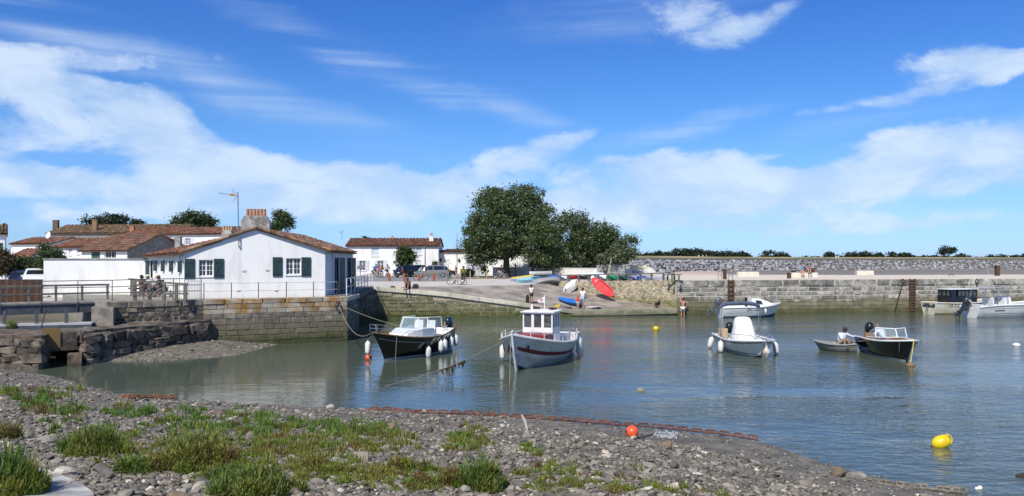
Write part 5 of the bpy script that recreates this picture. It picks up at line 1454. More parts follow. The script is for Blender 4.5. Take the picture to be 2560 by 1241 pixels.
m = MB(); m.tube([V(.2, 3.2, 2.33), V(.5, 3.35, 2.38), V(.62, 3.15, 2.33)], .06, 7); m.build('coiled_cover', M('maroon_cloth', (.09, .02, .025), .9), tr, smooth=True)
for sd in (-1, 1):
    tt = np.linspace(.1, .9, 10)
    for t in tt:
        m = MB(); a = h.P(t, 1, sd) + V(-.03 * sd, 0, 0); m.tube([a, a + V(0, 0, .3)], .014, 5); m.build('stanchion', PAINT, tr)
    m = MB(); m.tube([h.P(t, 1, sd) + V(-.03 * sd, 0, .3) for t in tt], .014, 5); m.build('rail', PAINT, tr)
m = MB(); m.lathe([(.2, 0), (.3, .1), (.3, .3), (.22, .36)], 10, Matrix.Translation((.5, 1.6, .62))); m.build('tub', PAINT, tr, smooth=True)
m = MB(); m.box((-.3, 1.4, .85), (.9, .9, .45)); m.build('locker', PAINT, tr)
m = MB(); m.ball((.28, 7.0, 1.3), (.3, .35, .2), 10, 6); m.build('tarpaulin', PAINT, tr, smooth=True)
place(tr, 2.45, 40.2, -.30, -.954)
gl = 'fenders on the white fishing boat'
for i, (tt, sd, l) in enumerate(((.62, 1, 'grimy fender on the outer side of the fishing boat bow'), (.26, -1, 'white fender on the fishing boat quarter, nearest of three'), (.16, -1, 'white fender on the fishing boat quarter, middle of three'), (.05, -1, 'white fender on the fishing boat quarter, last of three'))):
    tp = wpt(tr, h.W(tt, sd, .14, .75)); fender(V(tp.x, tp.y, .82 if i else .8), l, .72, .125, group=gl, line=wpt(tr, h.P(tt, 1, sd)))
bw = wpt(tr, h.P(.985, .97, 1))
cp = catenary(bw, on(962, 966, 0), .22, 20)
rope(cp, 'long mooring line running from the fishing boat bow into the water', .014)
rope([wpt(tr, h.P(.97, .9, 1)), on(1274, 967, -.03)], 'thin line dropping straight from the fishing boat bow')
WEED = M('brown_seaweed', (.035, .028, .015), .8)
m = MB()
for k in range(16):
    q = cp[8 + k // 4].lerp(cp[9 + k // 4], (k % 4) / 4); ln = rnd(.08, .4) if k != 7 else .62
    if k < 3: ln = rnd(.25, .34)
    pts = [q - V(rnd(-.03, .03) * j, rnd(-.03, .03) * j, ln * j / 4) for j in range(5)]
    m.tube(pts, [.02 if k >= 3 else .05, .025 if k >= 3 else .07, .02, .012, .005], 5)
tag(m.build('seaweed', WEED), 'strands of dark seaweed caught on the long mooring line', 'seaweed')

# ---- white console boat under a bimini frame
cb = thing('console_boat', 'white open motorboat with covered console and folded blue bimini', 'boat')
h = Hull(4.6, 2.2, (.72, .68, .88), .28, tw=.9, tm=.5, rake=.75, full=.36, bowp=2.6, flare=.3, nv=10)
h.outer(cb, [GEL, BOTTOM, M('blue_line_hull', (.03, .14, .25), .4)], lambda j: 1 if j < 2 else (0))
h.band(cb, M('blue_pin_stripe', (.02, .10, .2), .4), .12, .15, 0, .97, .008, 'blue_line', byz=True)
h.band(cb, M('rubbing_strake', (.03, .03, .035), .5), .86, .90, .0, .99, .02, 'rubbing_strake')
h.gunwale(cb, GEL, .05); h.inner(cb, GEL, .3, .03, .95, 'cockpit', .22)
h.deck(cb, GEL, .82, .985, -.03)
m = MB()
for n_, (y0, y1, z, w) in enumerate(((0, 0, 0, 0),)): pass
rings = []
for z, w, y0, y1 in ((.35, .62, 1.5, 2.75), (.75, .58, 1.55, 2.65), (1.2, .48, 1.65, 2.45), (1.55, .42, 1.72, 2.25), (1.7, .34, 1.8, 2.12), (1.74, .2, 1.88, 2.02)):
    k = 20
    rings.append([V(w * math.copysign(abs(math.cos(q)) ** .6, math.cos(q)) * (1 + .045 * math.sin(q * 9 + z * 2)), (y0 + y1) / 2 + (y1 - y0) / 2 * math.copysign(abs(math.sin(q)) ** .6, math.sin(q)) * (1 + .05 * math.sin(q * 7)), z) for q in np.linspace(0, 2 * math.pi, k + 1)[:-1]])
m.loft(rings); m.build('console_cover', M('white_canvas', (.74, .73, .70), .85, col2=(.66, .65, .62), vs_=2), cb, smooth='all')
m = MB(); m.box((.75, 1.1, .78), (.42, .3, .6)); m.build('seat', M('tan_vinyl', (.55, .40, .25), .6), cb)
outboard(cb, -.05, .62, M('black_cowl', (.012, .013, .015), .3), 0, .95)
CANV = M('blue_canvas', (.075, .10, .15), .85, col2=(.05, .07, .11), vs_=4)
for y in (1.2, 2.0):
    m = MB(); sp = 0.0
    pts = [V(-.98, 1.5, .7), V(-1.0, 1.5 + (y - 1.5) * .3, 1.6), V(-.97, 1.5 + (y - 1.5) * .45, 2.15)]
    m.tube(pts, .018, 6); m.build('bimini_pole', CHROME, cb, smooth=True); m = MB(); m.tube([V(-q.x, q.y, q.z) for q in pts], .018, 6); m.build('bimini_pole', CHROME, cb, smooth=True)
m = MB(); arc = [V(.99 * math.cos(q), 1.5, 2.12 + .28 * math.sin(q) ** .6) for q in np.linspace(.02, math.pi - .02, 15)]; m.tube(arc, [.07] + [.1] * 13 + [.07], 8); m.build('rolled_bimini', CANV, cb, smooth=True)
for sd in (-1, 1):
    m = MB(); m.tube([h.P(.93, 1, sd) + V(-.12 * sd, 0, .0), h.P(.88, 1, sd) + V(-.12 * sd, 0, .24), h.P(.6, 1, sd) + V(-.1 * sd, 0, .3), h.P(.5, 1, sd) + V(-.1 * sd, 0, .02)], .014, 6); m.tube([h.P(.74, 1, sd) + V(-.11 * sd, 0, .27), h.P(.72, 1, sd) + V(-.1 * sd, 0, .0)], .012, 5); m.build('bow_rail', CHROME, cb, smooth=True)
m = MB(); m.box((0, h.P(.97, 1).y, .93), (.16, .3, .07)); m.build('bow_roller', CHROME, cb)
place(cb, 11.55, 42.0, .02, -1.0)
gl = 'fenders on the white console boat'
for i, (tt, sd, l) in enumerate(((.1, 1, 'white fender at the stern quarter of the console boat'), (.45, 1, 'white fender amidships on the console boat'), (.6, -1, 'white fender on the shaded side of the console boat'))):
    tp = wpt(cb, h.P(tt, .95, sd, .15)); fender(V(tp.x, tp.y, .62), l, .66, .14, group=gl, line=wpt(cb, h.P(tt, 1, sd)), tilt=(0, .25 if i == 0 else (-.12 if i == 2 else 0)))
q = wpt(cb, h.P(1, 1)) + V(0, -.16, 0)
by_ = thing('pear_buoy', 'dirty white pear-shaped buoy hung under the console boat bow', 'buoy', (q.x, q.y, .05))
s = MB(); s.lathe([(0, .02), (.06, .1), (.17, .3), (.19, .36), (.17, .42), (.1, .52), (.05, .62), (.04, .7)], 12, Matrix.Translation((q.x, q.y, 0))); s.build('float', M('dirty_white', (.56, .54, .47), .7, col2=(.3, .27, .2), vs_=6), by_, smooth=True)
s = MB(); s.tube([V(q.x, q.y, .7), V(q.x, q.y + .1, .95)], .02, 6); s.tube([V(q.x - .15, q.y, .55), V(q.x - .16, q.y - .02, -.1)], .02, 6); s.build('strop', ROPE, by_)

# ---- small cabin boat on the jetty wall, LRC 33375
sb = thing('cabin_boat', 'small white cabin boat with blue bottom moored against the jetty', 'boat')
h = Hull(4.6, 2.0, (.78, .82, 1.12), .25, tw=.92, tm=.5, rake=.55, full=.34, bowp=2.4, flare=.3)
h.outer(sb, [GEL, BLUEB], lambda j: 1 if j < 3 else 0)
h.band(sb, M('grey_graphic', (.12, .12, .13), .4), .58, .6, .05, .5, .008, 'graphic_line'); h.band(sb, M('grey_graphic', (.12, .12, .13), .4), .74, .755, .1, .75, .008, 'graphic_line')
h.gunwale(sb, GEL, .045); h.inner(sb, GEL, .4, .02, .55, 'cockpit', .12); h.deck(sb, GEL, .55, .985, .0)
m = MB(); m.loft([[V(-.7, 2.4, .8), V(.7, 2.4, .8), V(.6, 2.4, 1.5), V(-.6, 2.4, 1.5)], [V(-.7, 3.2, .85), V(.7, 3.2, .85), V(.5, 3.1, 1.52), V(-.5, 3.1, 1.52)], [V(-.45, 4.4, .98), V(.45, 4.4, .98), V(.25, 4.3, 1.1), V(-.25, 4.3, 1.1)]]); cbn = m.build('cabin', GEL, sb, smooth=True)
for sd in (-1, 1):
    m = MB(); m.poly([V(.705 * sd, 2.75, 1.1), V(.69 * sd, 3.3, 1.08), V(.56 * sd, 3.25, 1.3), V(.605 * sd, 2.75, 1.38)]); m.build('window', GLASS, cbn)
m = MB(); m.poly([V(-.4, 3.22, 1.5), V(.4, 3.22, 1.5), V(.36, 3.75, 1.32), V(-.36, 3.75, 1.32)]); m.build('windscreen', GLASS, cbn)
m = MB(); m.box((.0, 2.2, 1.2), (.3, .1, .7)); m.build('wheel_post', BLACK, sb)
for sd in (-1, 1):
    m = MB(); m.tube([h.P(.75, 1, sd) + V(-.06 * sd, 0, 0), h.P(.82, 1, sd) + V(-.06 * sd, 0, .42), h.P(1, 1, sd) + V(-.02 * sd, .15, .44)], .014, 6)
    for t in (.85, .93): m.tube([h.P(t - .05, 1, sd) + V(-.06 * sd, 0, 0), h.P(t + .03, 1, sd) + V(-.06 * sd, 0, .44)], .012, 5)
    m.build('pulpit', CHROME, sb, smooth=True)
outboard(sb, -.1, .75, M('grey_cowl', (.10, .11, .125), .35), -38, 1.05)
DARK = M('dark_lettering', (.03, .03, .035), .6)
a, b_ = h.P(.38, .85, 1, .015), h.P(.62, .85, 1, .015)
text(sb, 'LRC 33375', .3, basis((a + b_) / 2 + V(.012, 0, .0), b_ - a, (.12, 0, 1)), DARK)
place(sb, *px2(1800, 63.9), .985, .14)
tp = wpt(sb, h.P(.66, .95, 1, .12)); fender(V(tp.x, tp.y, .75), 'small pale fender on the cabin boat by the jetty', .45, .1)
rope([wpt(sb, h.P(.98, 1, -1)), frJ.p(fu(frJ, 1860), .1, 2.6)], 'bow line from the cabin boat up to the jetty')

# ---- black runabout and grey dinghy
rb = thing('runabout', 'black motor runabout with white framed windscreen and black outboard', 'boat')
h = Hull(4.4, 1.95, (.74, .80, 1.02), .28, tw=.9, tm=.45, rake=.6, full=.36, bowp=2.5, flare=.35)
h.outer(rb, [NAVY, BOTTOM], lambda j: 1 if j < 2 else 0)
h.band(rb, M('boot_white', (.62, .61, .56), .5), .0, .07, 0, .96, .008, 'boot_stripe', byz=True)
h.gunwale(rb, GEL, .04); h.inner(rb, TEAK, .3, .02, .6, 'cockpit', .08); h.deck(rb, TEAK, .58, .985, -.01)
ll = [V(-.78, 1.5, .86), V(-.72, 2.5, .92), V(0, 3.25, .98), V(.72, 2.5, .92), V(.78, 1.5, .86)]
ul = [V(-.7, 1.75, 1.12), V(-.66, 2.4, 1.36), V(0, 3.0, 1.36), V(.66, 2.4, 1.36), V(.7, 1.75, 1.12)]
m = MB(); m.loft([ll, ul], closed=False); ws = m.build('windscreen', clear_glass(), rb)
m = MB(); m.tube(ul, .028, 6); m.tube(ll, .02, 6)
for a, b_ in list(zip(ll, ul))[1:4]: m.tube([a, b_], .028, 6)
m.build('frame', PAINT, ws)
m = MB(); m.box((0, .75, .76), (1.25, .12, .46)); m.box((0, 1.0, .55), (1.1, .45, .12)); m.build('seat', TEAK, rb)
outboard(rb, -.02, .72, M('black_cowl', (.012, .013, .015), .3), 0, 1.0)
place(rb, 18.2, 40.3, -.08, -.997)
q = on(2276, 915, 0); bq = wpt(rb, h.P(1, 1))
rope([bq + V(.02, -.02, .05), V(q.x, q.y, .12)], 'yellow bow line from the black runabout to its mooring', .022, M('yellow_rope', (.55, .45, .05), .8))
s = MB(); s.lathe([(.0, -.1), (.17, -.05), (.2, .03), (.15, .1), (.05, .13)], 10, Matrix.Translation(q)); tag(s.build('mooring_float', M('brown_float', (.22, .13, .06), .8), smooth=True), 'flat brown mooring float below the black runabout bow', 'buoy', 'floating mooring buoys')
rope(catenary(wpt(rb, h.P(.9, .95, 1, .02)), wpt(rb, h.P(.9, .5, 1, .05)), .12, 6), 'short loop of pale rope hanging on the runabout side', .012)
dg = thing('dinghy', 'small grey dinghy lying against the black runabout', 'boat')
h = Hull(1.75, 1.15, (.42, .36, .5), .12, tw=.85, tm=.45, rake=.3, full=.3, bowp=2.2, flare=.25)
DGR = M('grey_dinghy', (.22, .225, .21), .5, col2=(.17, .17, .16), vs_=3)
h.outer(dg, [DGR, M('dinghy_bottom', (.12, .12, .115), .6)], lambda j: 1 if j < 3 else 0); h.gunwale(dg, M('grey_rubber', (.30, .31, .30), .6), .035); h.inner(dg, DGR, .08, .03, .96, 'liner', .04)
for y, nm in ((.35, 'thwart'), (1.15, 'thwart')):
    m = MB(); m.box((0, y, .27), (.84 if y < 1 else .66, .22, .04)); m.build(nm, TEAK, dg)
h.band(dg, M('dinghy_line', (.4, .4, .39), .5), .55, .62, .05, .9, .01, 'styling_line')
place(dg, *px2(2142, 39.9), -.92, .38)

# ---- working boat with black wheelhouse, LR 312
wk = thing('working_boat', 'white working boat with black wheelhouse and name board on its stern', 'boat')
h = Hull(6.0, 2.1, (1.0, .95, 1.3), .35, tw=.92, tm=.5, rake=.5, full=.30, bowp=2.6, flare=.3)
h.outer(wk, [M('yellowed_white', (.70, .68, .60), .45, col2=(.58, .52, .36), vs_=1.3), M('stained_foot', (.30, .26, .16), .6)], lambda j: 1 if j < 3 else 0)
h.gunwale(wk, M('yellowed_white', (.7, .68, .6)), .05); h.deck(wk, M('deck_buff', (.5, .46, .38), .7), .02, .985, -.03)
CABB = M('black_cabin', (.012, .014, .022), .35)
m = MB(); m.box((.0, 2.75, 1.2), (1.5, 2.6, .6)); cb_ = m.build('wheelhouse', CABB, wk)
panel_win(cb_, V(.7, 3.1, 1.78), (0, 1, 0), None, .36, .58, 5, CABB); panel_win(cb_, V(-.7, 3.1, 1.78), (0, -1, 0), None, .36, .58, 5, CABB)
panel_win(cb_, V(0, 1.5, 1.78), (1, 0, 0), None, .47, .58, 3, CABB); panel_win(cb_, V(0, 4.0, 1.78), (-1, 0, 0), None, .47, .58, 3, CABB)
m = MB(); m.box((.76, 1.75, 1.45), (.03, .5, 1.15)); m.build('door', M('dark_blue_door', (.015, .02, .05), .4), cb_)
m = MB(); m.loft([[V(-.85, 1.35, 2.08), V(.85, 1.35, 2.08), V(.85, 1.35, 2.13), V(-.85, 1.35, 2.13)], [V(-.85, 4.15, 2.1), V(.85, 4.15, 2.1), V(.85, 4.15, 2.15), V(-.85, 4.15, 2.15)]]); m.build('wheelhouse_roof', PAINT, wk)
m = MB(); m.box((0, -.02, .76), (1.45, .03, .3)); nb = m.build('name_board', M('name_board_black', (.015, .016, .02), .5), wk)
text(nb, 'LE', .2, basis(V(-.55, -.04, .82), (1, 0, 0), (0, 0, 1)), PAINT); text(nb, 'ESSAC', .2, basis(V(.36, -.04, .82), (1, 0, 0), (0, 0, 1)), PAINT); text(nb, 'LR', .1, basis(V(.3, -.04, .68), (1, 0, 0), (0, 0, 1)), PAINT)
m = MB()
for x in (-.22, -.02): m.tube([V(x, -.08, .15), V(x, -.08, .95)], .018, 6)
for z in (.3, .5, .7): m.tube([V(-.22, -.08, z), V(-.02, -.08, z)], .014, 5)
m.build('stern_ladder', STEEL, wk)
a, b_ = h.P(.12, .86, 1, .012), h.P(.4, .86, 1, .012)
text(wk, 'LR 312', .34, basis((a + b_) / 2 + V(.01, 0, -.02), b_ - a, (.06, 0, 1)), DARK)
place(wk, *px2(2322, 67.6), .98, .19)

# ---- large white motorboat at the right edge
mb_ = thing('motorboat', 'large white motorboat with tilted dark outboard at the photo edge', 'boat')
h = Hull(6.6, 2.4, (.85, 1.02, 1.35), .3, tw=.94, tm=.5, rake=.7, full=.32, bowp=2.6, flare=.3)
h.outer(mb_, [GEL, BLUEB], lambda j: 1 if j < 2 else 0)
for v0, v1, a, b_ in ((.35, .365, .05, .95), (.47, .49, .06, .95), (.8, .815, .12, .95)): h.band(mb_, M('grey_graphic', (.12, .12, .13), .4), v0, v1, a, b_, .008, 'graphic_line')
h.gunwale(mb_, GEL, .05); h.inner(mb_, GEL, .45, .04, .6, 'cockpit', .2); h.deck(mb_, GEL, .6, .985, .0)
m = MB(); m.loft([[V(-.6, 2.6, .5), V(.6, 2.6, .5), V(.5, 2.7, 1.55), V(-.5, 2.7, 1.55)], [V(-.6, 3.5, .5), V(.6, 3.5, .5), V(.45, 3.3, 1.62), V(-.45, 3.3, 1.62)]]); m.build('console', GEL, mb_)
m = MB(); m.loft([[V(-.5, 3.35, 1.6), V(.5, 3.35, 1.6)], [V(-.42, 3.1, 2.15), V(.42, 3.1, 2.15)]], closed=False); m.build('windscreen', clear_glass(), mb_)
m = MB(); m.tube([V(.32 * math.cos(q), 2.62, 1.5 + .17 * math.sin(q)) for q in np.linspace(0, 6.283, 13)[:-1]], .02, 5, closed=True); m.build('steering_wheel', BLACK, mb_)
for x in (-.32, .32):
    m = MB(); m.box((x, 1.9, .95), (.5, .5, .2)); m.box((x, 1.68, 1.25), (.48, .12, .55)); m.build('seat', VINYL, mb_)
m = MB(); m.box((0, .55, .8), (1.7, .5, .45)); m.build('stern_bench', VINYL, mb_)
m = MB()
for sd in (-1, 1):
    m.tube([V(.75 * sd, 2.9, .95), V(.72 * sd, 2.75, 2.3)], .025, 6); m.tube([V(.75 * sd, 1.9, .95), V(.72 * sd, 2.1, 2.3)], .025, 6); m.tube([V(.9 * sd, .55, .95), V(.75 * sd, .9, 2.3)], .02, 6)
m.tube([V(-.75, .9, 1.6), V(.75, .9, 1.6)], .018, 6)
m.build('arch_frame', CHROME, mb_, smooth=True)
m = MB(); m.loft([[V(-.85, .6, 2.3), V(.85, .6, 2.3), V(.85, .6, 2.35), V(-.85, .6, 2.35)], [V(-.85, 2.0, 2.36), V(.85, 2.0, 2.36), V(.85, 2.0, 2.41), V(-.85, 2.0, 2.41)], [V(-.85, 3.3, 2.3), V(.85, 3.3, 2.3), V(.85, 3.3, 2.35), V(-.85, 3.3, 2.35)]]); m.build('bimini', M('grey_canvas', (.40, .40, .40), .9), mb_)
m = MB(); m.tube([V(.6, 1.7, 2.35), V(.4, 1.2, 3.9)], .012, 5); m.build('radio_aerial', PAINT, mb_)
outboard(mb_, -.2, .7, M('dark_blue_cowl', (.028, .034, .048), .35), -40, 1.2, M('silver_decal', (.5, .5, .52), .4))
a, b_ = h.P(.2, .66, 1, .012), h.P(.33, .66, 1, .012)
m = MB(); m.add([a + V(.005, 0, 0), b_ + V(.005, 0, 0), b_ + V(.008, 0, .07), a + V(.008, 0, .07)], [(0, 1, 2, 3)]); m.build('maker_mark', DARK, mb_)
place(mb_, *px2(2424, 63.8), .985, .17)
rope([wpt(mb_, V(.6, 3, 2.3)), frJ.p(fu(frJ, 2515), -1, QZ)], 'thin line from the large motorboat up to the tall mooring post')

# ---- floating buoys
def floatbuoy(px, py, r, mat, label, sq=1.):
    q = on(px, py, 0); s = MB(); s.ball(q + V(0, 0, r * .35 * sq), (r, r, r * sq), 16, 10); tag(s.build('mooring_buoy', mat, smooth='all'), label, 'buoy', 'floating mooring buoys')
YEL = M('yellow_plastic', (.78, .56, .01), .35)
t = thing('mooring_buoy', 'yellow ball buoy with dark foot floating in front of the slipway', 'buoy', on(1640, 826, 0), group='floating mooring buoys')
q = on(1640, 826, 0); s = MB(); s.ball(q + V(0, 0, .1), .2, 14, 9); s.build('float', YEL, t, smooth='all'); s = MB(); s.lathe([(.1, .26), (.07, .32), (.05, .35)], 8, Matrix.Translation(q)); s.build('eye', BLACK, t)
floatbuoy(2541, 865, .2, GEL, 'white ball buoy afloat near the right edge', .6)
t = thing('mooring_buoy', 'big yellow ribbed buoy with moulded handle afloat near the beach', 'buoy', on(2353, 1114, 0), group='floating mooring buoys')
q = on(2353, 1117, 0); R = Matrix.Translation(q + V(0, 0, .11)) @ Matrix.Rotation(rad(68), 4, 'Y')
s = MB(); s.lathe([(.03, -.24), (.06, -.22), (.13, -.17), (.165, -.08), (.168, -.01), (.172, 0), (.168, .01), (.165, .08), (.14, .15), (.1, .19), (0, .195)], 18, R); s.build('float', YEL, t, smooth=True)
s = MB(); s.tube([R @ V(.1 * math.cos(a) * 1.2, 0, .17 + .1 * math.sin(a)) for a in np.linspace(0, math.pi, 9)], .022, 6); s.build('handle', YEL, t, smooth=True)
s = MB(); s.tube([R @ V(0, 0, -.23), R @ V(.02, .02, -.3), q + V(-.42, .0, -.02)], .025, 6); s.build('shackle', M('dark_shackle', (.05, .045, .03), .7), t)
q = on(1602, 977, 0); s = MB(); s.lathe([(.02, -.05), (.16, 0), (.14, .06), (.05, .1), (.02, .12)], 9, Matrix.Translation(q) @ Matrix.Rotation(.2, 4, 'X')); tag(s.build('float', M('algae_float', (.28, .26, .18), .8), smooth=True), 'small algae-covered float on the open water', 'float')
q = on(2552, 1192, 0); s = MB(); s.ball(q, (.12, .1, .05), 8, 5); s.ball(q + V(.08, .03, .03), (.07, .05, .04), 7, 4); tag(s.build('weed_clump', WEED, smooth=True), 'dark weed clump floating at the right edge', 'seaweed')
q = on(2450, 1224, 0); s = MB(); s.ball(q + V(0, 0, .03), (.05, .04, .05), 8, 5); s.ball(q + V(-.06, 0, .02), (.05, .03, .03), 7, 4); tag(s.build('line_float', GEL, smooth=True), 'tiny white float at the end of the old chain', 'float')

# ================================================================== TREES
def leaves(parent, name, lobes, n_clump, per, size, crad, mats, pale=.12, shell=.5, elong=1.5):
    """leaf-sized faces gathered in clumps through the lobes of a crown"""
    rs = np.random.RandomState(int(abs(lobes[0][0][0]) * 100) % 9973)
    vol = np.array([r[0] * r[1] * r[2] for c, r in lobes]) ** .75; vol /= vol.sum()
    li = rs.choice(len(lobes), n_clump, p=vol); fr_ = 1.0 / max(1.0, crad * 3.2)
    d = rs.normal(size=(n_clump, 3)); d /= np.linalg.norm(d, axis=1)[:, None]
    rr = shell + (1.02 - shell) * rs.rand(n_clump) ** .6
    c = np.array([lobes[i][0] for i in li]) + d * rr[:, None] * np.array([lobes[i][1] for i in li])
    ok = np.array([mnoise.noise(Vector(q) * fr_) for q in c]) > -.08; c = c[ok]; n_clump = len(c)      # hollows between the boughs
    p = np.repeat(c, per, 0) + rs.normal(size=(n_clump * per, 3)) * crad * np.array([1, 1, .8]) * np.repeat(rs.uniform(.5, 1.2, n_clump), per)[:, None]
    n = len(p)
    a = rs.normal(size=(n, 3)); a[:, 2] *= .6; a /= np.linalg.norm(a, axis=1)[:, None]
    b_ = rs.normal(size=(n, 3)); b_ -= (b_ * a).sum(1)[:, None] * a; b_ /= np.linalg.norm(b_, axis=1)[:, None]
    s = size * rs.uniform(.6, 1.3, n)[:, None]
    v = np.stack([p - a * s * elong * .5, p + b_ * s * .4, p + a * s * elong * .5, p - b_ * s * .4], 1)
    f = np.arange(n * 4).reshape(n, 4)
    return mesh_np(name, v.reshape(-1, 3), f, mats, parent, mi=(rs.rand(n) < pale).astype(int) if len(mats) > 1 else None)
BARK = M('bark', (.085, .07, .055), .95, col2=(.04, .033, .027), vs_=6, bump=.8, bs=12)
BARK2 = M('pale_bark', (.20, .165, .12), .95, col2=(.1, .08, .06), vs_=6)
LEAF = M('poplar_leaf', (.07, .115, .026), .5, col2=(.09, .125, .04), vs_=.5, isl=.45, hue=.02, trans=.35)
LEAFP = M('poplar_leaf_underside', (.21, .24, .16), .7, isl=.3, trans=.2)
LEAF_D = M('dark_leaf', (.034, .062, .018), .6, col2=(.05, .08, .024), vs_=.5, isl=.4, trans=.2)
LEAF_L = M('light_leaf', (.07, .11, .02), .6, col2=(.05, .085, .02), vs_=1, isl=.4, trans=.3)
LEAF_PINE = M('pine_leaf', (.022, .036, .016), .7, col2=(.03, .045, .02), vs_=.3, isl=.35, trans=.1)
def lobe(cx, cy, rx, ry, Y, depth=None):
    k = Y / F; q = at(cx, cy, Y)
    return ((q.x, q.y, q.z), (rx * k, (depth or (rx + ry) / 2) * k, ry * k))
def limb(m, pts, r0, r1):
    pts = [Vector(q) for q in pts]; n = len(pts)
    m.tube(pts, [r0 + (r1 - r0) * i / (n - 1) for i in range(n)], 8)
def tree(label, bx, by, Y, lobes_px, nclump, per=28, size=.16, crad=.36, mats=(LEAF, LEAFP), pale=.14, r0=.35, z0=SZ, bark=BARK, group=None, lean=(0, 0), name='tree', shell=.5, fork=.35):
    base = at(bx, by, Y); base.z = z0 if z0 is not None else base.z
    t = thing(name, label, 'tree', base, group=group)
    lobes = [lobe(*q[:4], Y + (q[4] if len(q) > 4 else 0)) for q in lobes_px]
    cz = sum(l[0][2] for l in lobes) / len(lobes)
    fk = base + V(lean[0], lean[1], (cz - z0) * fork)
    m = MB(); limb(m, [base - V(0, 0, .1), base.lerp(fk, .12), base.lerp(fk, .5) + V(lean[0] * .1, 0, 0), fk], r0 * 1.25, r0 * .72)
    m.v[0:8] = [tuple(base + (Vector(q) - base) * 1.3) for q in m.v[0:8]]
    for i, (c, r) in enumerate(lobes):
        c = Vector(c); mid = fk.lerp(c, .5) + V(rnd(-.3, .3), rnd(-.3, .3), rnd(0, .3)) * r[0] * .3
        limb(m, [fk - V(0, 0, .05), mid, c, c + V(0, 0, r[2] * .5)], r0 * .42, r0 * .06)
    m.build('trunk', bark, t, smooth=True)
    leaves(t, 'crown', lobes, nclump, per, size, crad, list(mats), pale, shell)
    return t
tree('big spreading poplar, tallest of the trees on the square', 1266, 694, 104, [(1262, 560, 88, 86), (1298, 520, 72, 54), (1212, 602, 56, 58), (1330, 592, 58, 60), (1238, 520, 58, 46), (1262, 618, 66, 30), (1188, 590, 30, 50), (1352, 560, 40, 52), (1194, 640, 28, 30), (1330, 484, 34, 20), (1220, 486, 30, 20)], 3300, 26, .2, .36, r0=.5)
tree('slim leaning poplar just right of the big tree', 1322, 692, 103, [(1350, 590, 44, 58, -2), (1372, 640, 44, 40), (1345, 640, 34, 20, -2)], 760, 28, .2, .42, r0=.22, lean=(.9, 0), fork=.6)
tree('poplar in the middle of the tree row with dense hanging crown', 1388, 690, 107, [(1420, 585, 46, 52), (1452, 562, 26, 28), (1428, 628, 52, 40), (1400, 650, 34, 18), (1466, 600, 36, 34)], 1050, 28, .2, .42, r0=.3, lean=(.8, 0), fork=.6)
tree('straight poplar with pale trunk right of the tree row centre', 1485, 687, 108, [(1500, 584, 36, 30), (1492, 622, 42, 34), (1528, 590, 30, 24), (1536, 618, 34, 24)], 700, 28, .19, .4, r0=.24, bark=BARK2, fork=.6)
tree('windswept poplar with silvery leaves at the right end of the row', 1502, 688, 106, [(1555, 628, 34, 24), (1572, 604, 22, 12), (1530, 648, 40, 18), (1560, 642, 22, 14)], 520, 26, .19, .36, pale=.4, r0=.2, lean=(2.0, 0), fork=.75)
tree('young round tree behind the parked cars', 1012, 692, 108, [(1013, 640, 24, 22), (1004, 628, 14, 12), (1024, 636, 16, 14), (1010, 656, 20, 10)], 330, 24, .2, .3, mats=(LEAF_L,), r0=.1)
def sapling(label, px, y0, y1, Y, n):
    b_ = at(px, y0, Y); b_.z = SZ
    t = thing('sapling', label, 'tree', b_, group='staked saplings')
    tp = at(px, y1, Y); m = MB(); m.tube([b_, b_.lerp(tp, .5) + V(.05, 0, 0), tp], [.06, .04, .015], 6)
    for k in range(12):
        q = b_.lerp(tp, .45 + .045 * k); m.tube([q, q + V(rnd(-.6, .6), rnd(-.4, .4), rnd(.3, .8))], [.018, .006], 4)
    m.build('trunk', BARK2, t)
    q = b_.lerp(tp, .75); leaves(t, 'crown', [((q.x, q.y, q.z), (.9, .6, (tp.z - b_.z) * .3))], n, 8, .16, .2, [LEAF], shell=.2)
    m = MB(); m.tube([b_ + V(-.15, -.1, 0), b_ + V(-.15, -.1, 1.6)], .045, 6); m.build('stake', WOOD, t)
sapling('thin staked sapling left of the garage door', 1142, 690, 585, 104, 26)
sapling('small bare sapling in front of the garage door', 1184, 690, 640, 106, 14)
# shrubs in front of the low house
def shrub(label, px, y0, y1, w, Y, mat, n=90, z0=SZ, size=.16, name='shrub', group=None):
    k = Y / F; zc0 = at(px, y1, Y).z; zt = at(px, y0, Y).z
    t = thing(name, label, 'shrub', at(px, y1, Y), group=group)
    m = MB(); c = at(px, (y0 + y1) / 2, Y)
    for j in range(4): m.tube([V(c.x, Y, zc0 - .1), c + V(rnd(-.4, .4) * w * k, rnd(-.3, .3), 0)], [.05, .015], 5)
    m.build('stems', BARK, t)
    leaves(t, 'foliage', [((c.x, Y, c.z), (w * k / 2, w * k / 2.2, (zt - zc0) / 2)), ((c.x + w * k * .2, Y, c.z - .1), (w * k / 3, w * k / 3, (zt - zc0) / 2.4))], n, 22, size, .22, [mat], shell=.4)
shrub('dark round bush behind the open car boot', 1092, 655, 670, 22, 113, LEAF_D, 130)
shrub('dark bush behind the garden wall, left of the pale tree trunk', 1460, 648, 668, 30, 109, LEAF_D, 160)
shrub('olive green bush behind the garden wall by the slim leaning trunk', 1337, 653, 669, 26, 110.5, LEAF, 130)
shrub('pale scrubby bush at the foot of the big poplar, left side', 1213, 662, 690, 16, 106, LEAF, 90)
shrub('low dark planting behind the yellow-shirted cyclist', 1168, 674, 692, 26, 106, LEAF_D, 110)
shrub('grassy bush between the grey car and the cyclists', 1122, 672, 692, 22, 107, LEAF_L, 90)
m = MB()
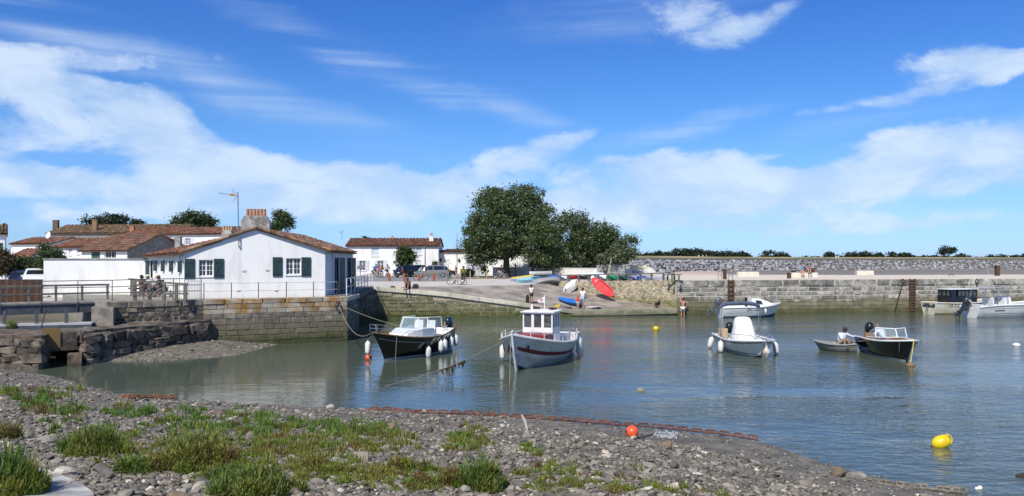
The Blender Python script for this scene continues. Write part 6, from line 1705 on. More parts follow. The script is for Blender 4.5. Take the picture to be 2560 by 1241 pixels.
sp = thing('leaning_spar', 'pale timber spar leaning in front of the slatted screen', 'pole', on(1516, 697, SZ)); q = on(1516, 697, SZ); m.tube([q, at(1529, 645, q.y)], [.07, .05], 7); m.build('spar', M('pale_timber', (.42, .36, .27), .85), sp)
# trees over the village roofs
tree('dark evergreen crown rising behind the barn roof', 260, 600, 140, [(250, 552, 38, 9), (285, 551, 34, 10), (222, 556, 16, 5)], 300, 20, .34, .5, mats=(LEAF_PINE,), r0=.3, shell=.2)
tree('small dark treetop behind the right end of the barn', 340, 600, 142, [(345, 558, 14, 5)], 60, 18, .3, .4, mats=(LEAF_PINE,), r0=.2, shell=.2)
tree('broad green tree behind the white terrace', 484, 610, 125, [(485, 545, 34, 16), (455, 556, 30, 14), (515, 556, 28, 15), (485, 566, 50, 12)], 460, 24, .26, .42, mats=(LEAF_D,), r0=.35, shell=.35)
tree('dark green tree behind the cottage chimney', 703, 640, 78, [(700, 550, 25, 20), (688, 560, 16, 16), (715, 560, 16, 16)], 420, 24, .16, .26, mats=(LEAF_D,), r0=.2, shell=.4)
tree('dark conifer standing behind the white wall', 126, 690, 66, [(125, 640, 26, 22), (122, 620, 18, 20), (118, 603, 9, 14), (130, 660, 28, 16)], 420, 24, .14, .24, mats=(LEAF_D,), r0=.14, shell=.3)
shrub('dark creeper-covered hedge left of the white van', 60, 640, 692, 90, 68, LEAF_D, 520, size=.15)
shrub('reddish brown bush at the left photo edge', 5, 628, 690, 40, 66, M('russet_leaf', (.07, .055, .02), .7, isl=.4, trans=.2), 320, size=.15)
gt = on(12, 690, SZ); m = MB(); m.box((gt.x, 66.6, SZ + .7), (2.6, .08, 1.4)); tag(m.build('gate', M('emerald_paint', (.01, .16, .10), .6)), 'bright green gate under the hedge at the left edge', 'gate')
pm = thing('palm_tree', 'palm top showing above the long house roof', 'tree', at(915, 640, 125)); q = at(915, 598, 125); m = MB(); m.tube([V(q.x, 125, SZ), q], [.25, .2], 8); m.build('trunk', BARK, pm)
for k in range(22):
    a = rnd(0, 6.283); e = rnd(-.2, 1.1); L_ = rnd(1.0, 1.4); m = MB()
    pts = [q + V(math.cos(a) * math.cos(e) * L_ * s_, math.sin(a) * math.cos(e) * L_ * s_, math.sin(e) * L_ * s_ - .5 * s_ * s_) for s_ in (0, .35, .7, 1)]
    sdv = V(-math.sin(a), math.cos(a), 0)
    m.loft([[p_ - sdv * w, p_ + V(0, 0, w * .3), p_ + sdv * w] for p_, w in zip(pts, (.03, .16, .14, .02))], closed=False); m.build('frond', LEAF_D, pm)
# far shore
FT = [(1592, 636, 22), (1622, 638, 18), (1655, 633, 24), (1690, 629, 22), (1716, 628, 18), (1745, 626, 25), (1782, 632, 22), (1815, 634, 24), (1852, 635, 18), (1952, 637, 16), (2075, 637, 11), (2130, 638, 16), (2160, 636, 14), (2192, 637, 14), (2262, 638, 14), (2400, 641, 9)]
for cx, y0, w in FT:
    tree('low dark tree in the hedge line on the far shore', cx, 650, 420, [(cx, (y0 + 642) / 2, w * 1.1, (646 - y0) / 2 + 3), (cx + w * .4, (y0 + 648) / 2, w * .7, (648 - y0) / 2)], 130, 16, .75, .7, mats=(LEAF_PINE,), r0=.25, z0=3.6, group='low trees on the far shore', shell=.2)
tree('lone flat-topped pine on the far shore', 1918, 650, 420, [(1918, 634, 18, 4), (1912, 640, 20, 4), (1922, 630, 10, 3)], 60, 14, .7, .6, mats=(LEAF_PINE,), r0=.3, z0=3.6, shell=.2)
tree('upright dark tree beside the low mound on the far shore', 2230, 650, 420, [(2230, 638, 11, 8)], 50, 14, .7, .6, mats=(LEAF_PINE,), r0=.3, z0=3.6, shell=.2)
tree('largest round-crowned tree on the far shore', 2368, 650, 420, [(2368, 628, 20, 11), (2376, 624, 14, 8), (2356, 632, 12, 8)], 130, 14, .7, .6, mats=(LEAF_PINE,), r0=.35, z0=3.6, shell=.2)
rs = np.random.RandomState(5)
cl = []
for px in range(1560, 2620, 3):
    y0 = 638.5 + 4 * mnoise.noise(V(px * .013, 0, 0)) + (0 if px < 1880 or 2260 < px < 2345 or px > 2400 else 2.5)
    q = at(px, 645, 430); cl.append(((q.x, 430, (at(px, y0, 430).z + 3.6) / 2), (1.2, 1.5, max(.3, (at(px, y0, 430).z - 3.6) / 2))))
tag(leaves(None, 'far_hedge', cl, 2600, 12, .8, .6, [LEAF_PINE], shell=.2), 'long low hedge of scrub along the far shore', 'hedge', kind='stuff')

# ================================================================== PEOPLE
SKIN = M('skin', (.50, .27, .18), .6, col2=(.44, .23, .15), vs_=6); SKIN_T = M('tanned_skin', (.36, .18, .11), .6); SKIN_D = M('dark_skin', (.06, .033, .022), .6)
def skinned(name, pts, edges, mat, parent, sub=1):
    """one continuous tapered surface grown round a posed skeleton"""
    keys = list(pts); me = bpy.data.meshes.new(name)
    me.from_pydata([tuple(pts[k][0]) for k in keys], [(keys.index(a), keys.index(b_)) for a, b_ in edges], [])
    o = bpy.data.objects.new(name, me); COL.objects.link(o)
    sk = o.modifiers.new('skin', 'SKIN'); sk.use_smooth_shade = True; sk.branch_smoothing = .3
    sv = me.skin_vertices[0].data if me.skin_vertices else None
    for i, k in enumerate(keys):
        r = pts[k][1]; sv[i].radius = r if isinstance(r, tuple) else (r, r); sv[i].use_root = (i == 0)
    ss = o.modifiers.new('sub', 'SUBSURF'); ss.levels = sub; ss.render_levels = sub
    dg_ = bpy.context.evaluated_depsgraph_get()
    nm = bpy.data.meshes.new_from_object(o.evaluated_get(dg_)); nm.name = name
    bpy.data.objects.remove(o); nm.materials.clear(); nm.materials.append(mat)
    nm.polygons.foreach_set('use_smooth', [True] * len(nm.polygons))
    q = bpy.data.objects.new(name, nm); COL.objects.link(q); q.parent = parent
    return q
STAND = dict(pelvis=(0, 0, .94), spine=(0, -.01, 1.12), chest=(0, 0, 1.34), neck=(0, .0, 1.48), head=(0, .03, 1.60), crown=(0, .03, 1.68), nose=(0, .12, 1.59),
    lsh=(-.18, 0, 1.40), rsh=(.18, 0, 1.40), lel=(-.24, -.03, 1.13), rel=(.24, -.03, 1.13), lha=(-.25, .08, .90), rha=(.25, .08, .90), lfi=(-.25, .12, .80), rfi=(.25, .12, .80),
    lhi=(-.09, 0, .90), rhi=(.09, 0, .90), lkn=(-.1, .03, .49), rkn=(.1, .03, .49), lan=(-.1, -.03, .09), ran=(.1, -.03, .09), lto=(-.11, .15, .035), rto=(.11, .15, .035))
def P_(**k): d = dict(STAND); d.update(k); return d
WALK = P_(lkn=(-.09, .16, .5), lan=(-.1, .24, .1), lto=(-.1, .4, .06), rkn=(.09, -.05, .48), ran=(.1, -.3, .14), rto=(.1, -.16, .04), lha=(-.24, -.12, .92), lfi=(-.24, -.13, .83), rha=(.25, .2, .95), rfi=(.25, .25, .87))
CYCLE = P_(pelvis=(0, -.22, 1.0), spine=(0, -.14, 1.16), chest=(0, .04, 1.34), neck=(0, .13, 1.46), head=(0, .19, 1.57), crown=(0, .18, 1.66), nose=(0, .28, 1.55), lsh=(-.18, .06, 1.38), rsh=(.18, .06, 1.38),
    lel=(-.25, .2, 1.15), rel=(.25, .2, 1.15), lha=(-.22, .42, 1.03), rha=(.22, .42, 1.03), lfi=(-.22, .47, .99), rfi=(.22, .47, .99), lhi=(-.09, -.2, .96), rhi=(.09, -.2, .96), lkn=(-.1, .2, .82), rkn=(.1, .14, .62), lan=(-.1, .04, .45), ran=(.1, -.08, .24), lto=(-.1, .19, .40), rto=(.1, .07, .2))
BENCH = P_(pelvis=(0, 0, .14), spine=(0, .01, .33), chest=(0, .06, .54), neck=(0, .1, .67), head=(0, .14, .79), crown=(0, .14, .87), nose=(0, .24, .78), lsh=(-.18, .06, .6), rsh=(.18, .06, .6), lel=(-.24, .14, .33), rel=(.24, .14, .33), lha=(-.12, .36, .24), rha=(.12, .36, .24), lfi=(-.08, .42, .2), rfi=(.08, .42, .2),
    lhi=(-.09, .03, .12), rhi=(.09, .03, .12), lkn=(-.1, .45, .14), rkn=(.1, .45, .14), lan=(-.1, .48, -.28), ran=(.1, .48, -.28), lto=(-.1, .64, -.34), rto=(.1, .64, -.34))
HUG = dict(BENCH); HUG.update(lkn=(-.12, .36, .46), rkn=(.12, .36, .46), lan=(-.12, .52, .06), ran=(.13, .56, .02), lto=(-.12, .66, -.04), rto=(.14, .7, -.08), lel=(-.26, .3, .5), rel=(.26, .3, .5), lha=(.0, .42, .55), rha=(0, .44, .5), lfi=(.1, .43, .54), rfi=(-.1, .45, .49), chest=(0, .1, .5), head=(0, .2, .74), crown=(0, .2, .83), nose=(0, .3, .72), neck=(0, .15, .62))
REACH = dict(BENCH); REACH.update(chest=(.06, .1, .52), neck=(.1, .14, .64), head=(.14, .17, .76), crown=(.13, .17, .84), nose=(.23, .22, .74), rsh=(.22, .12, .58), rel=(.46, .2, .46), rha=(.70, .26, .42), rfi=(.80, .28, .40), lsh=(-.12, .04, .6), lel=(-.16, .2, .36), lha=(-.02, .36, .32), lfi=(.05, .4, .28), lkn=(-.1, .34, .36), rkn=(.12, .36, .34), lan=(-.1, .42, -.02), ran=(.14, .5, -.02), lto=(-.1, .58, -.06), rto=(.15, .66, -.06))
BENT = dict(BENCH); BENT.update(chest=(0, .2, .48), neck=(0, .32, .56), head=(0, .4, .64), crown=(0, .38, .73), nose=(0, .5, .6), lsh=(-.2, .2, .5), rsh=(.2, .2, .5), lel=(-.26, .34, .3), rel=(.26, .34, .3), lha=(-.14, .5, .2), rha=(.14, .5, .2), lfi=(-.1, .57, .18), rfi=(.1, .57, .18))
CLIMB = P_(lsh=(-.18, .02, 1.44), lel=(-.2, .18, 1.62), lha=(-.16, .26, 1.86), lfi=(-.16, .28, 1.95), rel=(.3, .1, 1.22), rha=(.34, .26, 1.36), rfi=(.34, .3, 1.42), head=(.05, .07, 1.58), crown=(.05, .07, 1.67), nose=(.08, .16, 1.57))
BRAD = dict(pelvis=(.14, .11), spine=(.125, .1), chest=(.15, .11), neck=.058, head=(.088, .098), crown=.06, nose=.016, lsh=.062, rsh=.062, lel=.045, rel=.045, lha=.034, rha=.034, lfi=.02, rfi=.02, lhi=.088, rhi=.088, lkn=.06, rkn=.06, lan=.042, ran=.042, lto=.032, rto=.032)
BEDGE = [('pelvis', 'spine'), ('spine', 'chest'), ('chest', 'neck'), ('neck', 'head'), ('head', 'crown'), ('head', 'nose'), ('chest', 'lsh'), ('lsh', 'lel'), ('lel', 'lha'), ('lha', 'lfi'), ('chest', 'rsh'), ('rsh', 'rel'), ('rel', 'rha'), ('rha', 'rfi'),
    ('pelvis', 'lhi'), ('lhi', 'lkn'), ('lkn', 'lan'), ('lan', 'lto'), ('pelvis', 'rhi'), ('rhi', 'rkn'), ('rkn', 'ran'), ('ran', 'rto')]
def lerp3(a, b_, t): return tuple(Vector(a).lerp(Vector(b_), t))
_cl = {}
def cloth(rgb):
    k = tuple(rgb)
    if k not in _cl: _cl[k] = M('cloth_%d' % len(_cl), rgb, .9, var=.1, vs_=8)
    return _cl[k]
def person(label, loc, face, pose=STAND, shirt=(.5, .5, .5), shorts=(.2, .2, .25), skin=SKIN, hair=(.03, .02, .015), cap=None, sleeve=.6, leg=.8, scale=1., group=None, shoes=(.05, .05, .055), long_hair=False, fingers=False):
    t = thing('person', label, 'person', group=group)
    pts = {k: (v, BRAD[k]) for k, v in pose.items()}; ed = list(BEDGE)
    # a hand: palm with four fingers and a thumb leaving its side
    for s_ in 'lr':
        ha, fi, el = Vector(pose[s_ + 'ha']), Vector(pose[s_ + 'fi']), Vector(pose[s_ + 'el'])
        d = (fi - ha).normalized(); sdv = d.cross(V(0, .3, 1)).normalized()
        pts[s_ + 'fi'] = (tuple(ha + d * .05), .028)
        if fingers:
            for q, (o_, ln) in enumerate(((-.028, .06), (-.01, .075), (.01, .07), (.028, .055))):
                k1 = '%sf%d' % (s_, q); pts[k1] = (tuple(ha + d * (.07 + ln) + sdv * o_ - V(0, 0, .015)), .009); ed.append((s_ + 'fi', k1))
            pts[s_ + 'th'] = (tuple(ha + d * .07 + sdv * .06), .011); ed.append((s_ + 'ha', s_ + 'th'))
    skinned('body', pts, ed, skin, t, 2 if fingers else 1)
    g = .042
    if shirt:
        sp = {k: (pose[k], tuple(x + g for x in BRAD[k])) for k in ('pelvis', 'spine', 'chest')}
        sp = {'spine': (pose['spine'], (.19, .165)), 'pelvis': (lerp3(pose['spine'], pose['pelvis'], .85), (.17, .14)), 'chest': sp['chest'], 'collar': (lerp3(pose['chest'], pose['neck'], .65), .1)}
        e = [('spine', 'pelvis'), ('spine', 'chest'), ('chest', 'collar')]
        for s_ in 'lr':
            sp[s_ + 'sh'] = (pose[s_ + 'sh'], .105); sp[s_ + 'el'] = (lerp3(pose[s_ + 'sh'], pose[s_ + 'el'], min(1, sleeve)), .07 if sleeve < 1 else .062); e += [('chest', s_ + 'sh'), (s_ + 'sh', s_ + 'el')]
            if sleeve > 1: sp[s_ + 'wr'] = (lerp3(pose[s_ + 'el'], pose[s_ + 'ha'], .85), .05); e.append((s_ + 'el', s_ + 'wr'))
        skinned('shirt', sp, e, cloth(shirt), t)
    if shorts:
        sp = {'pelvis': (pose['pelvis'], (.175, .145))}; e = []
        for s_ in 'lr':
            sp[s_ + 'hi'] = (pose[s_ + 'hi'], .112); sp[s_ + 'kn'] = (lerp3(pose[s_ + 'hi'], pose[s_ + 'kn'], min(1, leg)), .095 if leg < 1 else .078); e += [('pelvis', s_ + 'hi'), (s_ + 'hi', s_ + 'kn')]
            if leg > 1: sp[s_ + 'cu'] = (lerp3(pose[s_ + 'kn'], pose[s_ + 'an'], .9), .06); e.append((s_ + 'kn', s_ + 'cu'))
        skinned('shorts' if leg < 1 else 'trousers', sp, e, cloth(shorts), t)
    hc = (Vector(pose['head']) + Vector(pose['crown'])) / 2; up = (Vector(pose['crown']) - Vector(pose['neck'])).normalized(); fw = (Vector(pose['nose']) - Vector(pose['head'])).normalized()
    R = basis(hc - fw * .012, fw.cross(up), fw); R = Matrix((fw.cross(up).normalized(), fw, up)).transposed().to_4x4(); R.translation = hc + up * .0 - fw * .012
    m = MB(); n = 12
    rings = []
    for i in range(6):
        a = math.pi / 2 * i / 5 * 1.0; rings.append([R @ V(.104 * math.cos(q) * math.sin(a + .0001), .118 * math.sin(q) * math.sin(a + .0001), .112 * math.cos(a)) for q in np.linspace(0, 2 * math.pi, n + 1)[:-1]])
    rings.append([R @ V(.104 * math.cos(q), .116 * min(math.sin(q), .35), -.02 - (.16 if long_hair else .07) * (1 if math.sin(q) < .3 else 0)) for q in np.linspace(0, 2 * math.pi, n + 1)[:-1]])
    m.loft(rings, cap=False); m.build('hair', cloth(hair), t, smooth=True)
    if cap is not None:
        m = MB(); rings = [[R @ V(.112 * math.cos(q) * math.sin(a), .128 * math.sin(q) * math.sin(a), .03 + .1 * math.cos(a)) for q in np.linspace(0, 2 * math.pi, n + 1)[:-1]] for a in (.05, .5, 1.0, 1.57)]
        m.loft(rings); m.hexa([R @ V(-.08, .1, .02), R @ V(.08, .1, .02), R @ V(.07, .2, .0), R @ V(-.07, .2, .0), R @ V(-.08, .1, .035), R @ V(.08, .1, .035), R @ V(.07, .2, .012), R @ V(-.07, .2, .012)]); m.build('cap', cloth(cap), t, smooth=True)
    if shoes:
        for s_ in 'lr':
            a, b_ = Vector(pose[s_ + 'an']), Vector(pose[s_ + 'to']); d = b_ - a; d.z = 0; d = d.normalized() if d.length > .01 else V(0, 1, 0)
            m = MB(); lo = min(a.z - .09, b_.z - .03); hl = V(a.x, a.y, lo) - d * .06; sv_ = V(-d.y, d.x, 0)
            m.loft([[hl + d * y + sv_ * w + V(0, 0, 0), hl + d * y - sv_ * w, hl + d * y - sv_ * w * .8 + V(0, 0, hgt), hl + d * y + sv_ * w * .8 + V(0, 0, hgt)] for y, w, hgt in ((0, .035, .09), (.1, .045, .1), (.2, .05, .065), (.27, .03, .03))]); m.build('shoe', cloth(shoes), t, smooth=True)
    t.location = loc; t.rotation_euler = (0, 0, math.atan2(-face[0], face[1])); t.scale = (scale,) * 3
    return t
# ---- bicycles
def bicycle(label, loc, face, col, lean=0., scale=1., steer=0.):
    t = thing('bicycle', label, 'bicycle', group='bicycles around the harbour')
    R_ = .335
    for y, st in ((-.52, 0), (.52, steer)):
        X = Matrix.Translation((0, y, R_)) @ Matrix.Rotation(st, 4, 'Z')
        m = MB(); m.tube([X @ V(0, R_ * .955 * math.cos(a), R_ * .955 * math.sin(a)) for a in np.linspace(0, 2 * math.pi, 25)[:-1]], .02, 6, closed=True); w = m.build('wheel', BLACK, t, smooth=True)
        m = MB(); m.tube([X @ V(0, R_ * .88 * math.cos(a), R_ * .88 * math.sin(a)) for a in np.linspace(0, 2 * math.pi, 21)[:-1]], .012, 5, closed=True); m.build('rim', CHROME, w)
        m = MB()
        for k in range(12): m.tube([X @ V(.02 * (-1) ** k, 0, 0), X @ V(0, R_ * .88 * math.cos(k * .5236), R_ * .88 * math.sin(k * .5236))], .003, 3)
        m.tube([X @ V(-.05, 0, 0), X @ V(.05, 0, 0)], .02, 6); m.build('spokes', CHROME, w)
    fm_ = M('bike_%02d%02d%02d' % tuple(int(c * 99) for c in col), col, .35)
    m = MB(); bb, st, hd, hb = V(0, -.08, .29), V(0, -.22, .78), V(0, .34, .82), V(0, .38, .66)
    for a, b_, r in ((bb, st, .018), (st, hd, .018), (bb, hb, .021), (hd, hb, .022)): m.tube([a, b_], r, 6)
    for x in (-.04, .04): m.tube([bb, V(x, -.52, R_)], .011, 5); m.tube([st - V(0, 0, .06), V(x, -.52, R_)], .01, 5); m.tube([hb, V(x, .5, .5), V(x, .52, R_)], .014, 5)
    m.build('frame', fm_, t, smooth=True)
    m = MB(); m.tube([st, st + V(0, -.04, .16)], .014, 6); m.loft([[V(-w, y, z), V(w, y, z), V(w * .8, y, z + .05), V(-w * .8, y, z + .05)] for y, w, z in ((-.4, .08, .93), (-.3, .075, .94), (-.18, .03, .94), (-.1, .02, .93))]); m.build('saddle', BLACK, t, smooth=True)
    m = MB(); m.tube([hd, V(0, .33, .95)], .016, 6); m.tube([V(-.29, .26, 1.0), V(-.2, .36, .98), V(0, .36, .97), V(.2, .36, .98), V(.29, .26, 1.0)], .014, 6); m.build('handlebar', BLACK, t, smooth=True)
    m = MB(); m.tube([bb + V(-.06, 0, 0), bb + V(.06, 0, 0)], .06, 10); m.tube([bb + V(.07, 0, 0), bb + V(.08, -.02, -.16)], .012, 5); m.tube([bb + V(-.07, 0, 0), bb + V(-.08, .02, .16)], .012, 5); m.box(bb + V(.12, -.02, -.16), (.1, .08, .02)); m.box(bb + V(-.12, .02, .16), (.1, .08, .02)); m.build('crankset', BLACK, t)
    t.location = loc; t.rotation_euler = (0, lean, math.atan2(-face[0], face[1])); t.scale = (scale,) * 3
    return t
def rider(lp, lb, px, py, face, col, z=SZ, scale=1., bike=True, **k):
    q = on(px, py, z)
    if bike: bicycle(lb, q, face, col, scale=scale)
    person(lp, q, face, CYCLE, scale=scale, **k)
rider('cyclist in white leading the family group by the blue shutters', 'bicycle ridden by the white-clad cyclist in the family group', 932, 692, (.3, .95), (.3, .05, .05), scale=.8, shirt=(.7, .7, .7))
rider('cyclist in bright blue shirt and cap in the family group', 'bicycle under the blue-shirted cyclist', 939, 693, (.25, .95), (.05, .05, .05), shirt=(.03, .10, .35), cap=(.03, .08, .3), shorts=(.1, .1, .12))
rider('small child in red on a bicycle in the family group', 'small bicycle ridden by the child in red', 946, 693.5, (.3, .95), (.5, .1, .1), scale=.72, shirt=(.55, .05, .03))
rider('cyclist in red checked shirt at the back of the family group', 'bicycle under the red-checked cyclist', 953, 695, (.25, .95), (.3, .3, .3), shirt=(.38, .08, .08), cap=(.6, .4, .4))
rider('cyclist in tan top riding away alone beside the family group', 'bicycle under the tan-topped cyclist', 968.5, 695, (.1, 1), (.1, .1, .1), shirt=(.36, .28, .2), shorts=(.03, .03, .035), skin=SKIN_T)
rider('cyclist in white shirt with blue bag left of the dark cars', 'bicycle under the white-shirted cyclist by the dark cars', 989, 696, (.35, .9), (.2, .2, .22), shirt=(.75, .75, .75), shorts=(.06, .1, .25), skin=SKIN_T)
rider('woman in grey top and turquoise skirt cycling past the cars', 'city bicycle under the woman in turquoise', 1052, 701.5, (1, -.1), (.35, .35, .36), shirt=(.5, .5, .55), shorts=(.05, .45, .5), leg=.7)
bq = on(1139, 713, SZ); bicycle('mountain bicycle under the child in the red cap', bq, (1, -.12), (.5, .5, .52), scale=.95, steer=.3)
person('child in red cap and black shirt straddling a bicycle', bq + V(-.1, .05, 0), (1, -.1), CYCLE, shirt=(.02, .02, .02), shorts=(.45, .45, .52), cap=(.45, .03, .03), scale=.93, skin=SKIN)
bq = on(1157, 712.5, SZ); bicycle('dark bicycle turned towards the water under the rider in yellow', bq, (.35, -.9), (.06, .06, .06), scale=.97, steer=.4)
person('dark-skinned rider in yellow shirt halted beside the child', bq + V(.05, .1, 0), (.1, -1), CYCLE, shirt=(.55, .42, .06), shorts=(.03, .03, .03), skin=SKIN_D, cap=(.05, .08, .05))
rider('woman in black top cycling alone past the big tree', 'light bicycle ridden alone past the big tree', 1251, 698, (1, -.05), (.5, .5, .52), shirt=(.015, .015, .02), shorts=(.5, .4, .36), sleeve=1.2, long_hair=True, hair=(.12, .06, .03))
# ---- standing, sitting, bathing
def rampz(x, y): 
    best = None
    return best
seat = FRONT[0].lerp(FRONT[1], .78) + V(.05, .15, .06)
person('barefoot person in dark shirt sitting on the slipway coping', seat, (-.15, -1), HUG, shirt=(.02, .02, .022), shorts=(.05, .05, .05), skin=SKIN_T, shoes=(.1, .1, .1), scale=.98)
q = seat + V(.55, .35, 0); m = MB(); m.loft([[q + V(sx * w, sy * w * .7, z_) for sx, sy in ((-1, -1), (1, -1), (1, 1), (-1, 1))] for z_, w in ((0, .2), (.12, .24), (.3, .2), (.38, .08))]); tag(m.build('backpack', M('black_nylon', (.015, .015, .017), .8), smooth=True), 'black rucksack beside the person sitting on the coping', 'bag')
q = seat + V(-.75, .35, 0); m = MB(); m.ball(q + V(0, 0, .06), (.32, .2, .08), 10, 5); tag(m.build('towel', M('yellow_towel', (.55, .42, .2), .95), smooth=True), 'crumpled yellow towel left of the person on the coping', 'towel')
q = seat + V(-1.3, .5, 0); m = MB(); m.ball(q + V(0, 0, .1), (.22, .16, .12), 10, 5); tag(m.build('bag', M('dark_bag', (.03, .03, .03), .9), smooth=True), 'small dark bag at the left end of the belongings', 'bag')
q = FRONT[4] + V(.0, .45, .0); q.z = 1.03
person('person in white shirt and cap standing on the slipway edge', q, (-.5, -.9), STAND, shirt=(.72, .70, .6), shorts=(.05, .05, .05), cap=(.04, .03, .03), skin=SKIN_T, scale=.9, leg=.6)
m = MB(); a = q + V(-.32, -.12, .02); m.loft([[a + V(-.13 * w, 0, z_), a + V(.13 * w, 0, z_), a + V(.13 * w, .07, z_), a + V(-.13 * w, .07, z_)] for z_, w in ((0, .7), (.1, 1.1), (.5, 1.15), (.72, .6))]); tag(m.build('body_board', M('black_foam', (.012, .012, .013), .7), smooth=True), 'black board bag held upright by the person on the slipway', 'board')
q = Vector((*px2(1457, 65.75), .5))
person('man in white T-shirt and pale blue shorts walking on the slipway foot', q, (-.35, -.8), WALK, shirt=(.78, .78, .78), shorts=(.34, .42, .52), skin=SKIN_T, scale=1.04)
q = Vector((*px2(1444.5, 65.5), .5))
person('small child in red life vest beside the man on the slipway', q, (-.3, -.9), WALK, shirt=(.75, .06, .03), shorts=(.55, .5, .25), scale=.66, hair=(.15, .08, .04), cap=(.7, .07, .04))
q = Vector((*px2(1707, 66.1), -.35))
person('shirtless man in white shorts climbing out at the jetty corner', q, (.25, 1), CLIMB, shirt=None, shorts=(.66, .64, .58), skin=M('sunburnt_skin', (.50, .24, .15), .6), scale=1.06, shoes=None, leg=.75)
bz = on(2012, 694, QZ)
person('man in pale blue shirt on the jetty bench leaning to his partner', V(bz.x - .35, bz.y + .3, QZ + .46), (.2, -1), BENCH, shirt=(.16, .34, .55), shorts=(.3, .28, .25), skin=SKIN)
person('person in royal blue top on the jetty bench with bare legs', V(bz.x + .25, bz.y + .3, QZ + .46), (.3, -1), HUG, shirt=(.03, .09, .32), shorts=(.25, .24, .2), skin=SKIN, hair=(.02, .015, .012))
m = MB(); a = V(bz.x + .8, bz.y + .25, QZ + .46); m.loft([[a + V(sx * w, sy * w * .7, z_) for sx, sy in ((-1, -1), (1, -1), (1, 1), (-1, 1))] for z_, w in ((0, .18), (.15, .22), (.36, .17), (.44, .06))]); tag(m.build('backpack', M('wine_nylon', (.07, .02, .025), .8), smooth=True), 'dark red rucksack at the right of the couple on the jetty', 'bag')
m = MB(); a = V(bz.x - 1.0, bz.y + .3, QZ + .46); m.ball(a + V(0, 0, .12), (.26, .17, .13), 10, 5); tag(m.build('bag', M('dark_bag', (.03, .03, .03), .9), smooth=True), 'flat dark bag at the left of the couple on the jetty', 'bag')
dq = wpt(dg, V(0, .75, .29))
person('man in white shirt and dark cap sitting in the grey dinghy', dq, (.35, -.92), dict(REACH, rsh=(-.22, .12, .58), rel=(-.46, .2, .46), rha=(-.72, .24, .42), rfi=(-.8, .25, .4), lsh=(.12, .04, .6), lel=(.16, .2, .36), lha=(.02, .36, .32), lfi=(-.05, .4, .28), chest=(-.06, .1, .52), neck=(-.1, .14, .64), head=(-.14, .17, .76), crown=(-.13, .17, .84), nose=(-.23, .22, .74)) if False else {k: ((-v[0], v[1], v[2])) for k, v in REACH.items()}, shirt=(.66, .72, .80), shorts=(.4, .36, .28), cap=(.03, .03, .06), skin=SKIN_T, sleeve=1.3, fingers=True)
person('person in white shirt bent over inside the black runabout', wpt(rb, V(-.2, 1.05, .6)), (-.4, .8), BENT, shirt=(.74, .76, .80), shorts=(.2, .2, .25), hair=(.20, .16, .12), sleeve=1.3, fingers=True)
# people with bicycles behind the timber fence
for px, Y, lab, sh, cp_, hr in ((360, 45.5, 'person in dark top behind the footbridge railing, left of three', (.03, .035, .05), None, (.02, .015, .01)), (375, 45.0, 'person in white hat behind the footbridge railing, middle of three', (.6, .6, .62), (.75, .75, .72), (.1, .07, .05)), (402, 44.6, 'person in black with a straw hat behind the timber fence', (.015, .015, .018), (.35, .26, .15), (.02, .015, .01))):
    person(lab, V(*px2(px, Y), PZ - .48), (-.9, .3), CYCLE, shirt=sh, cap=cp_, shorts=(.1, .1, .12), hair=hr, skin=SKIN_T)
    bicycle('bicycle held behind the railing, ' + {360: 'left of three', 375: 'middle of three', 402: 'nearest the cottage'}[px], V(*px2(px, Y), PZ - .48), (-.9, .3), (.08, .08, .09))
# walkers far off on the dyke
for px, lab, sh in ((1747, 'tiny walker in white on the distant dyke, left of three', (.75, .75, .75)), (1757, 'tiny walker in pale grey on the distant dyke, middle of three', (.55, .55, .55)), (1766, 'tiny walker in pink on the distant dyke, right of three', (.5, .3, .28)), (2090, 'tiny walker in white on the dyke right of the couple', (.75, .75, .75)), (2096, 'second tiny white walker on the dyke right of the couple', (.7, .72, .75))):
    Y = 192 if px < 2000 else 226
    person(lab, V(*px2(px, Y), 4.25), (1, 0), WALK, shirt=sh, shorts=sh, leg=1.3, sleeve=1.2)
# black dog on the landing
q = Vector((*px2(1644, 66.3), .52))
dg2 = thing('dog', 'black dog standing on the slipway landing', 'dog')
pts = {'chest': ((0, .1, .46), (.12, .14)), 'belly': ((0, -.12, .47), (.11, .11)), 'rump': ((0, -.3, .47), (.11, .12)), 'neck': ((0, .26, .58), .085), 'head': ((0, .34, .66), .085), 'muzzle': ((0, .46, .62), .04),
       'learL': ((-.07, .32, .72), .03), 'rearR': ((.07, .32, .72), .03), 'earl': ((-.1, .33, .62), .02), 'earr': ((.1, .33, .62), .02), 'tail': ((0, -.42, .5), .03), 'tailt': ((0, -.55, .42), .015)}
ed = [('chest', 'belly'), ('belly', 'rump'), ('chest', 'neck'), ('neck', 'head'), ('head', 'muzzle'), ('head', 'learL'), ('learL', 'earl'), ('head', 'rearR'), ('rearR', 'earr'), ('rump', 'tail'), ('tail', 'tailt')]
for s_, x in (('l', -.09), ('r', .09)):
    pts.update({s_ + 'fs': ((x, .12, .36), .06), s_ + 'fw': ((x, .1, .2), .035), s_ + 'ff': ((x, .12, .03), .032), s_ + 'ft': ((x, .17, .025), .025), s_ + 'hk': ((x, -.22, .33), .065), s_ + 'hh': ((x, -.38, .19), .033), s_ + 'hf': ((x, -.34, .03), .03), s_ + 'ht': ((x, -.29, .025), .025)})
    ed += [('chest', s_ + 'fs'), (s_ + 'fs', s_ + 'fw'), (s_ + 'fw', s_ + 'ff'), (s_ + 'ff', s_ + 'ft'), ('rump', s_ + 'hk'), (s_ + 'hk', s_ + 'hh'), (s_ + 'hh', s_ + 'hf'), (s_ + 'hf', s_ + 'ht')]
skinned('body', pts, ed, M('black_fur', (.012, .011, .011), .9), dg2, 2)
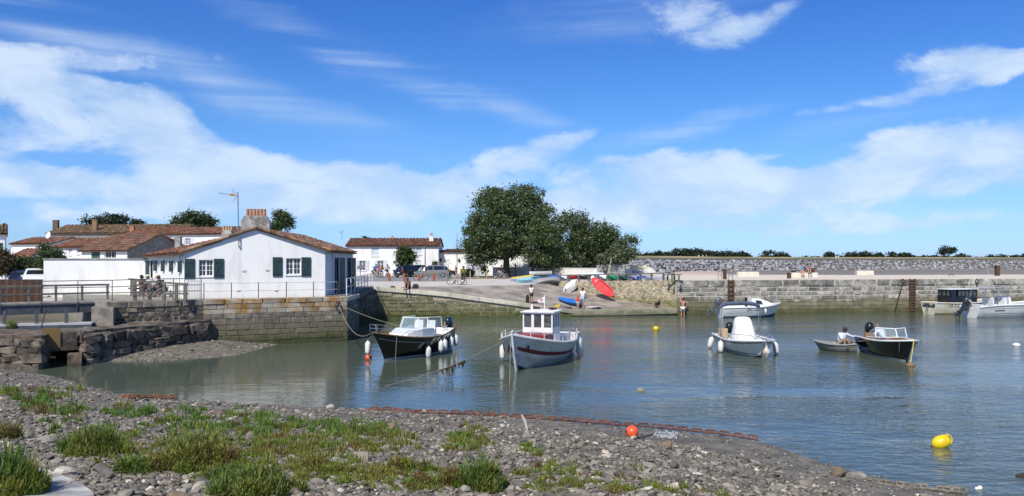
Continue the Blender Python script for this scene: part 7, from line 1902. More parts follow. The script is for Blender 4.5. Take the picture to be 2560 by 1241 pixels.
dg2.location = q; dg2.rotation_euler = (0, 0, rad(200)); dg2.scale = (.95,) * 3

# ================================================================== CARS
def car(label, loc, face, col, L_=4.4, W_=1.76, Hh=1.55, van=False, hatch=False, name='car', cat='car', dark=False):
    t = thing(name, label, cat)
    pm_ = M('paint_' + name + '_' + '_'.join('%d' % int(c * 99) for c in col), col, .28, var=.03, coat=.6)
    h2 = L_ / 2; b_ = .92 if not van else 1.05
    st = [(-h2, .35, .62, .62, .80), (-h2 + .05, .3, .9, .95, .92), (-h2 + .15, .25, b_ + .02, Hh - .28, .97), (-h2 + .55, .22, b_ + .02, Hh - .04, 1.), (-.2, .2, b_, Hh, 1.), (.45, .2, b_ - .01, Hh - .05, 1.), (.8, .2, b_ - .02, Hh - .22, 1.), (1.25, .2, b_ - .05, b_ + .02, 1.), (h2 - .35, .22, b_ - .14, b_ - .1, .96), (h2 - .06, .28, .68, .72, .9), (h2, .35, .55, .55, .78)]
    if van: st = [(-h2, .4, .9, .95, .95), (-h2 + .08, .3, 1.05, Hh - .15, .98), (-h2 + .3, .25, 1.05, Hh, 1.), (.6, .25, 1.05, Hh, 1.), (.95, .25, 1.03, Hh - .12, 1.), (1.55, .25, 1.0, 1.1, 1.), (h2 - .15, .28, .92, .98, .97), (h2, .35, .6, .62, .9)]
    rings = []
    for y, s0, bl, rf, wk_ in st:
        w = W_ / 2 * wk_; rw_ = w * (.80 if rf > bl + .2 else .94); rings.append([V(-w * .92, y, s0), V(-w, y, .5), V(-w * .99, y, bl), V(-rw_, y, rf - .03), V(-rw_ * .8, y, rf), V(rw_ * .8, y, rf), V(rw_, y, rf - .03), V(w * .99, y, bl), V(w, y, .5), V(w * .92, y, s0)])
    m = MB(); m.loft(rings); m.build('body', pm_, t, smooth=True)
    G = M('car_glass', (.012, .016, .02), .04, spec=.8)
    def side(i0, i1, sd, k0=.1, k1=.86):
        a, b2 = rings[i0], rings[i1]; lo, hi = (7, 6) if sd > 0 else (2, 3)
        off = V(.008 * sd, 0, .004)
        q = [a[lo].lerp(a[hi], k0) + off, b2[lo].lerp(b2[hi], k0) + off, b2[lo].lerp(b2[hi], k1) + off, a[lo].lerp(a[hi], k1) + off]
        m = MB(); m.poly([q[0].lerp(q[1], .05), q[0].lerp(q[1], .95), q[3].lerp(q[2], .95), q[3].lerp(q[2], .05)]); m.build('side_window', G, t)
    rng = ((2, 3), (3, 4), (4, 5), (5, 6)) if not van else ((3, 4),)
    for i0, i1 in rng:
        for sd in (-1, 1): side(i0, i1, sd)
    fi = (6, 7) if not van else (4, 5)
    a, b2 = rings[fi[0]], rings[fi[1]]
    m = MB(); o_ = V(0, .012, .012); m.poly([a[4].lerp(b2[4], .06) * 1.0 + o_, a[5].lerp(b2[5], .06) + o_, a[5].lerp(b2[5], .94) + o_, a[4].lerp(b2[4], .94) + o_]); m.build('windscreen', G, t)
    if not hatch:
        a, b2 = (rings[2], rings[1]); m = MB(); o_ = V(0, -.012, .008); m.poly([a[4] + o_, a[5] + o_, b2[5].lerp(a[5], .1) + o_, b2[4].lerp(a[4], .1) + o_]); m.build('rear_window', G, t)
    else:
        m = MB(); p0 = rings[3][4], rings[3][5]; e = V(0, -.95, .28)
        m.hexa([p0[0], p0[1], p0[1] + e, p0[0] + e, p0[0] + V(0, 0, .05), p0[1] + V(0, 0, .05), p0[1] + e + V(0, 0, .05), p0[0] + e + V(0, 0, .05)]); tg = m.build('tailgate', pm_, t)
        m = MB(); m.add([p0[0] + e * .2 + V(.1, 0, .06), p0[1] + e * .2 + V(-.1, 0, .06), p0[1] + e * .75 + V(-.1, 0, .06), p0[0] + e * .75 + V(.1, 0, .06)], [(0, 1, 2, 3)]); m.build('rear_window', G, tg)
    for sd in (-1, 1):
        m = MB(); m.box((sd * W_ * .42, -h2 + .02, .84), (.2, .08, .2)); m.build('tail_light', M('tail_red', (.45, .01, .012), .3), t)
        m = MB(); m.box((sd * W_ * .38, h2 - .06, .66), (.34, .1, .13)); m.build('headlight', M('lamp_glass', (.6, .62, .64), .15), t)
        m = MB(); m.box((sd * (W_ / 2 + .08), .75 if not van else 1.05, 1.0), (.16, .09, .13)); m.build('mirror', pm_, t)
        for y in (-h2 + .78, h2 - .85):
            X = Matrix.Translation((sd * (W_ / 2 - .09), y, .32)) @ Matrix.Rotation(rad(90), 4, 'Y')
            m = MB(); m.lathe([(.2, -.1), (.31, -.1), (.33, -.06), (.33, .06), (.31, .11), (.2, .11)], 18, X); w = m.build('wheel', BLACK, t, smooth=True)
            m = MB(); m.lathe([(.05, -.115), (.2, -.112), (.2, .112), (.05, .125)], 10, X); m.build('rim', M('alloy', (.42, .43, .44), .35, metal=.7), w)
    m = MB(); m.box((0, -h2 - .012, .62), (.5, .02, .11)); m.build('number_plate', PAINT, t)
    t.location = loc; t.rotation_euler = (0, 0, math.atan2(-face[0], face[1]))
    return t
car('grey people carrier with its tailgate raised', on(1079, 694, SZ), (-1, -.06), (.20, .195, .185), 4.5, hatch=True, Hh=1.62)
car('dark car with red tail lamps, left of the parked pair', on(1022, 693.2, SZ), (.55, .84), (.012, .015, .022), 4.3, Hh=1.6)
car('dark car parked between its twin and the grey people carrier', on(1047, 691.2, SZ), (.55, .84), (.014, .018, .03), 4.4, Hh=1.62)
car('white van facing out beside the whitewashed wall', V(*px2(92, 66), SZ), (.45, -.9), (.72, .72, .71), 4.2, 1.75, 1.6, van=True, name='van', cat='van')
car('dark blue car parked left of the white van', V(*px2(56, 66.5), SZ), (.45, -.9), (.015, .025, .06), 4.2, Hh=1.48)
# rusty sheet piling along the channel
m = MB(); n = 34; fp = Frame((-36, 48.0), px2(106, 48.2)); zz0, zz1 = 1.7, 3.42
pr = []
for i in range(n + 1):
    u = fp.L * i / n; pr.append((u, .08 if i % 2 else -.04))
m.loft([[fp.p(u, w, zz0), fp.p(u, w, zz1)] for u, w in pr], closed=False)
tag(m.build('sheet_piling', RUST), 'rusty corrugated sheet piling along the inner channel', 'piling')

# ---- street furniture on the square
for i, px in enumerate((973.5, 1010.5, 1048, 1084.5)):
    q = on(px, 703, SZ)
    t = thing('bollard', ('rust-orange bollard, first of four from the cottage', 'rust-orange bollard, second of four from the cottage', 'rust-orange bollard, third from the cottage, before the grey car', 'rust-orange bollard, last of four from the cottage')[i], 'bollard', q, group='rust-orange bollards on the square')
    CT = M('corten', (.36, .085, .028), .75, col2=(.28, .06, .02), vs_=6)
    m = MB(); m.lathe([(.13, 0), (.13, .72), (.12, .76)], 14, Matrix.Translation(q)); m.build('post', CT, t, smooth=True); m = MB(); m.lathe([(.12, .762), (.125, .8), (.1, .83), (.02, .84)], 14, Matrix.Translation(q)); m.build('cap', CT, t, smooth=True)
for i, (px, py, h_) in enumerate(((1097, 700, .75), (1104.5, 700, .75), (1121, 697.5, .78))):
    q = on(px, py, SZ); m = MB(); m.lathe([(.06, 0), (.06, h_), (.05, h_ + .03), (.01, h_ + .04)], 10, Matrix.Translation(q)); tag(m.build('steel_bollard', STEEL, smooth=True), ('slim steel bollard just right of the last orange bollard', 'second slim steel bollard by the grey car wheel', 'slim steel bollard left of the child in the red cap')[i], 'bollard', 'slim steel bollards')
for i, px in enumerate((1175.5, 1196, 1216)):
    q = on(px, 698, SZ); m = MB(); m.tube([q, q + V(0, 0, .98)], [.06, .055], 8); tag(m.build('timber_post', M('pale_timber', (.42, .36, .27), .85), smooth=True), ('pale timber post on the verge, nearest the cyclists', 'pale timber post on the verge, middle of three', 'pale timber post on the verge, nearest the big tree')[i], 'post', 'pale timber posts on the verge')
q = on(901, 691, SZ); sn = thing('information_sign', 'small dark information sign below the long house window', 'sign', q)
m = MB(); m.tube([q, q + V(0, 0, 1.2)], .04, 6); m.build('post', BLACK, sn); m = MB(); m.box(q + V(0, -.05, 1.25), (.9, .06, .5), rot=Matrix.Rotation(rad(-35), 3, 'X')); m.build('panel', M('sign_slate', (.05, .06, .07), .5), sn)
q = on(1280, 694, SZ); fp_ = thing('plank_stand', 'weathered timber frame standing right of the big tree trunk', 'frame', q)
for x in (-.5, .45):
    m = MB(); m.box(q + V(x, 1, .9 if x > 0 else .6), (.16, .16, 1.8 if x > 0 else 1.2)); m.build('post', WOOD, fp_)
for z in (.7, 1.15):
    m = MB(); m.box(q + V(0, 1, z), (.8, .06, .1)); m.build('rail', WOOD, fp_)

# ================================================================== STORED BOATS
def kayak(name, label, L_, W_, Hh, mat, loc, d, up=(0, 0, 1), cat='kayak', cockpit=True, inner=None, blunt=.35, flip=False, keel=.5):
    """small hull along d, opening towards up"""
    t = thing(name, label, cat, loc)
    d = Vector(d).normalized(); X = basis(loc, d.cross(Vector(up)).normalized() if True else d, d)
    z = Vector(up) - d * Vector(up).dot(d); z.normalize(); x = d.cross(z)
    X = Matrix((x, d, z)).transposed().to_4x4(); X.translation = Vector(loc)
    n = 16; rings = []
    for i in range(n + 1):
        s_ = -1 + 2 * i / n; w = W_ / 2 * max(.02, (1 - abs(s_) ** 2.2)) ** (.5 + blunt * .3); rk = .12 * Hh + Hh * .35 * abs(s_) ** 3; hh_ = Hh * (1 + .18 * s_ * s_)
        rings.append([X @ V(w, s_ * L_ / 2, hh_), X @ V(w * .95, s_ * L_ / 2, hh_ * .55 + rk * .2), X @ V(w * keel, s_ * L_ / 2, rk * .5), X @ V(0, s_ * L_ / 2, rk * .3), X @ V(-w * keel, s_ * L_ / 2, rk * .5), X @ V(-w * .95, s_ * L_ / 2, hh_ * .55 + rk * .2), X @ V(-w, s_ * L_ / 2, hh_)])
    m = MB(); m.loft(rings, closed=False); m.build('hull', mat, t, smooth=True)
    m = MB(); dk_ = []
    for i, r in enumerate(rings):
        s_ = -1 + 2 * i / n; c = (r[0] + r[-1]) / 2; dz = -z * Hh * (.45 if cockpit and abs(s_) < .62 else -.08)
        dk_.append([r[0], r[0].lerp(c, .16), r[0].lerp(c, .3) + dz, c + dz, r[-1].lerp(c, .3) + dz, r[-1].lerp(c, .16), r[-1]])
    m.loft(dk_, closed=False); m.build('deck', inner or mat, t, smooth=True)
    m = MB(); m.tube([r[0] for r in rings] + [r[-1] for r in reversed(rings)], W_ * .025, 5, closed=True); m.build('rim', inner or mat, t, smooth=True)
    if cockpit:
        for s_ in (-.3, .2):
            m = MB(); c = X @ V(0, s_ * L_ / 2, Hh * .6); R3 = X.to_3x3(); m.box(c, (W_ * .5, L_ * .09, Hh * .16), rot=R3); m.build('seat', inner or mat, t)
    return t
def plast(n_, c): return M('plastic_' + n_, c, .4, var=.05)
kayak('kayak', 'bright red sit-on kayak propped against the cream wall', 3.0, .92, .34, plast('red', (.62, .02, .03)), Vector((*px2(1510, 71.0), 1.98)), at(1480, 697, 73.0) - at(1543, 750, 70.6), up=(-.25, -1, .42), inner=plast('red2', (.66, .04, .05)))
kayak('rowing_dinghy', 'white dinghy propped hull outwards at the slipway wall', 2.2, 1.0, .42, plast('white', (.74, .73, .69)), Vector((*px2(1427, 74.3), 2.42)), at(1446, 693, 75.6) - at(1408, 727, 73.0), up=(.2, .8, -.6), cat='boat', cockpit=False)
kayak('rowing_dinghy', 'grey upturned dinghy lying at the top of the slipway', 2.7, 1.25, .5, plast('grey', (.27, .27, .265)), at(1364, 696, 77.0), (1, .12, .12), up=(.1, -.45, -1), cat='boat', cockpit=False)
kayak('kayak', 'white sit-on kayak lying on the rack beside the grey dinghy', 2.3, .72, .28, plast('white', (.74, .73, .69)), at(1352, 687, 80), (1, .05, .02))
kayak('kayak', 'pale blue kayak on the ground left of the grey dinghy', 2.6, .8, .36, plast('sky', (.26, .52, .64)), at(1322, 705, 80.5), (1, .25, .1), up=(-.1, -.3, 1), cockpit=False)
kayak('kayak', 'lilac grey kayak with yellow nose left of the pale blue one', 2.5, .75, .34, plast('lilac', (.45, .46, .58)), at(1306, 701, 84), (1, .2, .12), up=(0, -.3, 1), cockpit=False, inner=plast('yel', (.65, .5, .12)))
kayak('kayak', 'blue and white inflatable kayak lying on the slipway foot', 3.0, .8, .26, plast('blue', (.01, .10, .45)), Vector((*px2(1428, 67.3), .90)), at(1490, 768, 65.8) - at(1402, 747, 69.0), up=(0, -.35, 1), inner=plast('blue2', (.03, .16, .5)))
kayak('paddle_board', 'white board end beyond the blue kayak on the slipway', 1.5, .62, .14, plast('white', (.74, .73, .69)), Vector((*px2(1481, 66.0), .56)), (1, -.12, 0), cat='board', cockpit=False)
m = MB(); q = Vector((*px2(1489, 65.6), .52)); m.ball(q + V(0, 0, .08), (.3, .22, .1), 10, 5); m.ball(q + V(.25, 0, .1), (.2, .15, .12), 8, 5); tag(m.build('clothes_pile', M('dark_clothes', (.02, .022, .035), .9), smooth=True), 'heap of dark clothes by the blue kayak tip', 'clothes')
m = MB(); q = Vector((*px2(1394, 65.3), .78)); m.ball(q, (.28, .2, .12), 10, 5); m.ball(q + V(.12, 0, .06), (.12, .1, .1), 8, 5); tag(m.build('beach_bag', M('yellow_bag', (.6, .42, .03), .8), smooth=True), 'yellow bag on the slipway edge', 'bag')
m = MB(); q = Vector((*px2(1415, 65.5), .68)); m.ball(q, (.5, .3, .09), 10, 5); tag(m.build('beach_towel', M('violet_towel', (.12, .09, .13), .9), smooth=True), 'dark violet towel beside the yellow bag', 'towel')
# boats behind the rail
def bk(px, py, dY=0):
    Y = fr_side(px) + 1.1 + dY; return at(px, py, Y)
def fr_side(px):
    u = fu(frB, px); return frB.p(u, 0, 0).y
row = [(1385, 699, 1.0, .55, .34, 'azure', (.02, .15, .5), 'small azure blue boat behind the rail, left end', True), (1409, 700, 1.0, .6, .4, 'pearl', (.55, .58, .66), 'pearl grey boat behind the rail', False), (1431, 699, 1.0, .5, .34, 'crim', (.45, .04, .06), 'red-decked boat behind the rail', True),
       (1505, 700, 1.1, .7, .42, 'white', (.74, .73, .69), 'rounded white boat behind the rail right of the ball', False), (1529, 702, 1.05, .7, .48, 'green', (.01, .22, .08), 'bright green boat behind the rail', False), (1556, 702, 1.0, .65, .46, 'bottle', (.012, .07, .05), 'bottle green boat behind the rail', False),
       (1583, 702, 1.0, .65, .46, 'steelblue', (.20, .23, .34), 'steel blue boat behind the rail', False), (1604, 701, .8, .5, .4, 'ultra', (.03, .08, .5), 'ultramarine boat behind the rail', False)]
for px, py, L_, W_, H_, nm, c, lab, ck in row:
    kayak('stored_boat', lab, L_, W_, H_, plast(nm, c), bk(px, py) + V(0, 0, 0 if ck else H_), (frB.u.x * .3 + .9, frB.u.y * .3, .05), up=(0, -.2, 1) if ck else (0, -.4, -1), cat='boat', cockpit=ck)
kayak('kayak', 'long lilac white kayak raised on the rack behind the rail', 2.4, .6, .26, plast('lilacw', (.58, .62, .76)), bk(1478, 683, .5), (1, -.1, .05), up=(0, -.3, -1), cockpit=False)
kayak('kayak', 'dark kayak with orange belly under the lilac one', 1.8, .6, .3, plast('char', (.05, .05, .055)), bk(1466, 700), (1, -.3, 0), cockpit=False)
kayak('kayak', 'long white kayak with yellow belly at the right end of the rail', 2.5, .6, .3, plast('whitelilac', (.66, .68, .76)), bk(1636, 700, .2), (.9, -.35, .14), cockpit=False, inner=plast('whitelilac', (.66, .68, .76)))
m = MB(); m.ball(bk(1482, 695, -.9), .22, 14, 9); tag(m.build('ball_fender', GEL, smooth='all'), 'white ball fender hanging on the rail above the red kayak', 'fender')
rf = thing('timber_rail', 'dark timber rail fence along the top of the cream wall', 'fence', frB.p(5, -.2, 2.6))
def rz(u): return side_top(u / frB.L)
pxs = (1396, 1420, 1444, 1468, 1492, 1516, 1542, 1568, 1597, 1625, 1655)
for px in pxs:
    u = fu(frB, px); q = frB.p(u, -.2, rz(u)); m = MB(); m.box(q + V(0, 0, .26), (.14, .14, .56), frB.ang); m.build('post', WOOD, rf)
for a, b_ in zip(pxs, pxs[1:]):
    ua, ub = fu(frB, a), fu(frB, b_); pa, pb = frB.p(ua, -.2, rz(ua) + .58), frB.p(ub, -.2, rz(ub) + .58); d = pb - pa
    m = MB(); m.box((pa + pb) / 2, (d.length, .16, .1), rot=d.to_track_quat('X', 'Z').to_matrix()); m.build('rail', WOOD, rf)
for a, b_, lab in ((1669, 1680, 'short timber hoop at the end of the rail, nearer'), (1686, 1697, 'last short timber hoop before the jetty corner')):
    qa, qb = on(a, 704, QZ - .1), on(b_, 704.5, QZ - .1); t = thing('timber_hoop', lab, 'fence', qa, group='short timber hoops')
    for q in (qa, qb): m = MB(); m.box(q + V(0, 0, .26), (.13, .13, .52)); m.build('post', WOOD, t)
    m = MB(); m.box((qa + qb) / 2 + V(0, 0, .57), ((qb - qa).length + .18, .14, .09)); m.build('rail', WOOD, t)

# ================================================================== FOREGROUND BEACH
def cam_px(p): return 1280 + p[0] / p[1] * F, HY - (p[2] - H) / p[1] * F
PEB = M('pebble', (.20, .178, .143), .85, col2=(.118, .105, .086), vs_=4, isl=.6, hue=.02)
STN = M('beach_stone', (.24, .22, .185), .85, col2=(.14, .128, .11), vs_=5, rnd_=.45, hue=.025, bump=.5, bs=30)
STN_P = M('beach_stone_pale', (.40, .37, .30), .85, col2=(.27, .24, .19), vs_=6, rnd_=.25, hue=.02, bump=.4, bs=30)
STN_B = M('beach_stone_brown', (.24, .17, .11), .85, col2=(.13, .10, .075), vs_=5, rnd_=.3, bump=.5, bs=25)
rs = np.random.RandomState(11)
tplA = [rock_mesh('pebble_source', PEB, 100 + i, 1, .6, .35) for i in range(7)]
tplB = [rock_mesh('pebble_source', PEB, 120 + i, 2, .6, .35) for i in range(7)]
items_far, items_near, big = [], [], []
# sample in picture-even fashion: more stones where the beach is near
N_ = 90000
Yr = 34 / (1 + rs.rand(N_) * 3.4)
Xr = (rs.rand(N_) * 1.42 - .71) * Yr
dd = shore_d(Xr, Yr)
keep = (dd > -.35)
Xr, Yr, dd = Xr[keep], Yr[keep], dd[keep]
Zr = beach_h(Xr, Yr)
patch = np.array([mnoise.noise(Vector((x * .35, y * .35, 3.3))) for x, y in zip(Xr, Yr)])
for x, y, z, d, pn in zip(Xr, Yr, Zr, dd, patch):
    if x < -4 and y < 14:
        u_, v_ = cam_px((x, y, z))
        if u_ < 250 and v_ > 1164 + max(0, u_ - 60) * .42: continue
    silt = d < 2.2 and pn > -.05 and x > -1          # fine silt strip behind the chain
    if silt and rs.rand() < .5: continue
    s = min(.32, .034 + .029 * rs.gamma(1.35)) * (1 if d > .5 else .8)
    if silt: s *= .6
    sc_ = (s * rs.uniform(.9, 1.9), s * rs.uniform(.7, 1.2), s * rs.uniform(.5, 1.1))
    e = (rs.uniform(-.5, .5), rs.uniform(-.5, .5), rs.uniform(0, 6.28))
    it = ((x, y, z + s * .12), sc_, e, rs.randint(7))
    if y < 10.6 and s > .09: items_near.append(it)
    else: items_far.append(it)
    if s > .12: big.append((s / y, it))
big.sort(key=lambda q: -q[0]); big = big[:270]
bigset = {id(q[1]) for q in big}
items_far = [i for i in items_far if id(i) not in bigset]; items_near = [i for i in items_near if id(i) not in bigset]
# the mud spit and the strand by the sluice
for k in range(2200):
    t, s_ = rs.rand(), rs.rand()
    i = min(4, int(t * 5)); f_ = t * 5 - i
    p = SPIT_LO[i].lerp(SPIT_LO[i + 1], f_).lerp(SPIT_HI[i].lerp(SPIT_HI[i + 1], f_), s_)
    s = .03 + .03 * rs.gamma(1.1)
    items_far.append(((p.x, p.y, p.z + .01), (s * 1.2, s, s * .8), (rs.uniform(-.4, .4), rs.uniform(-.4, .4), rs.uniform(0, 6.28)), rs.randint(7)))
PEB_P = M('pale_pebble', (.46, .42, .35), .85, col2=(.3, .26, .2), vs_=5, isl=.4, hue=.03)
pale_i = [i for k, i in enumerate(items_far + items_near) if k % 13 == 5]; ps_ = {id(i) for i in pale_i}
items_far = [i for i in items_far if id(i) not in ps_]; items_near = [i for i in items_near if id(i) not in ps_]
tag(scatter('pale_gravel', tplA, pale_i, PEB_P), 'pale pebbles and shells mixed through the grey shingle', 'gravel', kind='stuff')
tag(scatter('gravel', tplA, items_far, PEB), 'grey shingle covering the beach below the path', 'gravel', kind='stuff')
tag(scatter('shingle', tplB, items_near, PEB), 'coarser grey pebbles of the near beach', 'gravel', kind='stuff')
SM = [rock_mesh('stone', STN, 200 + i, 2, .62, .4) for i in range(6)]; SP = [rock_mesh('stone', STN_P, 220 + i, 2, .62, .4) for i in range(4)]; SB = [rock_mesh('stone', STN_B, 240 + i, 2, .7, .4) for i in range(3)]
for _, (p, s, e, k) in big:
    r_ = rs.rand(); me = SP[k % 4] if r_ < .18 else (SB[k % 3] if r_ < .28 else SM[k % 6])
    o = bpy.data.objects.new('stone', me); COL.objects.link(o); o.parent = beach; o.location = p; o.scale = s; o.rotation_euler = e
def boulder(px, py, w, mesh, label, hgt=.8, wat=False):
    q = on(px, py, 0) if wat else beach_px(px, py); s = w * q.y / F
    o = bpy.data.objects.new('boulder', mesh); COL.objects.link(o); o.location = q + V(0, 0, s * .12); o.scale = (s, s * .9, s * hgt); o.rotation_euler = (.1, .15, rnd(0, 6))
    tag(o, label, 'stone', 'larger stones on the beach')
boulder(1665, 1121, 46, SB[0], 'brown wedge-shaped stone right of the white chain heap')
boulder(2096, 1190, 44, SB[1], 'rounded brown stone at the water edge, right', 1.0)
boulder(2146, 1196, 46, SM[2], 'flat grey stone next to the rounded brown one', .7)
boulder(1610, 1200, 40, SM[4], 'angular grey stone on the lower right beach')
boulder(827, 1023, 28, SP[1], 'pale stone standing in the shallows mid-beach', 1.1)
boulder(600, 1040, 36, SM[0], 'grey boulder near the water left of the pale shallows stone', 1.1)
boulder(545, 1040, 30, SB[2], 'brown boulder near the water, left of the grey one', 1.0)
boulder(115, 1108, 52, SM[3], 'broad grey stone left of the big samphire bush', .7)
boulder(1600, 1172, 30, SM[5], 'dark pebble-like stone in the middle right beach')
boulder(1340, 1140, 30, SB[1], 'dull brown stone below the orange ball', .9)
boulder(1125, 1085, 34, SM[1], 'long grey stone in the centre of the beach', .8)
boulder(980, 1072, 32, SB[0], 'dark lichened stone beside the grass tufts', .9)
boulder(160, 1190, 60, SP[2], 'big pale stone by the concrete apron', .8)

# ---- plants
SAM = M('samphire_green', (.18, .26, .03), .6, col2=(.25, .24, .045), vs_=1.1, isl=.4, hue=.03, trans=.4)
SAM_D = M('sea_blite_green', (.11, .205, .03), .6, col2=(.18, .20, .035), vs_=1.4, isl=.4, hue=.03, trans=.4)
SAM_O = M('russet_samphire', (.21, .12, .03), .7, col2=(.16, .15, .04), vs_=2, isl=.35, hue=.02, trans=.4)
SAM_L = M('fresh_green_blades', (.16, .26, .035), .6, col2=(.12, .21, .035), vs_=1.5, isl=.35, hue=.02, trans=.4)
def blades(cx, cy, cz, n, R_, hgt, wid, r, spread=.5, dome=True, branchy=0):
    """n fleshy stems standing in a dome of radius R_"""
    a = r.rand(n) * 6.283; q = np.sqrt(r.rand(n)) * R_
    x, y = cx + q * np.cos(a), cy + q * np.sin(a)
    z = np.array(cz(x, y))
    hh_ = hgt * r.uniform(.55, 1.05, n) * (np.sqrt(np.clip(1.02 - (q / R_) ** 2, .08, 1)) if dome else 1)
    ta = a + r.normal(size=n) * .9; tl = spread * (q / R_ * .7 + .25 * r.rand(n)) * hh_
    base = np.stack([x, y, z], 1); tip = base + np.stack([np.cos(ta) * tl, np.sin(ta) * tl, hh_], 1)
    mid = base * .5 + tip * .5; mid[:, 2] += .05 * hh_; mid[:, :2] -= .12 * (tip - base)[:, :2]
    sa = r.rand(n) * 6.283; side = np.stack([np.cos(sa), np.sin(sa), np.zeros(n)], 1)
    w = wid * r.uniform(.7, 1.3, n)[:, None]
    v = [np.stack([base - side * w * .6, base + side * w * .6, mid + side * w, mid - side * w], 1), np.stack([mid - side * w, mid + side * w, tip + side * w * .35, tip - side * w * .35], 1)]
    if branchy:
        for k in range(branchy):
            t = r.uniform(.35, 1., n)[:, None]; p0 = base * (1 - t) + tip * t
            ba = r.rand(n) * 6.283; L_ = hgt * r.uniform(.07, .2, n)[:, None]
            dv = np.stack([np.cos(ba) * .75, np.sin(ba) * .75, r.uniform(.5, 1.3, n)], 1); p1 = p0 + dv * L_
            sb_ = np.stack([-np.sin(ba), np.cos(ba), np.zeros(n)], 1) * w * .8
            v.append(np.stack([p0 - sb_ * .7, p0 + sb_ * .7, p1 + sb_ * .4, p1 - sb_ * .4], 1))
    return np.concatenate(v).reshape(-1, 3)
def bush(label, px, py, wpx, hpx, mat, n=900, wid=.011, branchy=3, name='samphire_bush', seed=1, sub=22):
    q = beach_px(px, py); k = q.y / F; R_ = wpx * k / 2; hgt = hpx * k
    t = thing(name, label, 'plant', q, group='samphire bushes on the beach'); r = np.random.RandomState(seed)
    parts, mi = [], []
    for s_ in range(sub):      # loose sprays of unlike height, thinning and sprawling outwards
        a = r.rand() * 6.283; d = R_ * r.uniform(0, 1.0) ** .7; f_ = 1 - .62 * (d / R_) ** 1.5
        p = blades(q.x + d * math.cos(a), q.y + d * math.sin(a) * .8, beach_h, int(1.2 * n / sub), R_ * r.uniform(.18, .42), hgt * f_ * r.uniform(.55, 1.08), wid, r, r.uniform(.5, 1.1), True, branchy)
        parts.append(p); mi += [int(r.rand() < .3)] * (len(p) // 4)
    v = np.concatenate(parts); mesh_np('foliage', v, np.arange(len(v)).reshape(-1, 4), [mat, SAM_O if mat is SAM else SAM], t, mi=mi)
    m = MB()
    for j in range(9):
        a = rnd(0, 6.283); m.tube([q - V(0, 0, .03), q + V(math.cos(a) * R_ * .4, math.sin(a) * R_ * .4, hgt * .5)], [.012, .005], 5)
    m.build('stems', M('woody_stem', (.13, .075, .04), .9), t)
bush('wide dark green bush left of centre on the beach', 235, 1130, 185, 78, SAM_D, 2600, seed=2)
bush('tall yellow-green bush, second from the left', 490, 1165, 190, 105, SAM, 2800, seed=3)
bush('dark spiky bush filling the lower left corner', 25, 1235, 150, 135, SAM_D, 2400, seed=4)
bush('golden tipped bush at the left photo edge', 22, 1098, 56, 55, SAM_O, 700, seed=5)
bush('long low bush cut by the bottom edge left of centre', 640, 1238, 240, 95, SAM_D, 2600, seed=6)
bush('upright green bush near the bottom, right of centre', 1200, 1222, 120, 88, SAM_D, 1900, seed=7)
bush('smaller upright bush left of the upright green one', 1140, 1215, 70, 65, SAM, 900, seed=8)
bush('low mixed bush in the middle of the beach', 1020, 1178, 130, 50, SAM, 1300, seed=9)
bush('low green bush between the long bush and the centre', 790, 1178, 150, 50, SAM, 1500, seed=10)
bush('pale green bush below the yellow-green one', 560, 1195, 150, 45, SAM_D, 1300, seed=11)
bush('reddish low bush near the bottom centre', 1050, 1215, 120, 34, SAM_O, 1000, seed=12)
bush('thin green bush right of the corner bush', 330, 1180, 130, 55, SAM_D, 1200, seed=13)
bush('small bush by the bottom edge, far right of the plants', 1300, 1190, 44, 28, SAM, 300, seed=14)
# grass-like tufts, too many to count
r = np.random.RandomState(21); vv = [[], [], []]
def tuft_zone(cx, cy, rx, ry, n, hpx=(14, 26), mi=0):
    for _ in range(int(n * (.75 if cy < 1085 else 1.8))):
        a = r.rand() * 6.283; d = math.sqrt(r.rand()); px, py = cx + rx * d * math.cos(a), cy + ry * d * math.sin(a)
        if py > 1300 or px < -40: continue
        q = beach_px(px, py)
        if shore_d(np.array([q.x]), np.array([q.y]))[0] < .7: continue
        k = q.y / F; R_ = r.uniform(9, 30) * k
        vv[mi if r.rand() < .75 else r.randint(2)].append(blades(q.x, q.y, beach_h, int(r.uniform(28, 60)), R_, r.uniform(*hpx) * k, .009 * max(1, q.y / 14), r, .5, True, 1))
for z_ in ((110, 985, 110, 14, 22, (12, 20)), (60, 1005, 70, 12, 10), (130, 1030, 90, 18, 12), (280, 1030, 150, 16, 14), (440, 1040, 140, 20, 26), (600, 1060, 160, 26, 46), (760, 1075, 170, 28, 60), (900, 1080, 90, 22, 34), (700, 1120, 220, 30, 50), (450, 1080, 130, 20, 26),
           (960, 1110, 110, 25, 22), (1160, 1110, 60, 24, 16), (1170, 1075, 60, 12, 6), (850, 1180, 140, 40, 34), (1010, 1200, 130, 30, 26), (650, 1170, 160, 40, 30), (330, 1130, 160, 40, 22), (1330, 1130, 60, 12, 4), (1385, 1190, 70, 30, 8), (1450, 1225, 140, 14, 12), (1500, 1200, 160, 40, 8), (1730, 1235, 130, 14, 6), (180, 1075, 120, 30, 16)):
    tuft_zone(*z_[:5], hpx=z_[5] if len(z_) > 5 else (14, 28), mi=2 if z_[0] < 1000 and z_[1] < 1100 else 0)
for i, (mt, nm) in enumerate(((SAM, 'samphire_tufts'), (SAM_O, 'russet_tufts'), (SAM_L, 'grass_tufts'))):
    if vv[i]:
        v = np.concatenate(vv[i]); o = mesh_np(nm, v, np.arange(len(v)).reshape(-1, 4), mt); tag(o, ('green samphire tufts scattered over the shingle', 'russet samphire tufts scattered over the shingle', 'fresh green tufts along the upper shingle')[i], 'grass', kind='stuff')
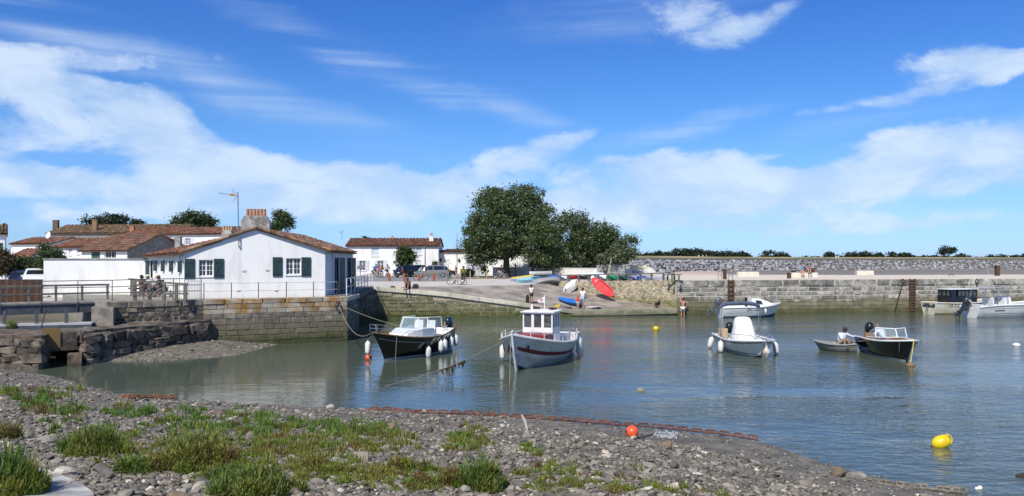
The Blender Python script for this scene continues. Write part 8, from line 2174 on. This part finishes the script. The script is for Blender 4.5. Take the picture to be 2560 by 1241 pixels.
# weeds on the sea wall and daisies on the slipway wall
q = fk.p(fu(fk, 33), .3, 1.45); r = np.random.RandomState(5); v = blades(q.x, q.y, lambda x, y: np.full(np.shape(x), 1.42), 160, .22, .5, .01, r, .5, True, 1); t = thing('wall_weed', 'small green weed growing on the low sea wall', 'plant', q); mesh_np('foliage', v, np.arange(len(v)).reshape(-1, 4), SAM_D, t)
def daisy(px, py, w, label):
    u = fu(frW, px); c = frW.p(u, .08, fz(frW, px, py)); t = thing('wall_flowers', label, 'flowers', c)
    m = MB()
    for _ in range(26):
        p = c + frW.u * rnd(-w, w) + V(0, 0, rnd(-.18, .18)) + frW.w * rnd(0, .06); m.ball(p, rnd(.012, .028), 5, 3)
    m.build('blossoms', M('petal_white', (.8, .8, .76), .8), t)
    v = blades(c.x, c.y, lambda x, y: np.full(np.shape(x), c.z - .2), 60, w * .8, .25, .012, r, .5, True, 1); mesh_np('leaves', v, np.arange(len(v)).reshape(-1, 4), SAM_D, t)
daisy(1020, 757, .35, 'white wall daisies on the slipway wall, left clump'); daisy(1106, 755, .32, 'white wall daisies on the slipway wall, right clump')

# ---- chains, ball and line on the beach
def link_mesh(name, mat, L_=.34, W_=.2, r_=.034):
    m = MB(); pts = []
    for a in np.linspace(0, 2 * math.pi, 15)[:-1]:
        c, s_ = math.cos(a), math.sin(a); pts.append(V((L_ - W_) / 2 * (1 if c > .01 else (-1 if c < -.01 else 0)) + W_ / 2 * c, W_ / 2 * s_, 0))
    m.tube(pts, r_, 6, closed=True); m.tube([V(0, -W_ / 2, 0), V(0, W_ / 2, 0)], r_ * .7, 5)
    me = bpy.data.meshes.new(name); me.from_pydata(m.v, [], m.f); me.polygons.foreach_set('use_smooth', [True] * len(me.polygons)); me.materials.append(mat); return me
CH_RUST = M('orange_rust', (.20, .065, .026), .9, col2=(.09, .035, .018), vs_=8, rnd_=.25, bump=.7, bs=60)
CH_GREY = M('barnacled_chain', (.21, .18, .13), .95, col2=(.11, .095, .07), vs_=9, rnd_=.2, bump=.9, bs=40)
LK_R, LK_G = link_mesh('chain_link', CH_RUST, .26, .10, .021), link_mesh('chain_link', CH_GREY, .26, .09, .024)
def chain(label, px_pts, me, z_of, step=.185, jitter=.02, lift=.05):
    w = [z_of(*p) for p in px_pts]; t = thing('chain', label, 'chain', w[0])
    seg = [0]
    for a, b_ in zip(w, w[1:]): seg.append(seg[-1] + (b_ - a).length)
    n = int(seg[-1] / step)
    for i in range(n):
        s_ = seg[-1] * (i + .5) / n; j = max(k for k in range(len(seg) - 1) if seg[k] <= s_)
        a, b_ = w[j], w[j + 1]; p = a.lerp(b_, (s_ - seg[j]) / (seg[j + 1] - seg[j])); d = (b_ - a).normalized()
        o = bpy.data.objects.new('chain_link', me); COL.objects.link(o); o.parent = t
        R = d.to_track_quat('X', 'Z').to_matrix().to_4x4() @ Matrix.Rotation(rnd(-.2, .2), 4, 'Z') @ Matrix.Rotation((rad(48) if i % 2 else rad(-8)) + rnd(-.15, .15), 4, 'X')
        o.matrix_local = pmat(t).inverted() @ Matrix.Translation(p + V(rnd(-jitter, jitter), rnd(-jitter, jitter), lift - .035 + (.03 if i % 2 else 0))) @ R
    return t
def zb(px, py):
    q = beach_px(px, py); o = on(px, py, .03)
    return o if q.y > o.y else q
chain('long heavy rust-orange chain lying along the water edge', [(915, 1025), (960, 1025), (1050, 1033), (1150, 1034), (1260, 1041), (1350, 1047), (1450, 1054), (1560, 1064), (1640, 1069), (1720, 1077), (1800, 1086), (1890, 1099)], LK_R, zb)
chain('short heap of rust-orange chain at the left water edge', [(296, 994), (330, 997), (365, 997), (400, 997), (430, 998)], LK_R, zb, .13, .1, .07)
chain('old barnacled grey chain running into the water', [(2090, 1194), (2150, 1203), (2210, 1208), (2290, 1218), (2350, 1223), (2415, 1230)], LK_G, lambda x, y: on(x, y, .03), .17, .03, .02)
q = beach_px(1580, 1096); t = thing('ball_float', 'orange ball float lying on the shingle by the chain', 'buoy', q)
OB = M('orange_ball', (.72, .10, .03), .4, col2=(.6, .09, .03), vs_=8)
m = MB(); m.ball(q + V(0, 0, .15), .165, 20, 12); m.build('ball', OB, t, smooth='all')
m = MB(); c = q + V(0, 0, .15); m.tube([c + V(.167 * math.cos(a) * .35, -.167 * math.cos(a) * .9, .167 * math.sin(a)) for a in np.linspace(0, 2 * math.pi, 25)[:-1]], .006, 5, closed=True); m.build('seam', OB, t); m = MB(); m.ball(c + V(-.15, -.06, .03), .03, 8, 5); m.build('plug', BLACK, t)
# white chain heap and its tail to the ball
q = beach_px(1662, 1092); t = thing('chain_heap', 'tangled heap of white galvanised chain on the shingle', 'chain', q)
m = MB(); pts = []
for k in range(260):
    pts.append(q + V(rnd(-1, 1) * .3 * (1 - k / 400), rnd(-1, 1) * .2, abs(mnoise.noise(V(k * .31, 0, 0))) * .28 * (1 - k / 320)))
for k in range(0, 258):
    d = V(rnd(-1, 1), rnd(-1, 1), rnd(-.5, .5)).normalized(); e = d.cross(V(rnd(-1, 1), rnd(-1, 1), 1)).normalized()
    m.tube([pts[k] + d * .035 * math.cos(a) + e * .02 * math.sin(a) for a in np.linspace(0, 2 * math.pi, 7)[:-1]], .008, 4, closed=True)
tag(m.build('links', M('galvanised_white', (.52, .53, .54), .5, metal=.2), t), kind='stuff')
rope([beach_px(1655, 1085) + V(0, 0, .05), beach_px(1625, 1090) + V(0, 0, .03), beach_px(1600, 1098) + V(0, 0, .03), q + V(-.6, -.15, .1)], 'dark knotted line from the orange ball to the chain heap', .022, M('dark_line', (.12, .12, .12), .9))
m = MB(); a = beach_px(1305, 1050); b_ = beach_px(1318, 1078); m.tube([a + V(0, 0, .12), a.lerp(b_, .5) + V(.02, 0, .09), b_ + V(0, 0, .03)], [.03, .045, .03], 6); tag(m.build('driftwood', M('bleached_wood', (.50, .45, .36), .9), smooth=True), 'bleached stick of driftwood lying across the shingle', 'driftwood')
# concrete apron, bottom left
AP = [(-200, 1150), (60, 1168), (120, 1182), (150, 1196), (200, 1215), (232, 1241), (250, 1290), (-200, 1290)]
w = [beach_px(*p) for p in AP]; m = MB(); m.prism([Vector((p.x, p.y, p.z - .2)) for p in w], (0, 0, .26))
tag(m.build('apron', M('pale_worn_concrete', (.44, .43, .41), .85, col2=(.20, .20, .20), vs_=1.6, bump=.4, bs=8, thresh=(.44, .56), stretch=(.5, 1.4, 1))), kind='structure')
